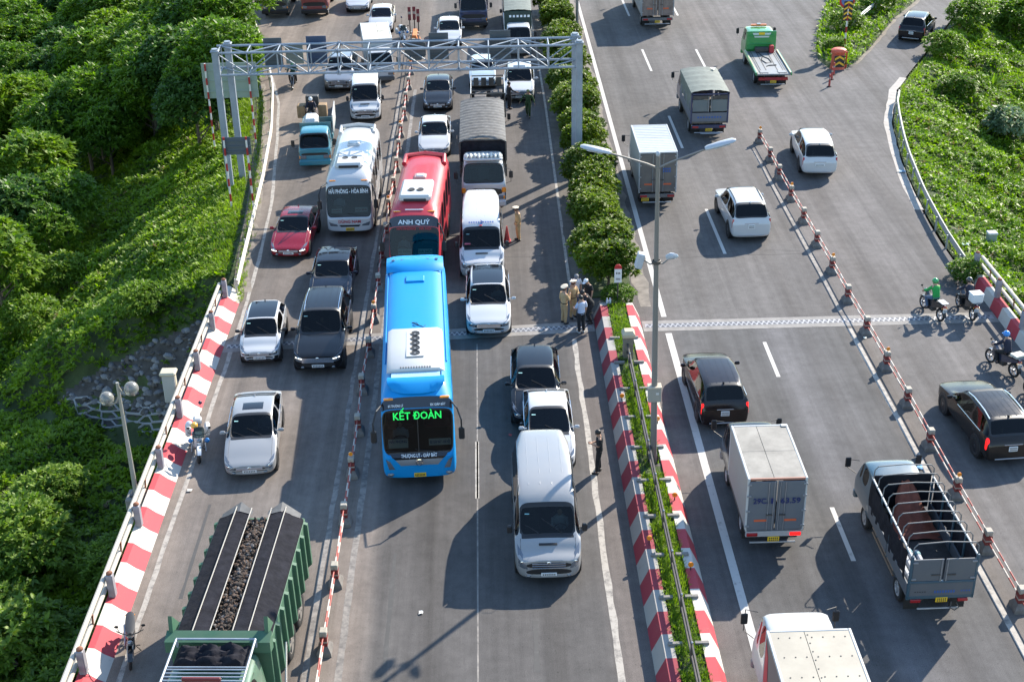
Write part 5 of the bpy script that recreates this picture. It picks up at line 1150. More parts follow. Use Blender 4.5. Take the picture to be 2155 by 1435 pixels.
car('small_hatchback', 'small white hatchback with black roof and black lower bumper', 'car', JAM, -9.22, 47.5, P_WHITE, rz=.03, kind='hatch', L=3.6, W=1.6, H=1.49, hood=(.80, 1.02), yc=.95, yrf=.32, yrr=-1.35, yd=-1.68, roof=GLASSROOF, bumper=BLACK, mirror_m=BLACK, wheel_r=.29, axles=(1.13, -1.25), rows=(-.1, -.9))
car('large_suv', 'large black off-roader with wide chrome grille and ribbed roof', 'car', JAM, -6.83, 46.6, P_BLACK, kind='suv', L=4.95, W=1.98, H=1.9, hood=(1.0, 1.16), yc=.95, yrf=.28, yrr=-1.95, yd=-2.3, clear=.26, wheel_r=.39, rails=CHROME, mirror_m=P_BLACK, ribs=5, drl=True, grille_k=(.62, 4), belt=(1.12, 1.2), rows=(-.3, -1.2))
car('dark_sedan', 'dark blue sedan half hidden behind the large black off-roader', 'car', JAM, -6.95, 52.35, P_NAVY, L=4.8, W=1.84, H=1.45, roof=GLASSROOF)
car('red_sedan', 'metallic red sedan with small sunroof beside the guardrail', 'car', JAM, -9.33, 57.7, P_RED, rz=-.05, L=4.5, W=1.78, H=1.45, sunroof=(-.1, -.5), drl=True)
car('people_van', 'white rounded passenger van with bonnet scoop below the gantry', 'van', JAM, -7.2, 77.5, P_WHITE, rz=.05, kind='van', L=5.0, W=1.82, H=1.93, hood=(.95, 1.2), yc=1.75, yrf=.95, yrr=-2.2, yd=-2.42, belt=(1.15, 1.2), ribs=5, mirror_m=BLACK, hood_vent=True, wheel_r=.33, rows=(.6, -.5, -1.4), wt_r=.85, zd=1.2, axles=(1.55, -1.5), antenna=False)
car('grey_pickup', 'dusty grey off-roader under the gantry signs beside the white van', 'car', JAM, -9.3, 83.5, P_GREY, kind='suv', L=4.9, W=1.86, H=1.8, hood=(.98, 1.12), clear=.27, wheel_r=.37, bumper=BARE, rails=DARKMETAL)
car('white_saloon', 'white sedan near the top edge, behind the small white box truck', 'car', JAM, -7.55, 97.6, P_WHITE, L=4.5, W=1.78, H=1.46)
car('family_suv', 'white car with dark lower grille cut by the top edge of the photo', 'car', JAM, -9.7, 103.9, P_WHITE, kind='suv', L=4.5, W=1.8, H=1.7, lamps=HEADL, bumper=BLACK)
car('white_sedan', 'white sedan right in front of the tarpaulin lorry and behind the red coach', 'car', JAM, -3.0, 71.0, P_WHITE, L=4.6, W=1.77, H=1.47, drv=(.3, .3, .32))
car('charcoal_sedan', 'charcoal sedan below the middle of the gantry', 'car', JAM, -3.0, 79.1, P_DKGREY, L=4.6, W=1.77, H=1.46)
WB = car('minibus', 'white high-roof minibus with blue lettering above the windscreen, beside the red coach', 'van', JAM, -.44, 54.9, P_WHITE, kind='van', L=5.7, W=2.0, H=2.45, hood=(1.05, 1.32), yc=2.05, yrf=1.50, fore=2.02, yrr=-2.55, yd=-2.75, belt=(1.28, 1.3), zd=1.3, ribs=4, mirror_m=BLACK, hood_vent=True, wheel_r=.34, wt_r=.84, rows=(1.0, 0, -1.0), axles=(1.95, -1.8), antenna=False, clear=.22, bumper=P_SILVER)
car('compact_suv', 'white crossover with black panoramic roof on the expansion joint', 'car', JAM, -.2, 49.35, P_WHITE, kind='suv', L=4.48, W=1.85, H=1.65, hood=(.88, 1.06), roof=GLASSROOF, grille_k=(.52, 5), drv=(.35, .33, .3), clear=.2)
car('black_crossover', 'black crossover with raised wipers behind a white sedan', 'car', JAM, 1.45, 42.05, P_BLACK, kind='suv', L=4.6, W=1.84, H=1.56, hood=(.86, 1.03), rz=-.02, yc=.95, yrf=.15, yrr=-1.6, yd=-2.1, wt_r=.74)
car('plain_sedan', 'white sedan squeezed between the black crossover and the silver minibus', 'car', JAM, 1.83, 39.15, P_WHITE, L=4.3, W=1.73, H=1.47, yrf=-.05, yrr=-1.3)
TS = car('silver_minibus', 'silver high-roof minibus nearest the camera in the middle lane', 'van', JAM, 1.46, 33.1, P_SILVER, kind='van', L=5.6, W=2.02, H=2.45, hood=(1.05, 1.32), yc=2.0, yrf=1.46, fore=2.02, yrr=-2.5, yd=-2.7, belt=(1.28, 1.3), zd=1.3, ribs=4, mirror_m=BLACK, hood_vent=True, wheel_r=.34, wt_r=.84, rows=(1.0, 0, -1.0), axles=(1.9, -1.75), antenna=False, clear=.22, drv=(.55, .55, .56))
car('white_crossover', 'white crossover behind the man in green near the hedge', 'car', JAM, 1.95, 80.6, P_WHITE, kind='suv', L=4.55, W=1.84, H=1.68, hood=(.92, 1.06), bumper=BLACK, rz=-.03, sunroof=(.12, -.3))
car('pale_hatchback', 'pale blue white hatchback under the gantry behind the open stake truck', 'car', JAM, -.28, 83.5, P_PALE, kind='hatch', L=4.0, W=1.7, H=1.5, hood=(.8, 1.0))
car('far_white_car', 'white sedan behind the gantry board beside the dark blue truck', 'car', JAM, -2.55, 93.5, P_WHITE, L=4.4, W=1.75, H=1.46)
car('far_white_van', 'white van behind the green covered truck at the top edge', 'van', JAM, 2.2, 97.6, P_WHITE, kind='van', L=5.0, W=1.9, H=2.0, hood=(.95, 1.2), yc=1.75, yrf=1.0, belt=(1.15, 1.2), mirror_m=BLACK, wt_r=.85, zd=1.2, antenna=False, axles=(1.55, -1.5))
rt, bv, Y0 = TS
MB().tube([(-.8, 1.05 + Y0, 2.36), (-.82, .95 + Y0, 2.62), (-.84, .6 + Y0, 2.9)], .008, 5).build('roof_antenna', DARKMETAL, rt)

# ------------------------------------------------------------------ cars driving away
car('white_suv', 'white off-roader seen from behind in the middle of the far carriageway', 'car', OUT, 12.1, 58.45, P_WHITE, False, kind='suv', L=4.84, W=1.89, H=1.85, hood=(1.0, 1.14), yc=.95, yrf=.3, yrr=-1.95, yd=-2.3, zd=1.25, clear=.26, wheel_r=.38, rails=DARKMETAL, spare=False, belt=(1.1, 1.2), plate_tall=True, rz=.02)
car('brown_mpv', 'dark brown people carrier with brake lights on beside the median kerb', 'car', OUT, 8.15, 41.75, P_BROWN, False, kind='suv', L=4.5, W=1.77, H=1.7, hood=(.92, 1.05), yc=1.05, yrf=.35, yrr=-1.8, yd=-2.12, zd=1.15, tail=BRAKE, ribs=5, belt=(1.02, 1.12), plate_tall=True, rz=.03)
car('white_pickup', 'white pickup with closed canopy at the start of the striped barrier', 'pickup', OUT, 17.1, 66.5, P_WHITE, False, kind='suv', L=5.3, W=1.85, H=1.78, hood=(.98, 1.12), yc=1.3, yrf=.6, yrr=-2.2, yd=-2.5, zd=1.2, clear=.28, wheel_r=.38, belt=(1.1, 1.18), rz=-.08, axles=(1.65, -1.4))
car('brown_suv', 'dark brown estate off-roader with silver roof rails at the right edge', 'car', OUT, 17.45, 38.9, mat('paint_bronze', (.030, .025, .022), .14, .3, dust=.02), False, kind='suv', L=4.66, W=1.9, H=1.64, hood=(.9, 1.04), yc=1.0, yrf=.3, yrr=-1.75, yd=-2.1, zd=1.14, rails=CHROME, ribs=6, tail=BRAKE, rz=.07, plate_tall=True, wheel_r=.36)
car('black_crossover', 'black crossover climbing the slip road beside the grassy island', 'car', OUT, 29.1, 92.0, P_BLACK, False, kind='suv', L=4.6, W=1.85, H=1.68, hood=(.9, 1.05), rz=-.47, rails=CHROME, plate_tall=True)

# ------------------------------------------------------------------ coaches
def coach(name, label, u, v, rz, L, W, H, paint_m, zbelt, zws, zbrow, belt_side, low_m=None, brow_m=None, rake=.45, fan_n=2, axles=(-1.9, -5.6)):
    rt = thing(name, label, 'bus', group='coaches in the queue'); place(rt, u, v, True, rz); hw = W / 2; st = []
    def S(y, zb, zm, zs, zt, ws, wt, w6=.84, d5=.03): st.append((y, zb, zm, zs, zt, ws, wt, w6, d5))
    S(0, .36, .62, zbelt - .2, zbelt - .02, hw * .90, hw * .86, .8, .02)
    S(-.10, .30, .62, zbelt - .06, zbelt + .02, hw * .985, hw * .94, .8, .02)
    S(-.10 - rake, .28, .62, belt_side - .05, zws, hw, hw * .96, .82, .10)
    S(-.32 - rake, .28, .62, belt_side, zbrow, hw, hw * .955, .80, .20)
    S(-.95 - rake, .28, .62, belt_side, H - .02, hw, hw * .955, .80, .42)
    n = max(4, int(round((L - 2.2) / 1.45)))
    for k in range(n + 1):
        y = -1.35 - rake - (L - 2.0 - rake) * k / n; S(y, .28, .62, belt_side, H, hw, hw * .955, .80, .44)
    S(-L + .1, .32, .62, belt_side, H - .12, hw * .98, hw * .93, .80, .36); S(-L, .40, .66, belt_side - .1, H - .4, hw * .93, hw * .88, .80, .2)
    nS = len(st)
    reg = [('windscreen', [5, 6, 7, 8], 1, 2, GLASS, .045, 'region', -.01)]
    if brow_m: reg.append(('destination_panel', [5, 6, 7, 8], 2, 3, brow_m, .01, 'region', 0))
    for i in range(3, nS - 3):
        for k in (4, 9): reg.append(('side_window', [k], i, i + 1, GLASS_D, .03, 'region', -.008))
    if False: pass
    reg.append(('rear_window', [5, 6, 7, 8], nS - 2, nS - 1, GLASS_D, .1, 'region', -.006))
    if low_m: reg.append(('front_panel', [2, 3], 'F', 'F', low_m, .0, 'region', 0))
    out, bv = shell(rt, st, reg, paint_m, 2, ((4, .5), (5, .5)), .5)
    for y in axles:
        for s in (-1, 1): wheel(rt, s * (hw * .985), y, .46, .26, rim=mat('lorry_rim', (.4, .41, .42), .5, .4, dust=.4))
    MB().box((0, (-L) / 2, .62), (W * .9, L - .6, .05)).build('saloon_floor', TRIM, rt)
    for k in range(int((L - 3) / 1.1)):
        for s in (-1, 1):
            b = MB(); b.box((s * hw * .52, -2.3 - 1.1 * k, 1.1), (.95, .45, .14), 0, .04); b.box((s * hw * .52, -2.55 - 1.1 * k, 1.5), (.95, .14, .75), 0, .05); b.build('seat', mat('coach_seat', (.16, .03, .04), .85), rt)
    MB().box((0, -.62, zbelt - .12), (W * .9, .7, .16), 0, .05).build('dashboard', TRIM, rt)
    driver_in(rt, hw * .5, -1.45, .95, (.55, .57, .62))
    MB().tube([(hw * .5 + .22 * math.cos(t * PI / 7), -.95 + .1 * math.sin(t * PI / 7), zbelt + .12 + .18 * math.sin(t * PI / 7)) for t in range(14)], .016, 6, closed=True).build('steering_wheel', BLACK, rt)
    MB().box((0, -rake * .55 - .08, (zbelt + zws) / 2), (.03, .03, zws - zbelt - .1), 0, .005, R=Matrix.Rotation(math.atan(rake / (zws - zbelt)), 3, 'X')).build('windscreen_bar', BLACK, rt) if rake < .4 else None
    for s in (-1, 1):
        b = MB(); z1 = zws + .1; b.tube([(s * hw * .9, -.35 - rake, z1), (s * (hw + .08), .0, z1 + .12), (s * (hw + .2), .22, z1 - .2), (s * (hw + .2), .22, z1 - .55)], .03, 8); b.build('mirror_arm', BLACK, rt)
        bx('wing_mirror', (s * (hw + .2), .21, z1 - .72), (.2, .1, .46), BLACK, rt, .04)
    for s in (-.5, .3):
        p = [hit(bv, (s * hw + d * .6 * hw, 9, zbelt + .08 + d * .10), (0, -1, 0)) for d in (0, .5, 1)]
        if all(p): MB().tube([q + Vector((0, .025, 0)) for q in p], .012, 5).build('wiper', BLACK, rt)
    plate(rt, bv, 1, .46, PLATE_Y, .4, .15)
    return rt, bv, hw
def front_text(rt, bv, s, m_, z, width, h_, x=0, off=.012):
    a, b_ = hit(bv, (x, 9, z - h_ / 2), (0, -1, 0)), hit(bv, (x, 9, z + h_ / 2), (0, -1, 0))
    e = max(a.y, b_.y, hit(bv, (x + width * .45, 9, z), (0, -1, 0)).y, hit(bv, (x - width * .45, 9, z), (0, -1, 0)).y) if True else 0
    up = Vector((0, b_.y - a.y, h_)).normalized(); n = Vector((0, up.z, -up.y)) if up.z > 0 else Vector((0, 1, 0))
    c = (a + b_) / 2 + n * (off + .01)
    return lettering(s, m_, rt, c, width, h_, n, up), c, n, up
def dash_card(rt, x, y, z, w_, h_, lines, ink, m_=None):
    o = MB().slab([(x + w_ / 2, y, z - h_ / 2), (x - w_ / 2, y, z - h_ / 2), (x - w_ / 2, y - .1, z + h_ / 2), (x + w_ / 2, y - .1, z + h_ / 2)], .01).build('route_card', m_ or mat('card', (.72, .72, .70), .6), rt)
    for i, s in enumerate(lines):
        zz = z + h_ * (.25 - .5 * i) if len(lines) > 1 else z
        lettering(s, ink[i], o, (x, y - .05 + .022, zz), w_ * .88, h_ * (.34 if len(lines) > 1 else .5), (0, 1, .1 / h_), (0, -.1, h_))
def roof_cooler(rt, y, z, w_, l_, h_, m_, fans, along=True):
    b = MB(); b.box((0, y, z + h_ / 2 - .03), (w_, l_, h_), 0, .09); o = b.build('roof_cooler', m_, rt)
    for x, yy, r in fans:
        f = MB(); f.lathe([(r * .2, z + h_ + .004), (r * .85, z + h_ + .006), (r, z + h_ + .02), (r * 1.08, z + h_ - .02)], (x, yy, 0), 'Z', 16); f.build('fan', mat('fan_grille', (.05, .045, .04), .5), o)
    return o
LET_W = mat('white_lettering', (.72, .75, .78), .6); LET_R = mat('red_lettering', (.45, .02, .03), .6); LET_B = mat('blue_lettering', (.03, .10, .34), .6); LET_G = mat('lit_green_letters', (.01, .62, .09), emit=.45)
P_CYAN = mat('paint_bright_blue', (.0, .24, .58), .45, coat=.12, dust=.01, spec=.25); P_CORAL = mat('paint_coach_red', (.46, .022, .04), .4, coat=.3, dust=.06)
# white coach
rt, bv, hw = coach('white_coach', 'white coach with red name under its windscreen beside the red sedan', -6.70, 60.3, 0, 8.0, 2.24, 3.1, P_WHITE, 1.02, 2.42, 2.75, 1.45, axles=(-1.7, -5.7))
front_text(rt, bv, 'HẢI PHÒNG - HÒA BÌNH', LET_W, 2.18, 1.85, .2)
front_text(rt, bv, 'DŨNG NAM', LET_R, .84, 1.05, .15)
dash_card(rt, .62, -.42, 1.22, .5, .17, ['HẢI PHÒNG'], [LET_R]); dash_card(rt, -.55, -.42, 1.25, .6, .2, ['HÒA BÌNH'], [LET_R])
for s in (-1, 1):
    h = hit(bv, (s * .75, -.75, 9), (0, 0, -1)); bx('marker_light', (h.x, h.y, h.z), (.3, .1, .05), AMBER, rt, .015)
b = MB(); b.box((0, -2.3, 3.1), (1.35, 1.9, .3), 0, .12); ac = b.build('roof_cooler', WHITE, rt)
for x in (-.22, .22):
    MB().lathe([(.02, 3.255), (.13, 3.257), (.15, 3.27), (.16, 3.24)], (x, -2.2, 0), 'Z', 16).build('fan', mat('fan_grille', (.05, .045, .04), .5), ac)
bx('air_intake', (0, -1.36, 3.1), (.95, .06, .12), BLACK, ac, .02)
bx('roof_hatch', (0, -4.6, 3.12), (.6, .6, .12), WHITE, rt, .04); bx('roof_hatch', (0, -4.6, 3.19), (.45, .42, .05), mat('hatch_grey', (.45, .5, .52), .4), rt, .02)
MB().tube([(-.85, -6.6, 3.0), (-.85, -7.3, 3.12), (0, -7.5, 3.15), (.85, -7.3, 3.12), (.85, -6.6, 3.0)], .1, 8).build('rear_spoiler', WHITE, rt)
for s in (-1, 1): conform_f(bv, ((s * .55, .62), (s * .92, .64), (s * .98, .84), (s * .62, .72)), .02, 'headlight', HEADL, rt)
conform_f(bv, ((-.42, .58), (.42, .58), (.52, .68), (-.52, .68)), .015, 'grille_slot', BLACK, rt)
# red coach
rt, bv, hw = coach('red_coach', 'red coach with white roof cooler behind the bright blue coach', -3.40, 54.95, -.045, 8.2, 2.3, 3.3, P_CORAL, 1.1, 2.5, 2.95, 1.5, brow_m=mat('black_gloss', (.012, .012, .014), .15, coat=1), axles=(-1.7, -5.7))
h = hit(bv, (0, 9, 2.62), (0, -1, 0))
front_text(rt, bv, 'ANH QUÝ', LET_W, 2.66, 1.4, .2)
front_text(rt, bv, 'HẢI PHÒNG - HÀ NỘI', LET_R, 2.4, 1.5, .1)
dash_card(rt, .45, -.42, 1.34, .62, .22, ['HẢI PHÒNG'], [mat('green_lettering', (.02, .2, .12), .6)], mat('pale_card', (.5, .68, .64), .6)); dash_card(rt, -.45, -.42, 1.34, .62, .22, ['HÀ NỘI'], [mat('green_lettering', (.02, .2, .12), .6)], mat('pale_card', (.5, .68, .64), .6))
for s in (-1, 1):
    h = hit(bv, (s * .75, -1.02, 9), (0, 0, -1)); bx('marker_light', (h.x, h.y, h.z), (.34, .1, .05), AMBER, rt, .015)
h = hit(bv, (0, -1.04, 9), (0, 0, -1)); bx('marker_strip', (0, h.y, h.z + .01), (.8, .05, .04), LET_W, rt, .01)
ac = roof_cooler(rt, -2.55, 3.3, 1.42, 2.1, .3, WHITE, [(-.2, -2.9 + .7, .15), (.2, -2.9 + .7, .15)]); bx('air_intake', (0, -1.5, 3.36), (1.0, .06, .13), BLACK, ac, .02)
bx('roof_hatch', (0, -4.55, 3.32), (.55, .55, .14), mat('hatch_pink', (.5, .28, .26), .5), rt, .04); bx('roof_hatch', (0, -4.55, 3.4), (.36, .36, .05), mat('hatch_grey', (.45, .5, .52), .4), rt, .02)
MB().tube([(-.95, -6.7, 3.15), (-.92, -7.5, 3.28), (0, -7.75, 3.3), (.92, -7.5, 3.28), (.95, -6.7, 3.15)], .12, 8).build('rear_spoiler', P_CORAL, rt)
# blue coach
rt, bv, hw = coach('blue_coach', 'bright blue coach with green lit sign, longest vehicle in the queue', -2.60, 38.75, .042, 11.6, 2.49, 3.42, P_CYAN, 1.2, 2.75, 3.1, 1.62, low_m=None, brow_m=mat('black_gloss', (.012, .012, .014), .15, coat=1), rake=.38, axles=(-2.4, -8.4))
front_text(rt, bv, 'KẾT ĐOÀN', LET_G, 2.5, 1.6, .26, off=.03)
front_text(rt, bv, 'BX THƯỢNG LÝ', LET_W, 2.83, .5, .08, x=.7); front_text(rt, bv, 'BX GIÁP BÁT', LET_W, 2.83, .5, .08, x=-.7)
front_text(rt, bv, 'THƯỢNG LÝ - GIÁP BÁT', LET_W, 1.165, 1.2, .12, off=.05)
dash_card(rt, .68, -.30, 1.5, .66, .3, ['HẢI PHÒNG', 'BX THƯỢNG LÝ'], [LET_B, LET_R]); dash_card(rt, -.72, -.30, 1.5, .75, .2, ['BX GIÁP BÁT - HÀ NỘI'], [LET_B])
b = MB(); b.loft([[(x, -.72 - .25 * abs(x / .8) ** 3, 3.17) for x in np.linspace(-.8, .8, 9)]] + [[(x, -.98 - .06 * x ** 2, 3.40) for x in np.linspace(-.96, .96, 9)], [(x, -1.3, 3.48) for x in np.linspace(-.96, .96, 9)], [(x, -1.55, 3.38) for x in np.linspace(-.93, .93, 9)]], 0, False, False); b.build('brow_fairing', P_CYAN, rt, 60)
conform_f(bv, ((-.62, .84), (.62, .84), (.80, 1.07), (-.80, 1.07)), .02, 'grille_panel', mat('pale_grille', (.26, .28, .31), .4, .3), rt, 1, 8); conform_f(bv, ((-.80, 1.07), (.80, 1.07), (1.0, 1.26), (-1.0, 1.26)), .016, 'sign_strip', mat('black_gloss', (.012, .012, .014), .15, coat=1), rt, 1, 8)
for s in (-1, 1): conform_f(bv, ((s * .82, .70), (s * 1.02, .70), (s * 1.12, 1.10), (s * .98, 1.02)), .02, 'headlight', HEADL, rt)
MB().lathe([(.11, .05), (.13, .08), (.1, .09)], (0, 0, .99), 'Y', 16).build('badge', CHROME, rt); lettering('H', CHROME, rt, (0, .1, .99), .14, .1, (0, 1, 0))
for s in (-1, 1):
    h = hit(bv, (s * .93, -.68, 9), (0, 0, -1)); bx('marker_light', (h.x, h.y, h.z + .02), (.32, .12, .06), AMBER, rt, .02)
    MB().ell((s * .98, .0, .5), (.12, .05, .07), 10, 6).build('fog_light', HEADL, rt)
    bx('roof_gutter', (s * 1.06, -6.6, 3.22), (.06, 7.6, .05), P_CYAN, rt, .02)
b = MB(); b.loft([[(-.98, y, 3.42), (-.95, y, z), (-.80, y, z + .1), (.80, y, z + .1), (.95, y, z), (.98, y, 3.42)] for y, z in ((-1.75, 3.46), (-2.05, 3.58), (-3.0, 3.62), (-4.45, 3.62), (-4.6, 3.44))], 0, True, True); ac = b.build('roof_cooler', WHITE, rt, 40)
MB().box((0, -3.25, 3.725), (.62, 1.9, .03), 0, .02).build('fan_plate', WHITE, ac)
for k in range(5): MB().lathe([(.03, 3.746), (.14, 3.746), (.165, 3.765), (.175, 3.73)], (0, -2.55 - .36 * k, 0), 'Z', 16).build('fan', mat('fan_dark', (.02, .02, .02), .5), ac)
for k in range(12): bx('vent_slot', ((k - 5.5) * .09, -1.87, 3.55), (.045, .2, .1), mat('vent_grey', (.12, .12, .12), .6), ac, .005)
MB().slab([(-.82, -1.72, 3.42), (.82, -1.72, 3.42), (.82, -1.35, 3.42), (-.82, -1.35, 3.42)], .02, off=.01).build('roof_decal', mat('pale_decal', (.30, .52, .68), .4, dust=.1), rt)
bx('roof_hatch', (0, -9.2, 3.44), (.72, .5, .09), P_CYAN, rt, .03)
b = MB(); b.loft([[(x, y - .25 * (x / 1.1) ** 2 * (1 if k < 2 else .3), z - .12 * (x / 1.1) ** 4) for x in np.linspace(-1.12, 1.12, 11)] for k, (y, z) in enumerate(((-9.95, 3.40), (-10.15, 3.56), (-10.7, 3.6), (-11.35, 3.5), (-11.6, 3.1)))], 0, False, False); sp = b.build('rear_spoiler', P_CYAN, rt, 60)
for x in (-.85, -.5, .5, .85): MB().lathe([(.01, 3.59), (.06, 3.592), (.07, 3.57)], (x, -10.75, 0), 'Z', 10).build('marker_light', mat('dark_lens', (.03, .06, .12), .3), sp)
MB().tube([(.1, -5.3, 3.43), (.0, -5.2, 3.44), (-.12, -5.25, 3.44), (-.05, -5.45, 3.44), (.12, -5.5, 3.43), (-.3, -5.1, 3.43), (-.36, -5.25, 3.43)], .012, 5).build('loose_cable', BLACK, rt)


# blue script and windscreen stickers on the white minibus
rt, bv, Y0 = WB
def on_top(x, y):
    h = hit(bv, (x, y, 6), (0, 0, -1)); return h
a, b_ = on_top(0, 1.36 + Y0), on_top(0, 1.12 + Y0); d = (b_ - a).normalized(); n_ = Vector((0, -d.z, d.y)); n_ = n_ if n_.z > 0 else -n_
c = (a + b_) / 2 + n_ * .03
o = marks(rt, c, 1.15, .12, LET_B, 11, n_); o.name = 'script_lettering'
MB().tube([c + d * -.17 + Vector((.05, 0, .01)), c + Vector((-.08, 0, .02)), c + d * .1 + Vector((.02, 0, .02))], .02, 5).build('logo_stroke', LET_B, rt)
MB().ell(c - d * .2 + Vector((.02, 0, .01)), (.09, .05, .02), 8, 4).build('logo_mark', LET_R, rt)
q = on_top(.62, 1.9 + Y0); st_ = bx('windscreen_sticker', (q.x, q.y, q.z), (.26, .26, .02), mat('sticker_red', (.5, .12, .16), .6), rt, .06)
# ------------------------------------------------------------------ lorries of the jam
P_TEAL = paint('teal', (.012, .19, .27), .1, .35); P_GREEN = paint('dump_green', (.045, .14, .085), .2, .5); P_DKGREEN = paint('dark_green', (.018, .05, .045), .1); P_MAROON = paint('maroon', (.20, .016, .022), .1); P_DKBLUE = paint('dark_blue', (.016, .028, .085), .1)
TARP = mat('grey_tarpaulin', (.12, .118, .115), .8, ns=2.5, na=.3, bs=4, bd=.3); TARP_BK = mat('black_tarpaulin', (.018, .018, .023), .9, ns=3, na=.35, bs=5, bd=.6, spec=.12); TARP_GN = mat('green_tarpaulin', (.13, .15, .13), .7, ns=2, na=.2, bs=4, bd=.3); TARP_DG = mat('dark_green_tarpaulin', (.03, .05, .042), .75, ns=2, na=.3)
WOODBED = mat('bed_planks', (.13, .11, .09), .8, ns=4, na=.3)
def low_bed(rt, y0, y1, hw, z, h, m_, posts=4, inner=None):
    """dropside bed: floor, tailgate, sides as separate boards with posts"""
    MB().box((0, (y0 + y1) / 2, z), (hw * 2 - .06, y1 - y0, .08)).build('bed_floor', inner or WOODBED, rt)
    for s in (-1, 1):
        for k in range(2): bx('side_board', (s * hw, (y0 + y1) / 2 + (k - .5) * (y1 - y0) / 2, z + h / 2 + .05), (.045, (y1 - y0) / 2 - .05, h), m_, rt, .01)
        for k in range(posts): bx('bed_post', (s * (hw + .01), y0 + (y1 - y0) * k / (posts - 1), z + h / 2 + .06), (.07, .06, h + .06), m_, rt, .01)
    for y in (y0, y1): bx('end_board', (0, y, z + h / 2 + .05), (hw * 2 - .05, .045, h), m_, rt, .01)
# small teal truck with wrapped goods
rt = thing('small_truck', 'teal dropside truck with one side board folded up beside the white coach', 'truck', group='lorries in the queue'); place(rt, -9.35, 69.9, True, .05)
chassis(rt, -.4, -5.1, .84, [(-.95, False), (-3.6, True)], .33, .58)
lorry_cab(rt, 0, 1.75, 1.74, .38, 1.18, 1.95, P_TEAL, True, rake=.55, bump=P_TEAL)
low_bed(rt, -5.1, -1.95, .88, .84, .38, mat('bed_teal', (.05, .17, .20), .5, dust=.3))
bx('front_rack', (0, -1.92, 1.62), (1.7, .05, .75), mat('bed_teal', (.05, .17, .20), .5, dust=.3), rt, .01)
b = MB(); b.box((-.93, -3.6, 1.75), (.05, 2.6, 1.0), 0, .01, R=None); b.build('raised_side_board', mat('board_back', (.45, .45, .44), .6, dust=.3), rt)
t = thing('wrapped_load', 'tall silver wrapped load standing in the bed of the teal truck', 'load', (0, 0, 0)); t.matrix_world = Matrix.Translation((-9.35, 69.9, 0)) @ Matrix.Rotation(PI + .05, 4, 'Z')
WRAP = mat('plastic_wrap', (.52, .53, .53), .35, ns=3, na=.25, bs=7, bd=.8); CARD = mat('cardboard', (.30, .20, .11), .8, ns=3, na=.2)
b = MB(); b.box((.30, -3.1, 1.45), (.8, 1.3, 1.1), 0, .16); b.build('wrapped_bundle', WRAP, t); b = MB(); b.box((.25, -2.35, 1.3), (.7, .45, .8), 0, .05); b.build('carton', CARD, t); b = MB(); b.box((.62, -2.75, 1.35), (.25, .7, .85), 0, .06); b.build('carton', CARD, t)
# small white box truck with a dirty cream roof
rt = thing('small_box_truck', 'small white truck with stained cream box roof left of the divider start', 'truck', group='lorries in the queue'); place(rt, -6.74, 85.2, True, .12)
chassis(rt, -.4, -6.2, .84, [(-1.0, False), (-4.6, True)], .33, .58)
lorry_cab(rt, 0, 1.7, 1.75, .4, 1.22, 2.05, P_WHITE, True, rake=.5, bump=mat('dark_bumper', (.08, .08, .08), .6))
box_body(rt, -6.3, -1.95, .93, .8, 2.45, WHITE, mat('stained_cream', (.50, .47, .40), .6, ns=1.2, na=.3), WHITE)
# cab-over trucks cut by the top edge
for nm, lb, u, v, pm, L in (('green_truck', 'dark green truck with orange yellow plate at the top left of the road', -15.8, 103.0, P_DKGREEN, 7), ('maroon_truck', 'dark red truck second from the left at the top edge', -12.8, 102.8, P_MAROON, 7), ('blue_truck', 'dark blue truck with yellow plate at the top edge in the lane by the hedge', -.85, 98.0, P_DKBLUE, 7)):
    rt = thing(nm, lb, 'truck', group='lorries in the queue'); place(rt, u, v, True)
    chassis(rt, -.4, -L, .95, [(-1.1, False), (-L + 1.6, True)], .42, .72)
    lorry_cab(rt, 0, 1.9, 2.05, .5, 1.45, 2.35, pm, True, rake=.4, bump=BLACK)
    low_bed(rt, -L, -2.15, 1.02, 1.0, 1.1, pm)
# truck with dark green cover and big white letters
rt = thing('covered_truck', 'white truck with dark green cover and pale lettering on its front by the hedge', 'truck', group='lorries in the queue'); place(rt, 2.2, 90.8, True, -.01)
chassis(rt, -.4, -6.0, .84, [(-1.0, False), (-4.4, True)], .35, .6)
lorry_cab(rt, 0, 1.7, 1.75, .4, 1.22, 2.02, P_WHITE, True, rake=.5)
low_bed(rt, -6.0, -1.95, .92, .86, .5, WHITE)
b = MB(); b.box((0, -3.98, 2.0), (1.84, 4.0, 1.3), 0, .05); b.build('tarpaulin_cover', TARP_DG, rt)
tarp_roof(rt, -6.0, -1.96, .93, 2.66, .1, TARP_GN, 5, .02)
marks(rt, (-.1, -1.955, 2.3), 1.5, .22, LET_W, 6)
# open stake truck in front of the pale hatchback
rt = thing('open_stake_truck', 'small truck with open dark stake bed carrying crates in front of the tarpaulin lorry', 'truck', group='lorries in the queue'); place(rt, .02, 73.35, True)
chassis(rt, -.4, -5.5, .84, [(-.95, False), (-4.1, True)], .35, .6)
lorry_cab(rt, 0, 1.7, 1.8, .4, 1.25, 2.0, mat('ribbed_white', (.5, .56, .56), .5, dust=.2), True, rake=.5)
low_bed(rt, -5.5, -1.95, .97, .85, .5, DARKMETAL)
for s in (-1, 1):
    for z in (1.6, 1.95, 2.3): bx('rail', (s * .97, -3.72, z), (.045, 3.55, .07), WHITE if z > 2.2 else DARKMETAL, rt, .01)
    for y in np.linspace(-5.5, -1.95, 5): bx('stake', (s * .97, y, 1.8), (.05, .05, 1.05), DARKMETAL, rt, .01)
for y in (-5.5, -1.95):
    for z in (1.7, 2.3): bx('rail', (0, y, z), (1.9, .045, .07), DARKMETAL, rt, .01)
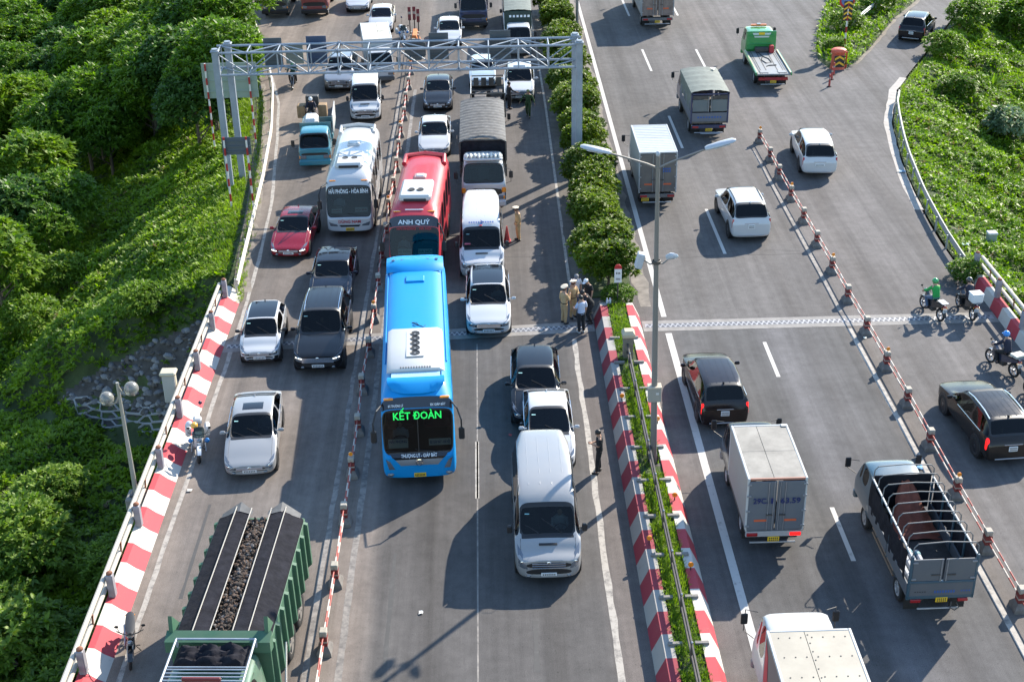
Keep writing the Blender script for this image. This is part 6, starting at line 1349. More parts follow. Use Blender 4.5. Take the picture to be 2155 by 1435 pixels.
for k in range(4): bx('headboard_slat', ((k - 1.5) * .45, -5.48, 1.95), (.3, .04, .5), DARKMETAL, rt, .01)
for i, (x, y, h) in enumerate(((-.5, -4.8, .7), (.4, -4.7, .6), (-.4, -3.9, .5), (.45, -3.8, .75), (0, -2.9, .4))):
    t = thing('crate', ('rear right', 'rear left', 'middle right', 'tall middle left', 'front')[i] + ' dark crate in the bed of the open stake truck', 'crate', group='crates in the open stake truck'); t.location = (.02 - x, 73.35 - y, .9)
    b = MB(); b.box((0, 0, h / 2), (.7, .6, h), 0, .03); b.build('crate_body', mat('crate_dark', (.10, .09, .085), .8, ns=3, na=.4), t)
    for z in (.15, .35): bx('crate_slat', (0, .31, z), (.7, .03, .07), mat('crate_slat', (.22, .18, .14), .8), t, .005)
# big lorry with ribbed grey tarpaulin
rt = thing('tarpaulin_lorry', 'white lorry with long ribbed grey tarpaulin behind the white minibus', 'truck', group='lorries in the queue'); place(rt, -.30, 62.9, True)
chassis(rt, -.5, -8.8, 1.05, [(-1.2, False), (-6.4, True)], .46, .8)
bv = lorry_cab(rt, 0, 2.0, 2.2, .55, 1.6, 2.62, P_WHITE, True, rake=.35, bump=P_WHITE)
for s in (-1, 1): bx('corner_lens', (s * .98, -.02, 1.25), (.22, .1, .3), AMBER, rt, .05)
MB().slab([(.85, .012, 1.15), (-.85, .012, 1.15), (-.85, .0, 1.3), (.85, .0, 1.3)], .02, off=.0).build('grille_slot', BLACK, rt)
b = MB(); b.box((0, -.62, 2.72), (1.9, .75, .12), 0, .04); b.build('roof_shelf', WHITE, rt)
for k in range(9):
    b = MB(); b.ell((-.8 + .2 * k, -.62 + .05 * (k % 2), 2.83), (.1, .3, .11), 8, 6); b.build('roof_bundle', mat('white_sacks', (.55, .56, .52), .7, ns=6, na=.3), rt)
low_bed(rt, -8.9, -2.2, 1.14, 1.1, .6, DARKMETAL, 6)
for s in (-1, 1):
    b = MB(); b.loft([[(s * (1.16 + .02 * math.sin(j * 1.9)), -2.2 - 6.7 * j / 24, z) for z in (1.7, 2.1, 2.6, 2.95)] for j in range(25)], 0, False, False); b.build('tarpaulin_side', TARP, rt)
tarp_roof(rt, -8.9, -2.15, 1.17, 2.98, .22, TARP, 15, .07)
b = MB(); b.tube([(-1.15, -2.12, 2.0), (-1.15, -2.12, 3.0), (-.9, -2.1, 3.12), (.9, -2.1, 3.12), (1.15, -2.12, 3.0), (1.15, -2.12, 2.0)], .05, 6); b.build('front_hoop', DARKMETAL, rt)
MB().box((0, -2.2, 2.5), (2.2, .04, 1.1)).build('tarpaulin_front', TARP_BK, rt)
# ---- dump truck
rt = thing('dump_truck', 'green dump truck with black tarpaulin over a load of rubble', 'truck', group='lorries in the queue'); place(rt, -7.30, 25.0, True, -.05)
chassis(rt, -.6, -8.0, 1.2, [(-1.5, False), (-5.3, True), (-6.75, True)], .54, .95, rim=mat('dump_rim', (.16, .15, .14), .7, dust=.4), fenders=False)
lorry_cab(rt, 0, 2.2, 2.4, .7, 1.75, 2.85, P_GREEN, True, rake=.25, bump=P_GREEN)
z = 2.95
for s in (-1, 1): MB().tube([(s * 1.0, -.5, z), (s * 1.0, -.5, z + .25), (s * 1.0, -2.2, z + .25), (s * 1.0, -2.2, z)], .03, 6).build('roof_rack_rail', GALV, rt)
for k in range(5): MB().tube([(-1.0, -.55 - .13 * k, z + .24), (1.0, -.55 - .13 * k, z + .24)], .02, 6).build('roof_rack_bar', GALV, rt)
MB().tube([(-1.0, -2.2, z + .25), (1.0, -2.2, z + .25)], .03, 6).build('roof_rack_bar', GALV, rt); MB().tube([(-1.0, -1.15, z + .25), (1.0, -1.15, z + .25)], .02, 6).build('roof_rack_bar', GALV, rt)
b = MB(); rr = random.Random(5)
nx, ny = 22, 14
for j in range(ny + 1):
    for i in range(nx + 1):
        x = -.93 + 1.86 * i / nx; y = -2.12 + .85 * j / ny; e = min(i, nx - i, j, ny - j)
        b.v.append((x, y, z + .05 + min(1, e / 2) * (.17 + .06 * math.sin(i * .9 + j * .5 + 2 * math.sin(j * .4)) + .05 * math.sin(j * 1.7 - i * .31 + math.sin(i)) + rr.uniform(-.035, .035))))
b.f = [(j * (nx + 1) + i, j * (nx + 1) + i + 1, (j + 1) * (nx + 1) + i + 1, (j + 1) * (nx + 1) + i) for j in range(ny) for i in range(nx)]; b.m = [0] * len(b.f)
b.build('folded_tarpaulin', TARP_BK, rt, 60)
bx('roof_sign', (0, -.62, z + .33), (.95, .08, .12), mat('maroon_sign', (.16, .03, .03), .5), rt, .02)
GB = mat('bed_green', (.042, .125, .072), .6, dust=.12, ns=1.4)
bw = 1.22; zf, zt = 1.25, 2.75; yb, ye = -2.55, -8.1
MB().box((0, (yb + ye) / 2, zf), (bw * 2, yb - ye, .12)).build('bed_floor', GB, rt)
for s in (-1, 1):
    MB().box((s * bw, (yb + ye) / 2, (zf + zt) / 2), (.07, yb - ye, zt - zf), 0, .01).build('bed_side', GB, rt)
    for k in range(9):
        y = yb - .2 - k * (yb - ye - .4) / 8; b = MB(); b.prism([(s * bw, zf - .1), (s * (bw + .16), zf + .05), (s * (bw + .14), zt - .05), (s * bw, zt)], y - .06, y + .06, 'Y'); b.build('bed_rib', GB, rt)
    b = MB(); b.loft([[(s * x, y, zz) for x, zz in ((bw + .02, zt - .9), (bw + .03, zt - .02), (bw - .02, zt + .08), (.72, zt + .30))] for y in np.linspace(yb - .1, ye + .1, 14)], 0, False, False); b.build('side_tarpaulin', TARP_BK, rt)
    b = MB(); b.loft([[(s * x, y + .0, zz + .02 * math.sin(y * 2)) for x, zz in ((.72, zt + .31), (.5, zt + .30), (.29, zt + .26))] for y in np.linspace(yb - .1, ye + .05, 12)], 0, False, False); b.build('top_tarpaulin', TARP_BK, rt)
    for x, zz in ((.72, zt + .34), (.29, zt + .29)): MB().tube([(s * x, yb - .05, zz), (s * x, ye - .12, zz)], .016, 6).build('cover_bar', mat('cover_bar', (.46, .43, .38), .5, .3, dust=.3), rt)
    b = MB(); b.loft([[(s * .22, ye - .0, zt + .27), (s * .6, ye - .25, zt + .42), (s * 1.15, ye - .1, zt + .1)], [(s * .22, ye + .2, zt + .28), (s * .6, ye + .1, zt + .33), (s * 1.15, ye + .15, zt + .12)]], 0, False, False); b.build('tarpaulin_flap', TARP, rt)
    b = MB(); b.box((s * (bw + .1), -3.6, 1.0), (.05, .09, 1.5), 0, .01, R=Matrix.Rotation(.5, 3, 'X')); b.build('striped_guard', mat('guard_white', (.7, .66, .6), .5), rt)
MB().box((0, yb + .02, 2.1), (bw * 2 + .1, .08, 1.7), 0, .01).build('bed_front', GB, rt)
b = MB(); b.prism([(yb - .02, zt - .1), (yb - .02, zt + .42), (yb + .3, zt + .30), (yb + .32, zt - .02)], -bw - .12, bw + .12, 'X'); b.build('header_beam', GB, rt)
for s in (-1, 1):
    b = MB(); b.prism([(yb + .05, zt + .35), (yb - .55, zt + .25), (yb - .05, zt + .85)], s * bw - .05, s * bw + .05, 'X'); b.build('header_gusset', GB, rt)
bx('header_sign', (.1, yb + .09, 2.45), (.42, .03, .22), mat('dull_yellow', (.22, .2, .06), .6), rt, .01)
MB().box((0, ye, (zf + zt) / 2), (bw * 2, .08, zt - zf), 0, .01).build('tailgate', GB, rt)
# the load: a heap of rubble lumps one cannot count
b = MB(); rr = random.Random(3)
for k in range(1700):
    x = rr.gauss(0, .17); x = max(-.4, min(.4, x * 1.3)); y = rr.uniform(ye + .25, yb - .2); s_ = rr.uniform(.02, .08)
    b.ell((x, y, zt + .06 + .10 * math.cos(x * 4) + rr.uniform(-.06, .06)), (s_ * rr.uniform(.7, 1.5), s_ * rr.uniform(.7, 1.5), s_ * rr.uniform(.4, .8)), 7, 4, rr.choice((0, 0, 1, 1, 1, 2)), R=Matrix.Rotation(rr.uniform(0, 3), 3, (rr.random(), rr.random(), 1)))
o = b.build('rubble', [mat('rubble_dark', (.035, .026, .02), .9, ns=7, na=.6), mat('rubble_brown', (.085, .055, .038), .9, ns=7, na=.5), mat('rubble_grey', (.11, .10, .095), .8, ns=7, na=.5)], rt, 0); o['kind'] = 'stuff'
MB().box((0, (yb + ye) / 2, zt - .08), (bw * 2 - .1, yb - ye - .1, .1)).build('rubble_bed', mat('rubble_dark', (.035, .026, .02), .9, ns=7, na=.6), rt)

# ------------------------------------------------------------------ lorries driving away
LOR = 'lorries driving away on the far carriageway'
# container lorry at the top edge
rt = thing('container_lorry', 'dusty container lorry cut by the top edge of the far carriageway', 'truck', group=LOR); place(rt, 12.3, 97.0, False)
chassis(rt, .3, 8.4, 1.1, [(1.7, True), (6.9, False)], .46, .8); rear_end(rt, 0, 1.12, .78)
box_body(rt, 0, 6.4, 1.16, 1.0, 3.5, mat('container_grey', (.30, .29, .28), .6, ns=2, na=.2), mat('container_grey', (.30, .29, .28), .6), mat('rusty_door', (.20, .15, .13), .7, ns=2, na=.4), trim=mat('container_trim', (.28, .29, .31), .5))
lorry_cab(rt, 8.6, 2.0, 2.2, .55, 1.6, 2.7, P_WHITE, False, mirrors=True)
# tow truck
TOWG = paint('tow_green', (.02, .26, .055), .08)
rt = thing('tow_truck', 'green flatbed tow truck with empty ribbed bed and amber beacon bar', 'truck', group=LOR); place(rt, 17.70, 82.0, False, -.03)
chassis(rt, .4, 7.2, 1.0, [(1.7, True), (5.9, False)], .4, .7); rear_end(rt, 0, .92, .72, m_=mat('red_bar', (.3, .02, .03), .5))
lorry_cab(rt, 7.4, 1.9, 1.95, .45, 1.4, 2.3, TOWG, False, bump=TOWG)
BED = mat('tow_bed_steel', (.22, .24, .26), .5, .3, dust=.3)
MB().box((0, 2.5, 1.02), (2.1, 5.2, .1), 0, .02).build('flat_bed', BED, rt)
for s in (-1, 1):
    bx('bed_rail', (s * 1.08, 2.5, 1.06), (.09, 5.2, .2), TOWG, rt, .02); bx('bed_rail', (s * 1.02, 2.5, 1.14), (.08, 5.2, .06), mat('pale_yellow_rail', (.52, .48, .30), .5, dust=.2), rt, .01)
    for x in (.35, .7, .82): bx('bed_groove', (s * x, 2.5, 1.076), (.05, 5.0, .014), DARKMETAL, rt, .003)
    bx('wheel_ramp', (s * .55, .35, 1.09), (.5, .5, .03), BED, rt, .01)
MB().box((0, 5.2, 1.75), (1.9, .12, 1.2), 0, .03).build('headboard', TOWG, rt)
for z in (1.55, 2.1): MB().tube([(-.8, 5.08, z), (.8, 5.08, z)], .03, 6).build('headboard_bar', TOWG, rt)
bx('winch', (0, 4.85, 1.25), (.9, .4, .3), DARKMETAL, rt, .05); bx('winch_box', (.6, 4.7, 1.3), (.3, .35, .5), mat('winch_red', (.4, .03, .04), .5), rt, .05)
MB().tube([(-.25, 4.6, 1.1), (-.1, 3.8, 1.1), (.2, 3.2, 1.1), (.25, 2.4, 1.1), (-.1, 2.2, 1.1), (-.3, 2.9, 1.1), (-.15, 3.6, 1.1)], .025, 6).build('winch_cable', BLACK, rt)
MB().tube([(-.2, 1.5, 1.1), (.0, 1.7, 1.1), (.45, 1.75, 1.1)], .03, 6).build('strap', BLACK, rt)
bx('beacon_bar', (0, 6.6, 2.38), (1.05, .22, .12), mat('beacon_orange', (.75, .2, .05), .3), rt, .04); bx('beacon_middle', (0, 6.6, 2.46), (.25, .2, .08), WHITE, rt, .03)
MB().slab([(.45, 5.13, 1.95), (-.45, 5.13, 1.95), (-.6, 5.13, 2.25), (.6, 5.13, 2.25)][::-1], .02, off=.0).build('window_sticker', mat('pale_panel', (.55, .6, .58), .5), rt)
bx('number_plate', (0, 5.12, 2.2), (.4, .03, .16), PLATE_Y, rt, .01)
# lorry with grey green tarpaulin
rt = thing('covered_lorry', 'navy lorry with grey green tarpaulin hood and white tail boards', 'truck', group=LOR); place(rt, 12.36, 73.2, False)
chassis(rt, .3, 6.3, 1.0, [(1.5, True), (5.1, False)], .42, .75); rear_end(rt, 0, 1.0, .72, m_=P_DKBLUE)
MB().tube([(-.5, -.25, .42), (.6, -.25, .42)], .04, 8).build('tow_bar', GALV, rt)
lorry_cab(rt, 6.5, 1.8, 1.95, .5, 1.4, 2.3, P_DKBLUE, False)
GRB = mat('tail_board', (.13, .14, .17), .6, dust=.2)
MB().box((0, 2.25, .98), (2.1, 4.5, .1)).build('bed_floor', WOODBED, rt)
bx('tailgate', (0, .02, 1.28), (1.95, .05, .5), GRB, rt, .01); marks(rt, (0, -.01, 1.28), 1.4, .12, LET_B, 9, (0, -1, 0))
for s in (-1, 1):
    d = bx('rear_door', (s * .5, .02, 1.95), (.92, .05, .68), mat('stake_door', (.12, .145, .155), .6, dust=.2), rt, .01); bx('door_frame', (s * .5, -.01, 2.42), (.92, .04, .2), DARKMETAL, d, .005)
    MB().cyl((s * .08, -.03, 1.6), (s * .08, -.03, 2.5), .02, n=8).build('lock_bar', STEEL, d)
    bx('corner_post', (s * 1.02, .03, 1.8), (.09, .09, 1.75), P_DKBLUE, rt, .01)
    bx('side_board', (s * 1.03, 2.25, 1.3), (.05, 4.4, .5), GRB, rt, .01)
    for k in range(4): bx('side_slat', (s * 1.04, .7 + 1.05 * k, 1.8), (.04, .4, .5), GRB, rt, .01)
    b = MB(); b.loft([[(s * (1.05 + .015 * math.sin(j * 2.1)), 4.5 * j / 20, zz) for zz in (1.6 + .05 * math.sin(j), 2.0, 2.4, 2.7)] for j in range(21)], 0, False, False); b.build('tarpaulin_side', TARP_GN, rt)
bx('rear_beam', (0, .03, 2.6), (2.1, .09, .09), P_DKBLUE, rt, .01)
tarp_roof(rt, -.03, 4.55, 1.07, 2.72, .14, TARP_GN, 5, .04, drop=.15)
b = MB(); b.add([(.6, 4.2, 2.9), (.95, 4.3, 2.86), (.75, 3.7, 2.89)], [(0, 1, 2)]); b.build('torn_flap', mat('flap_white', (.7, .72, .7), .6), rt, 0)
# grey box truck next to the hedge
rt = thing('grey_box_truck', 'box truck with ribbed white roof and dark doors passing the hedge', 'truck', group=LOR); place(rt, 8.25, 63.0, False)
chassis(rt, .3, 5.7, .85, [(1.3, True), (4.6, False)], .36, .62); rear_end(rt, 0, .88, .68, plate_x=-.6)
box_body(rt, 0, 4.2, .93, .85, 2.95, mat('side_white', (.34, .34, .34), .5, dust=.3), mat('roof_white', (.42, .44, .45), .45, ns=3, na=.08), mat('door_taupe', (.095, .083, .083), .6, dust=.3), trim=mat('trim_grey', (.42, .43, .44), .5), seam=False)
for k in range(16): bx('roof_rib', (0, .2 + k * .25, 2.946), (1.7, .02, .012), mat('roof_white', (.42, .44, .45), .45, ns=3, na=.08), rt, .005)
lorry_cab(rt, 5.9, 1.6, 1.75, .45, 1.3, 2.1, P_WHITE, False); marks(rt, (.42, -.08, 2.05), .4, .26, LET_B, 4, (0, -1, 0), 2)
# box truck with the number on its doors
rt = thing('freight_truck', 'box truck with blue number on pale rear doors and stained roof', 'truck', group=LOR); place(rt, 8.45, 34.42, False)
chassis(rt, .3, 4.9, .85, [(1.2, True), (3.95, False)], .35, .62); rear_end(rt, 0, .88, .72, lit=(1,), m_=mat('bar_white', (.4, .4, .41), .6, dust=.3))
box_body(rt, 0, 3.15, .90, .84, 2.75, mat('side_cream', (.32, .29, .275), .6, dust=.35), mat('roof_stained', (.235, .22, .195), .7, ns=1.6, na=.28), mat('door_pale', (.11, .125, .15), .55, dust=.12), text=(('29C.', -.80, -.30), ('1', -.20, -.13), ('63.59', .13, .80)))
for o in list(CHILDREN[rt.name]):
    if o.name.startswith('roof_edge') and max(q.co.y for q in o.data.vertices) < .2: o.data.materials[0] = mat('roof_edge_red', (.35, .16, .11), .6)
bx('corner_patch', (.78, 3.06, 2.77), (.18, .14, .012), WHITE, rt, .003)
lorry_cab(rt, 5.0, 1.65, 1.72, .45, 1.3, 2.1, P_DKGREY, False)
# open stake truck
rt = thing('stake_truck', 'teal truck with bare steel hoops and orange sheet in its open bed', 'truck', group=LOR); place(rt, 12.50, 30.9, False, .015)
chassis(rt, .3, 5.6, .88, [(1.15, True), (4.75, False)], .38, .68)
TL = paint('dusty_teal', (.025, .075, .11), .1); GRW = mat('tail_board_white', (.095, .105, .12), .6, dust=.12)
lorry_cab(rt, 5.95, 1.65, 1.8, .5, 1.38, 2.08, TL, False, bump=TL)
MB().box((0, 2.05, .95), (1.84, 4.1, .08)).build('bed_floor', mat('bed_dark', (.03, .027, .025), .8, ns=3, na=.5), rt)
for s in (-1, 1):
    bx('corner_post', (s * .93, .02, 1.6), (.08, .08, 1.5), TL, rt, .01)
    for k in range(2): bx('side_board', (s * .95, 1.05 + 2.05 * k, 1.15), (.05, 1.95, .42), GRW, rt, .01)
    for y in np.linspace(.05, 4.05, 5): bx('bed_post', (s * .93, y, 1.55), (.06, .06, 1.4), TL, rt, .01)
    MB().tube([(s * .93, 0, 2.3), (s * .93, 4.1, 2.3)], .03, 6).build('top_rail', mat('rail_white', (.6, .6, .58), .5, dust=.3), rt)
    b = MB(); b.loft([[(s * (.975 + .03 * math.sin(j * 2.3 + i)), .3 + 3.75 * j / 22, zz - (.15 * math.sin(PI * j / 22) if i == 3 else 0)) for i, zz in enumerate((1.3 + .09 * math.sin(j * .6), 1.55, 1.95, 2.28))] for j in range(23)], 0, False, False); b.build('side_sheet', TARP_BK, rt)
    MB().tube([(s * .8, 1.7, .42), (s * .8, 3.9, .42)], .03, 6).build('side_guard', mat('guard_brown', (.25, .17, .11), .6), rt); MB().tube([(s * .8, 1.7, .6), (s * .8, 3.9, .6)], .03, 6).build('side_guard', mat('guard_brown', (.25, .17, .11), .6), rt)
    d = bx('rear_door', (s * .46, 0, 1.87), (.86, .05, .74), GRW, rt, .01); MB().cyl((s * .08, -.035, 1.5), (s * .08, -.035, 2.26), .018, n=8).build('lock_bar', STEEL, d); bx('door_handle', (s * .22, -.04, 1.72), (.26, .03, .04), DARKMETAL, d, .005)
    for z_ in (1.58, 2.15): bx('hinge', (s * .84, -.035, z_), (.14, .03, .05), STEEL, d, .005)
    bx('tail_light', (s * .68, .02, .78), (.3, .06, .11), TAILL, rt, .015)
    bx('mudflap', (s * .66, .35, .45), (.45, .02, .4), RUBBER, rt, 0)
bx('tailgate', (0, 0, 1.2), (1.8, .05, .44), GRW, rt, .01); bx('rear_beam', (0, .0, 1.46), (1.86, .08, .07), TL, rt, .01); bx('rear_beam', (0, .03, .93), (1.9, .1, .12), TL, rt, .01)
marks(rt, (.1, -.03, 1.12), .62, .12, LET_B, 8, (0, -1, 0)); marks(rt, (-.6, -.03, 1.13), .35, .05, INK, 5, (0, -1, 0)); marks(rt, (.7, -.03, 1.13), .3, .06, LET_B, 4, (0, -1, 0))
p = bx('number_plate', (.05, -.02, .83), (.34, .03, .16), PLATE_Y, rt, .006); marks(p, (.05, -.037, .83), .28, .13, INK, 5, (0, -1, 0), 2)
MB().tube([(-.6, .02, .5), (.6, .02, .5)], .03, 8).build('underrun_bar', STEEL, rt); MB().tube([(.35, -.02, .75), (.3, -.12, .6), (.42, -.16, .55), (.55, -.1, .6), (.5, -.02, .7)], .02, 6).build('tow_hook', DARKMETAL, rt)
for k in range(9):
    y = .05 + k * .5; w_ = .93
    MB().tube([(-w_, y, 2.3), (-w_ + .02, y, 2.62), (-w_ + .12, y, 2.74), (0, y, 2.79 + .01 * (k % 2)), (w_ - .12, y, 2.74), (w_ - .02, y, 2.62), (w_, y, 2.3)], .018, 6).build('hoop', mat('hoop_steel', (.15, .155, .16), .6, .1), rt)
MB().box((0, 4.15, 1.75), (1.8, .05, 1.2), 0, .01).build('bed_front', TARP_BK, rt)
OR = mat('orange_sheet', (.17, .042, .02), .7, ns=3, na=.35, bs=5, bd=.6)
t = thing('orange_sheet', 'crumpled rust orange tarpaulin lying in the front of the teal stake truck', 'tarpaulin'); t.matrix_world = Matrix.Translation((12.50, 30.9, 0)) @ Matrix.Rotation(.015, 4, 'Z')
b = MB(); rr = random.Random(8); b.loft([[(.12 + x * (.22 + .075 * j) + .03 * math.sin(j * 2 + x * 5), 4.12 - .17 * j, max(1.06, 2.16 - .15 * j) + .035 * math.sin(x * 9 + j * .6) * (1 if j < 7 else .4) - .10 * x * x) for x in np.linspace(-1, 1, 18)] for j in range(10)], 0, False, False); b.build('sheet', OR, t, 60)
for k in range(4):
    t = thing('steel_pipe', ORD[k] + ' grey pipe from the left in the bed of the teal stake truck', 'pipe', group='pipes in the stake truck'); t.matrix_world = Matrix.Translation((12.50, 30.9, 0)) @ Matrix.Rotation(.015, 4, 'Z')
    b = MB(); b.tube([(-.7 + .2 * k, .25, 1.09), (-.72 + .2 * k, 2.2 - .1 * k, 1.09)], .085, 10); b.build('pipe_body', mat('pipe_grey', (.33, .36, .40), .45, ns=3, na=.2), t); MB().lathe([(.095, 0), (.1, .02), (.1, .12), (.085, .13)], (-.72 + .2 * k, 2.0 - .1 * k, 1.09), 'Y', 10).build('pipe_socket', mat('pipe_teal', (.12, .28, .32), .5), t)
# white truck leaving at the bottom edge
rt = thing('white_freight_truck', 'white box truck with riveted cream roof cut by the bottom edge', 'truck', group=LOR); place(rt, 7.72, 20.6, False)
chassis(rt, .3, 8.0, .95, [(1.6, True), (6.9, False)], .42, .72); rear_end(rt, 0, 1.0, .75)
RM = mat('roof_cream', (.32, .29, .235), .55, ns=1.1, na=.14)
box_body(rt, 0, 6.42, 1.06, 1.0, 3.1, mat('side_taupe', (.15, .135, .135), .5, dust=.2), RM, WHITE, rivets=True)
for s in (-1, 1): MB().slab([(s * 1.066, 6.3, 1.05), (s * 1.066, 5.7, 1.05), (s * 1.066, 6.0, 2.6), (s * 1.066, 6.3, 2.9)], .006, off=.0).build('red_flash', mat('red_flash', (.5, .04, .06), .5), rt)
lorry_cab(rt, 8.2, 1.75, 1.98, .5, 1.5, 2.6, P_WHITE, False)
# ------------------------------------------------------------------ people
BASE = dict(pelvis=(0, 0, .92), spine=(0, 0, 1.13), chest=(0, 0, 1.30), neck=(0, -.005, 1.44), head=(0, .02, 1.555), crown=(0, .005, 1.655),
            shoulder=(.165, -.01, 1.375), elbow=(.215, -.03, 1.11), wrist=(.215, .05, .88), hand=(.21, .075, .81), hip=(.085, 0, .89), knee=(.10, .02, .49), ankle=(.105, -.02, .09), toe=(.125, .12, .035))
RAD = dict(pelvis=.11, spine=.105, chest=.115, neck=.052, head=.088, crown=.062, shoulder=.055, elbow=.042, wrist=.03, hand=.034, hip=.085, knee=.058, ankle=.04, toe=.032)
def bake_skin(name, verts, edges, radii, m_, parent, sub=1):
    me = bpy.data.meshes.new(name); me.from_pydata(verts, edges, []); o = bpy.data.objects.new(name, me); COL.objects.link(o)
    o.modifiers.new('k', 'SKIN'); s = o.modifiers.new('s', 'SUBSURF'); s.levels = sub; s.render_levels = sub
    for i, d in enumerate(me.skin_vertices[0].data): d.radius = (radii[i], radii[i]); d.use_root = (i == 0)
    dg = bpy.context.evaluated_depsgraph_get(); g = bpy.data.meshes.new_from_object(o.evaluated_get(dg)); bpy.data.objects.remove(o); bpy.data.meshes.remove(me)
    g.materials.clear(); g.materials.append(m_); g.shade_smooth(); g.name = name; return link(name, g, parent)
def person(label, u, v, rz, shirt, trousers, pose=None, long_sleeve=False, headwear=None, hat_m=None, shoes=BLACK, belt=None, z=0., H=1.66, group=None, lean=0., barefoot=None, face_mask=None):
    t = thing('person', label, 'person', (u, v, z), rz, group); t.scale = (H / 1.66,) * 3
    J = {}
    for k, p in BASE.items():
        if k in ('pelvis', 'spine', 'chest', 'neck', 'head', 'crown'): J[k] = Vector(p)
        else: J[k + '_r'] = Vector(p); J[k + '_l'] = Vector((-p[0], p[1], p[2]))
    for k, p in (pose or {}).items(): J[k] = Vector(p)
    if lean:
        R_ = Matrix.Rotation(-lean, 3, 'X'); pv = J['pelvis'].copy()
        for k in ('spine', 'chest', 'neck', 'head', 'crown', 'shoulder_l', 'shoulder_r'): J[k] = pv + R_ @ (J[k] - pv)
        for s in '_l', '_r':
            for k in ('elbow', 'wrist', 'hand'):
                if k + s not in (pose or {}): J[k + s] = pv + R_ @ (J[k + s] - pv)
    for s in '_l', '_r':
        if 'wrist' + s in (pose or {}) and 'hand' + s not in pose: J['hand' + s] = J['wrist' + s] + (J['wrist' + s] - J['elbow' + s]).normalized() * .07
        if 'ankle' + s in (pose or {}) and 'toe' + s not in pose: J['toe' + s] = J['ankle' + s] + Vector((0, .13, -.05))
    names = list(J); ix = {k: i for i, k in enumerate(names)}; V = [tuple(J[k]) for k in names]; Rr = [RAD[k.split('_')[0]] for k in names]
    E_ = [('pelvis', 'spine'), ('spine', 'chest'), ('chest', 'neck'), ('neck', 'head'), ('head', 'crown')]
    for s in '_l', '_r': E_ += [('chest', 'shoulder' + s), ('shoulder' + s, 'elbow' + s), ('elbow' + s, 'wrist' + s), ('wrist' + s, 'hand' + s), ('pelvis', 'hip' + s), ('hip' + s, 'knee' + s), ('knee' + s, 'ankle' + s), ('ankle' + s, 'toe' + s)]
    E_ = [(ix[a], ix[c]) for a, c in E_]
    def extra(p, r, frm): V.append(tuple(p)); Rr.append(r); E_.append((frm, len(V) - 1)); return len(V) - 1
    up = (J['crown'] - J['head']).normalized(); side = Vector((1, 0, 0)); fw = up.cross(side).normalized() * -1; fw = fw if fw.dot(J['toe_r'] - J['ankle_r']) > 0 else -fw
    extra(J['head'] + fw * .105 - up * .01, .014, ix['head']); extra(J['head'] + side * .088, .018, ix['head']); extra(J['head'] - side * .088, .018, ix['head'])
    for s in '_l', '_r':                                        # five fingers of different lengths, curled
        d = (J['hand' + s] - J['wrist' + s]).normalized(); q = d.cross(Vector((0, 1, 0.2))); q = (q if q.length > .1 else Vector((1, 0, 0))).normalized(); c = d.cross(q).normalized()
        for f, (o_, ln) in enumerate(((-.03, .05), (-.010, .07), (.010, .075), (.030, .062))):
            k = extra(J['hand' + s] + c * o_ + d * .03, .0095, ix['hand' + s]); k = extra(J['hand' + s] + c * o_ * 1.15 + d * (.03 + ln * .55), .0085, k); extra(J['hand' + s] + c * o_ * 1.15 + d * (.03 + ln * .85) + q * .018, .0075, k)
        k = extra(J['wrist' + s] + (J['hand' + s] - J['wrist' + s]) * .5 - c * .045 + q * .01, .011, ix['hand' + s]); extra(J['hand' + s] - c * .06 + d * .025 + q * .015, .009, k)
    b0 = bake_skin('body', V, E_, Rr, SKIN, t)
    for s in (-1, 1): MB().ell(tuple(J['head'] + fw * .083 + side * s * .032 + up * .012), (.012, .008, .008), 6, 4).build('eye', mat('eye_dark', (.02, .015, .012), .3), t)
    MB().ell(tuple(J['head'] + fw * .084 - up * .045), (.024, .008, .007), 6, 4).build('mouth', mat('lips', (.25, .10, .08), .6), t)
    # clothes
    def ring(c, ax, rx, ry, n=14):
        ax = ax.normalized(); x = Vector((1, 0, 0)); x = (x - ax * x.dot(ax)).normalized(); y = ax.cross(x)
        return [tuple(c + x * rx * math.cos(2 * PI * k / n) + y * ry * math.sin(2 * PI * k / n)) for k in range(n)]
    a1, a2, a3 = J['spine'] - J['pelvis'], J['chest'] - J['spine'], J['neck'] - J['chest']
    sm = (J['shoulder_l'] + J['shoulder_r']) / 2
    b = MB(); b.loft([ring(J['pelvis'] - a1 * .18, a1, .165, .12), ring(J['pelvis'] + a1 * .2, a1, .16, .118), ring(J['spine'], a1 + a2, .155, .112), ring(J['chest'], a2 + a3, .185, .125), ring(J['chest'] + a3 * .45, a3, .18, .115), ring(sm + a3 * .22, a3, .12, .085), ring(J['neck'] - a3 * .12, a3, .065, .062)], 0, True)
    for s in '_l', '_r':
        pts = [J['shoulder' + s] + (sm - J['shoulder' + s]) * .15, J['shoulder' + s] * .5 + J['elbow' + s] * .5, J['elbow' + s] * .95 + J['shoulder' + s] * .05]; rs = [.075, .066, .06]
        if long_sleeve: pts = [pts[0], pts[1], J['elbow' + s], J['elbow' + s] * .5 + J['wrist' + s] * .5, J['wrist' + s] * .97 + J['elbow' + s] * .03]; rs = [.075, .066, .058, .05, .044]
        else: pts = pts[:2] + [J['shoulder' + s] * .2 + J['elbow' + s] * .8]
        b.tube(pts, rs, 10)
    b.build('shirt', shirt, t, 60)
    b = MB(); b.loft([ring(J['pelvis'] - a1 * .02 + (-a1) * .25, a1, .13, .105), ring(J['pelvis'] - a1 * .05, a1, .17, .125), ring(J['pelvis'] + a1 * .16, a1, .158, .116)], 0, True)
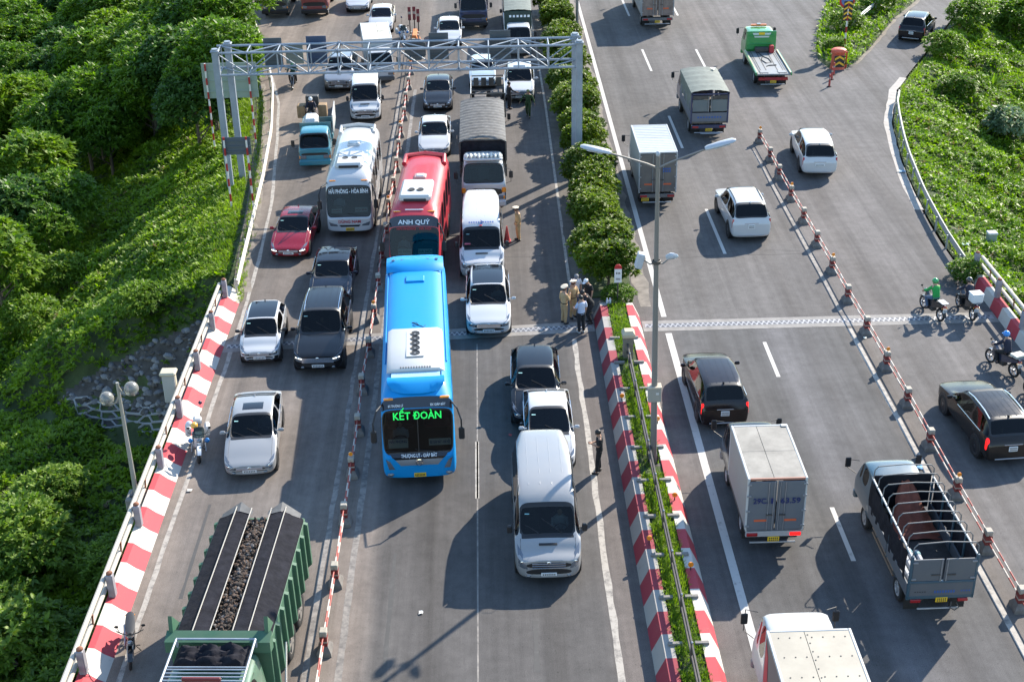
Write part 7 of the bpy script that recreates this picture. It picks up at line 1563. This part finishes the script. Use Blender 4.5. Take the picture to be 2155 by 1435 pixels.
    for s in '_l', '_r': b.tube([J['hip' + s] + Vector((0, 0, .02)), J['hip' + s] * .55 + J['knee' + s] * .45, J['knee' + s], J['knee' + s] * .45 + J['ankle' + s] * .55, J['ankle' + s] + (J['knee' + s] - J['ankle' + s]) * .06], [.105, .092, .074, .066, .058], 12)
    b.build('trousers', trousers, t, 60)
    if belt is not None:
        b = MB(); b.loft([ring(J['pelvis'] + a1 * x, a1, .172, .131) for x in (.13, .30)], 0, False); b.build('belt', belt, t)
    for s in '_l', '_r':
        d = (J['toe' + s] - J['ankle' + s]); d.z = 0; d.normalize(); c = J['ankle' + s] + d * .05 + Vector((0, 0, -.045)); R_ = Vector((0, 1, 0)).rotation_difference(d).to_matrix()
        MB().ell(tuple(c), (.052, .135, .05), 12, 8, R=R_).build('shoe', barefoot or shoes, t)
    hd = J['head'] + up * .035; Rm = Matrix((side, fw, up)).transposed()
    if headwear in (None, 'cap', 'peaked'): MB().ell(tuple(hd - fw * .014 + up * .012), (.098, .108, .098), 14, 8, R=Rm).build('hair', HAIR, t)
    if headwear == 'peaked':
        b = MB(); b.loft([[tuple(hd + Rm @ Vector((r_ * math.cos(a), r_ * 1.08 * math.sin(a) + .012 * (zz > .08), zz + .018 * math.sin(a)))) for a in [k * PI / 8 for k in range(16)]] for r_, zz in ((.103, .03), (.104, .075), (.148, .10), (.145, .125), (.06, .14))]); o = b.build('cap', hat_m, t, 50)
        b = MB(); b.loft([[tuple(hd + Rm @ Vector((.104 * math.cos(a), .112 * math.sin(a), zz))) for a in [k * PI / 8 for k in range(16)]] for zz in (.034, .068)], 0, False); b.build('cap_band', mat('cap_band_red', (.30, .05, .03), .6), o)
        MB().ell(tuple(hd + Rm @ Vector((0, .12, .03))), (.08, .07, .012), 12, 4, R=Rm).build('cap_peak', BLACK, o)
    if headwear == 'cap':
        o = MB().ell(tuple(hd + up * .03), (.103, .112, .082), 14, 8, R=Rm).build('cap', hat_m, t); MB().ell(tuple(hd + Rm @ Vector((0, .13, .02))), (.075, .085, .012), 12, 4, R=Rm).build('cap_peak', hat_m, o)
    if headwear == 'helmet':
        o = MB().ell(tuple(hd + up * .02), (.128, .142, .125), 16, 10, R=Rm).build('helmet', hat_m, t, 60); MB().ell(tuple(hd + Rm @ Vector((0, .13, -.01))), (.09, .06, .012), 12, 4, R=Rm).build('helmet_peak', hat_m, o); MB().tube([tuple(hd + Rm @ Vector((s * .11, .01, z_))) for s, z_ in ((-1, -.02), (-.5, -.15), (.5, -.15), (1, -.02))], .008, 5).build('chin_strap', BLACK, o)
    return t, J
C = lambda k, c: mat('cloth_' + k, c, .85, ns=5, na=.18, bs=14, bd=.4)
TAN = C('tan', (.52, .34, .17)); CAPM = mat('police_cap', (.66, .56, .42), .7); BLK = C('black', (.016, .016, .018)); DKG = C('charcoal', (.035, .034, .036)); OLIVE = C('olive', (.035, .07, .022)); PALEB = C('pale_blue', (.48, .53, .66)); WHT = C('white', (.62, .64, .70)); NAVYC = C('navy', (.014, .017, .035)); GRN = C('green', (.02, .30, .06)); JEAN = C('jeans', (.08, .12, .19)); BELT = mat('belt_black', (.015, .014, .014), .5)
down = lambda **k: k
person('policeman in tan uniform standing alone near the traffic cone', 1.28, 59.5, 1.9, TAN, TAN, dict(elbow_l=(-.23, .0, 1.12), wrist_l=(-.20, .10, .90), head=(0, .045, 1.55), crown=(0, .05, 1.65)), True, 'peaked', CAPM, belt=BELT, lean=.06)
person('man in olive green uniform striding past the white crossover', 2.39, 77.9, 2.9, OLIVE, OLIVE, dict(knee_l=(-.1, .14, .5), ankle_l=(-.1, .12, .1), knee_r=(.1, .0, .48), ankle_r=(.1, -.2, .12), elbow_r=(.36, -.05, 1.16), wrist_r=(.47, .02, .95), elbow_l=(-.3, -.02, 1.13), wrist_l=(-.40, .08, .92)), True, 'cap', OLIVE)
person('man in dark clothes beside the open stake truck pointing towards the white crossover', 1.3, 79.6, -1.2, DKG, BLK, dict(elbow_r=(.3, .1, 1.2), wrist_r=(.34, .32, 1.1)), True)
person('man in black standing on the shoulder looking at his phone', 3.47, 39.3, 1.5, BLK, BLK, dict(elbow_l=(-.2, .03, 1.12), wrist_l=(-.08, .24, 1.16), elbow_r=(.2, .03, 1.12), wrist_r=(.06, .24, 1.14), knee_l=(-.12, .06, .49), ankle_l=(-.15, .08, .09), head=(0, .06, 1.54), crown=(0, .08, 1.64)), False, None)
t = thing('phone', 'phone held by the man in black on the shoulder', 'phone', (0, 0, 0)); p_ = Matrix.Translation((3.47, 39.3, 0)) @ Matrix.Rotation(1.5, 4, 'Z') @ Vector((0, .34, 1.17)); t.location = p_; bx('phone_body', (0, 0, 0), (.08, .15, .02), mat('phone_dark', (.02, .02, .025), .2), t, .006)
# the group at the corner of the median
person('left policeman in tan uniform of the group by the median, arm raised to his chest', 2.93, 50.65, -1.0, TAN, TAN, dict(elbow_r=(.2, .1, 1.13), wrist_r=(.05, .24, 1.27)), True, 'peaked', CAPM, belt=BELT)
person('second policeman in tan uniform behind the man in the pale shirt', 3.33, 51.15, -2.4, TAN, TAN, dict(elbow_l=(-.2, .1, 1.12), wrist_l=(-.05, .22, 1.1)), True, 'peaked', CAPM, belt=BELT)
person('man in pale blue shirt and black trousers seen from behind, nearest of the group', 3.58, 49.75, .45, PALEB, BLK, dict(elbow_l=(-.24, .06, 1.12), wrist_l=(-.2, .26, 1.06), head=(0, .04, 1.55), crown=(-.01, .05, 1.65)), False, shoes=mat('pale_shoes', (.4, .4, .38), .6))
person('man in white shirt and grey cap standing behind the two policemen', 3.50, 52.0, PI + .1, WHT, JEAN, dict(head=(0, .05, 1.54), crown=(0, .08, 1.63)), False, 'cap', mat('grey_cap', (.16, .16, .17), .7), lean=.12)
person('man in black shirt and white cap beside the hedge', 4.0, 51.5, 2.3, BLK, BLK, dict(head=(0, .06, 1.54), crown=(0, .09, 1.63)), False, 'cap', mat('white_cap', (.70, .72, .75), .7), lean=.12)
person('man in black leaning forward at the corner of the median wall', 4.05, 50.65, 1.9, BLK, BLK, dict(knee_r=(.11, .18, .50), ankle_r=(.12, .02, .09), knee_l=(-.11, .2, .5), ankle_l=(-.12, .04, .09), elbow_l=(-.20, .52, .98), wrist_l=(-.14, .70, .84), elbow_r=(.2, .46, .95), wrist_r=(.12, .66, .82)), False, None, lean=.62)
for i, (x, c, l_) in enumerate(((.0, (.55, .62, .72), 'clear water bottle on the corner of the median wall'), (.12, (.45, .52, .66), 'blue water bottle on the corner of the median wall'))):
    t = thing('bottle', l_, 'bottle', (4.75 + x, 51.15, .57)); MB().lathe([(.01, 0), (.05, .005), (.05, .2), (.02, .27), (.02, .3), (.005, .3)], (0, 0, 0), 'Z', 10).build('bottle_body', mat('bottle_%d' % i, c, .15), t)

# ------------------------------------------------------------------ motorcycles
def spoke_wheel(t, y, r, w_=.09, name='tyre', disc=False):
    b = MB(); b.tube([(0, y + (r - w_ / 2) * math.cos(a), r + (r - w_ / 2) * math.sin(a)) for a in [k * PI / 12 for k in range(24)]], w_ / 2, 8, closed=True); o = b.build(name, RUBBER, t, 60)
    b = MB(); b.tube([(0, y + r * .70 * math.cos(a), r + r * .70 * math.sin(a)) for a in [k * PI / 10 for k in range(20)]], .018, 6, closed=True); b.lathe([(.01, -.05), (.055, -.05), (.055, .05), (.01, .05)], (0, y, r), 'X', 12)
    for k in range(5): a = k * 2 * PI / 5; b.cyl((0, y, r), (0, y + r * .7 * math.cos(a), r + r * .7 * math.sin(a)), .016, n=6)
    b.build('rim', ALLOY, o)
    return o
def motorbike(label, u, v, rz, body_m, tall=False, box=None, rack=False, police=False, lean=0., stand=False, group=None):
    t = thing('motorcycle', label, 'motorcycle', (u, v, 0), rz, group); t.rotation_euler = (0, lean, rz); L2 = .64; r = .29 if not police else .31
    spoke_wheel(t, L2 + .02, r, .085 if not police else .12); spoke_wheel(t, -L2, r, .1 if not police else .15)
    for s in (-1, 1): MB().tube([(s * .075, L2 + .02, r), (s * .075, L2 - .12, .62), (s * .065, L2 - .2, .92)], .024, 8).build('fork', STEEL, t)
    b = MB(); b.loft([[(x * w_, L2 + .02 + (r + .03) * math.cos(a), r + (r + .03) * math.sin(a)) for x in (-1, 0, 1)] for a, w_ in [(k * PI / 8 + .5, .065) for k in range(6)]], 0, False, False); b.build('front_mudguard', body_m, t, 60)
    b = MB(); b.loft([[(x, y, z) for x, z in ((-w_, z0), (-w_ * .8, z1), (0, z1 + .02), (w_ * .8, z1), (w_, z0), (0, z0 - .04))] for y, w_, z0, z1 in ((L2 - .1, .06, .72, .95), (L2 - .22, .14, .5, .93), (.22, .15, .42, .70), (.05, .13, .40, .72), (-.3, .14, .50, .76), (-.72, .10, .66, .80), (-.86, .05, .72, .78))]); b.build('fairing', body_m, t, 60)
    b = MB(); b.loft([[(x, y, z) for x, z in ((-w_, z0), (-w_, z0 + .05), (0, z0 + .075), (w_, z0 + .05), (w_, z0))] for y, w_, z0 in ((.12, .07, .72), (.0, .12, .73), (-.35, .14, .76), (-.7, .11, .80), (-.78, .05, .80))]); b.build('seat', mat('bike_seat', (.02, .02, .022), .5), t, 50)
    bx('engine', (0, .02, .36), (.26, .42, .26), DARKMETAL, t, .05); MB().tube([(.13, .15, .3), (.15, -.2, .28), (.15, -.75, .42)], [.025, .03, .05], 8).build('exhaust', STEEL, t)
    MB().tube([(-.36, L2 - .38, 1.0), (-.2, L2 - .25, 1.0), (0, L2 - .2, .97), (.2, L2 - .25, 1.0), (.36, L2 - .38, 1.0)], .016, 8).build('handlebar', BLACK, t)
    for s in (-1, 1):
        m0 = MB(); m0.tube([(s * .26, L2 - .28, 1.0), (s * .34, L2 - .26, 1.2)], .009, 6); m0.ell((s * .36, L2 - .26, 1.24), (.06, .018, .045), 10, 6); m0.build('mirror', BLACK, t)
        MB().cyl((s * .16, .05, .3), (s * .27, .05, .3), .014, n=6).build('footrest', DARKMETAL, t)
        MB().ell((s * .11, -.86, .68), (.03, .025, .025), 6, 5).build('indicator', AMBER, t)
    MB().ell((0, L2 + .0, .86), (.085, .07, .08), 12, 8).build('headlight', HEADL, t); bx('tail_light', (0, -.87, .74), (.16, .04, .07), TAILL, t, .015)
    p = bx('number_plate', (0, -.93, .58), (.19, .015, .14), PLATE_W, t, .005); marks(p, (0, -.94, .58), .15, .11, INK, 4, (0, -1, 0), 2)
    b = MB(); b.loft([[(x * .07, -L2 + (r + .04) * math.cos(a), r + (r + .04) * math.sin(a)) for x in (-1, 0, 1)] for a in [k * PI / 8 + 1.2 for k in range(6)]], 0, False, False); b.build('rear_mudguard', BLACK, t, 60)
    if stand: MB().cyl((-.1, .0, .3), (-.3, -.05, .02), .014, n=6).build('side_stand', DARKMETAL, t)
    if police:
        for s in (-1, 1): b = MB(); b.box((s * .33, -.5, .68), (.2, .46, .38), 0, .06); b.build('pannier', WHITE, t)
        b = MB(); b.box((0, -.72, .92), (.3, .34, .24), 0, .06); b.build('top_box', WHITE, t)
        MB().tube([(-.1, -.85, .9), (-.1, -.85, 1.5)], .01, 6).build('beacon_pole', DARKMETAL, t); MB().ell((-.1, -.85, 1.56), (.07, .07, .07), 10, 8).build('beacon', mat('beacon_dark', (.03, .02, .05), .3), t)
        b = MB(); b.slab([(.2, L2 - .05, .95), (-.2, L2 - .05, .95), (-.17, L2 - .22, 1.3), (.17, L2 - .22, 1.3)], .012, rad=.06); b.build('windshield', GLASS, t)
        for s in (-1, 1): MB().ell((s * .28, L2 - .12, .82), (.09, .07, .09), 10, 8).build('blue_lamp', mat('blue_lamp', (.02, .16, .42), .2), t)
        MB().tube([(-.22, L2 - .3, .62), (-.25, L2 - .1, .40), (-.22, L2 - .3, .3)], .02, 6).build('crash_bar', STEEL, t); MB().tube([(.22, L2 - .3, .62), (.25, L2 - .1, .40), (.22, L2 - .3, .3)], .02, 6).build('crash_bar', STEEL, t)
        b = MB(); b.loft([[(x, y, z) for x, z in ((-w_, z0), (-w_ * .8, z1), (w_ * .8, z1), (w_, z0))] for y, w_, z0, z1 in ((.30, .1, .75, .9), (.2, .16, .72, .96), (-.05, .12, .72, .86))]); b.build('tank', mat('police_white', (.7, .72, .75), .3, coat=.8), t, 50)
    if rack: MB().box((0, -.72, .90), (.3, .45, .03), 0, .01).build('rack', STEEL, t)
    return t
RIDE = dict(pelvis=(0, -.18, .88), spine=(0, -.15, 1.08), chest=(0, -.08, 1.25), neck=(0, -.03, 1.38), head=(0, .02, 1.49), crown=(0, .02, 1.59), shoulder_l=(-.17, -.06, 1.32), shoulder_r=(.17, -.06, 1.32), elbow_l=(-.27, .10, 1.13), elbow_r=(.27, .10, 1.13), wrist_l=(-.30, .26, 1.05), wrist_r=(.30, .26, 1.05), hip_l=(-.1, -.16, .86), hip_r=(.1, -.16, .86), knee_l=(-.20, .22, .76), knee_r=(.20, .22, .76), ankle_l=(-.20, .05, .38), ankle_r=(.20, .05, .38))
def rider(label, u, v, rz, shirt, trousers, hat, **k): return person(label, u, v, rz, shirt, trousers, dict(RIDE), True, 'helmet', hat, **k)
BIKE = mat('bike_black', (.018, .018, .02), .25, coat=.8); BIKEB = mat('bike_dark_blue', (.03, .035, .06), .25, coat=.8)
RB = 'motorcycles on the slip lane at the right'
motorbike('black motorcycle of the rider in green on the expansion joint', 18.22, 50.55, .25, BIKE, rack=True, group=RB); rider('rider in green jacket and green helmet seen from behind', 18.22, 50.55, .25, GRN, JEAN, mat('helmet_green', (.03, .30, .09), .25, coat=.6))
motorbike('black motorcycle with rider in dark clothes beside the parapet end', 19.63, 50.55, .12, BIKE, rack=True, group=RB); rider('rider in dark clothes and dark helmet in front of a white box', 19.63, 50.55, .12, NAVYC, BLK, mat('helmet_black', (.02, .02, .024), .2, coat=.8))
t = thing('delivery_box', 'white delivery box on the back of the dark motorcycle', 'box', (0, 0, 0)); t.matrix_world = Matrix.Translation((19.63, 50.55, 0)) @ Matrix.Rotation(.12, 4, 'Z'); bx('box_body', (0, -.72, 1.08), (.48, .44, .36), mat('box_white', (.70, .71, .71), .5), t, .05); bx('box_lid', (0, -.72, 1.28), (.5, .46, .06), mat('box_white', (.70, .71, .71), .5), t, .02)
motorbike('dark motorcycle of the rider with the blue helmet behind the brown estate off-roader', 19.48, 45.7, .38, BIKEB, rack=True, group=RB); rider('rider in navy jacket and bright blue helmet seen from behind', 19.48, 45.7, .38, NAVYC, BLK, mat('helmet_blue', (.02, .22, .62), .2, coat=.8))
t = thing('parcel', 'flat patterned parcel strapped behind the rider with the blue helmet', 'parcel', (0, 0, 0)); t.matrix_world = Matrix.Translation((19.48, 45.7, 0)) @ Matrix.Rotation(.38, 4, 'Z'); bx('parcel_body', (.02, -.72, .97), (.5, .38, .1), mat('parcel', (.45, .46, .40), .7, ns=9, na=.5), t, .015)
motorbike('dark motorcycle cut by the right edge of the photo', 19.9, 43.1, .2, BIKE, group=RB); rider('rider in dark jacket and jeans cut by the right edge', 19.9, 43.1, .2, DKG, JEAN, mat('helmet_black', (.02, .02, .024), .2, coat=.8))
# on the left carriageway
motorbike('motorcycle coming towards the camera along the left shoulder under the gantry', -12.35, 85.3, PI, BIKE); rider('rider in dark green coat on the left shoulder under the gantry', -12.35, 85.3, PI, C('dark_green', (.02, .07, .05)), BLK, mat('helmet_green', (.03, .30, .09), .25, coat=.6))
motorbike('motorcycle loaded with brown boxes behind the teal truck', -10.35, 77.6, PI + .05, BIKE, rack=True); rider('rider in navy jacket between brown boxes behind the teal truck', -10.35, 77.6, PI + .05, NAVYC, BLK, mat('helmet_white', (.6, .62, .64), .25, coat=.6))
for i, (dx, dy, dz, s_, l_) in enumerate(((.62, .45, .7, (.5, .6, .75), 'brown carton on the left of the loaded motorcycle'), (-.62, .45, .72, (.5, .6, .75), 'brown carton on the right of the loaded motorcycle'), (0, .85, 1.15, (.75, .5, .7), 'dark bundle high behind the rider of the loaded motorcycle'))):
    t = thing('carton', l_, 'carton', (-10.35 - dx, 77.6 + dy, dz)); bx('carton_body', (0, 0, 0), s_, CARD if i < 2 else mat('bundle_dark', (.05, .05, .05), .7), t, .04)
motorbike('white and silver scooter parked beside the marker boards', -5.85, 95.4, PI + .2, mat('scooter_white', (.6, .63, .66), .3, coat=.6), police=True, stand=True)
motorbike('white police motorcycle with panniers and blue lamps against the left parapet', -10.55, 41.25, PI + .22, mat('police_white', (.7, .72, .75), .3, coat=.8), police=True, lean=-.12, stand=True)
motorbike('black motorcycle parked against the left parapet near the bottom edge', -10.55, 30.6, PI + .22, BIKE, lean=-.12, stand=True)
t = thing('helmet', 'amber yellow helmet resting on the seat of the police motorcycle', 'helmet', (-10.60, 41.45, .92)); MB().ell((0, 0, .1), (.13, .14, .12), 14, 8).build('helmet_shell', mat('helmet_amber', (.70, .38, .05), .3, coat=.6), t)
t = thing('helmet', 'white helmet hanging beside the amber one on the police motorcycle', 'helmet', (-10.85, 41.75, .80)); MB().ell((0, 0, .1), (.13, .14, .12), 14, 8).build('helmet_shell', mat('helmet_white', (.6, .62, .64), .25, coat=.6), t)
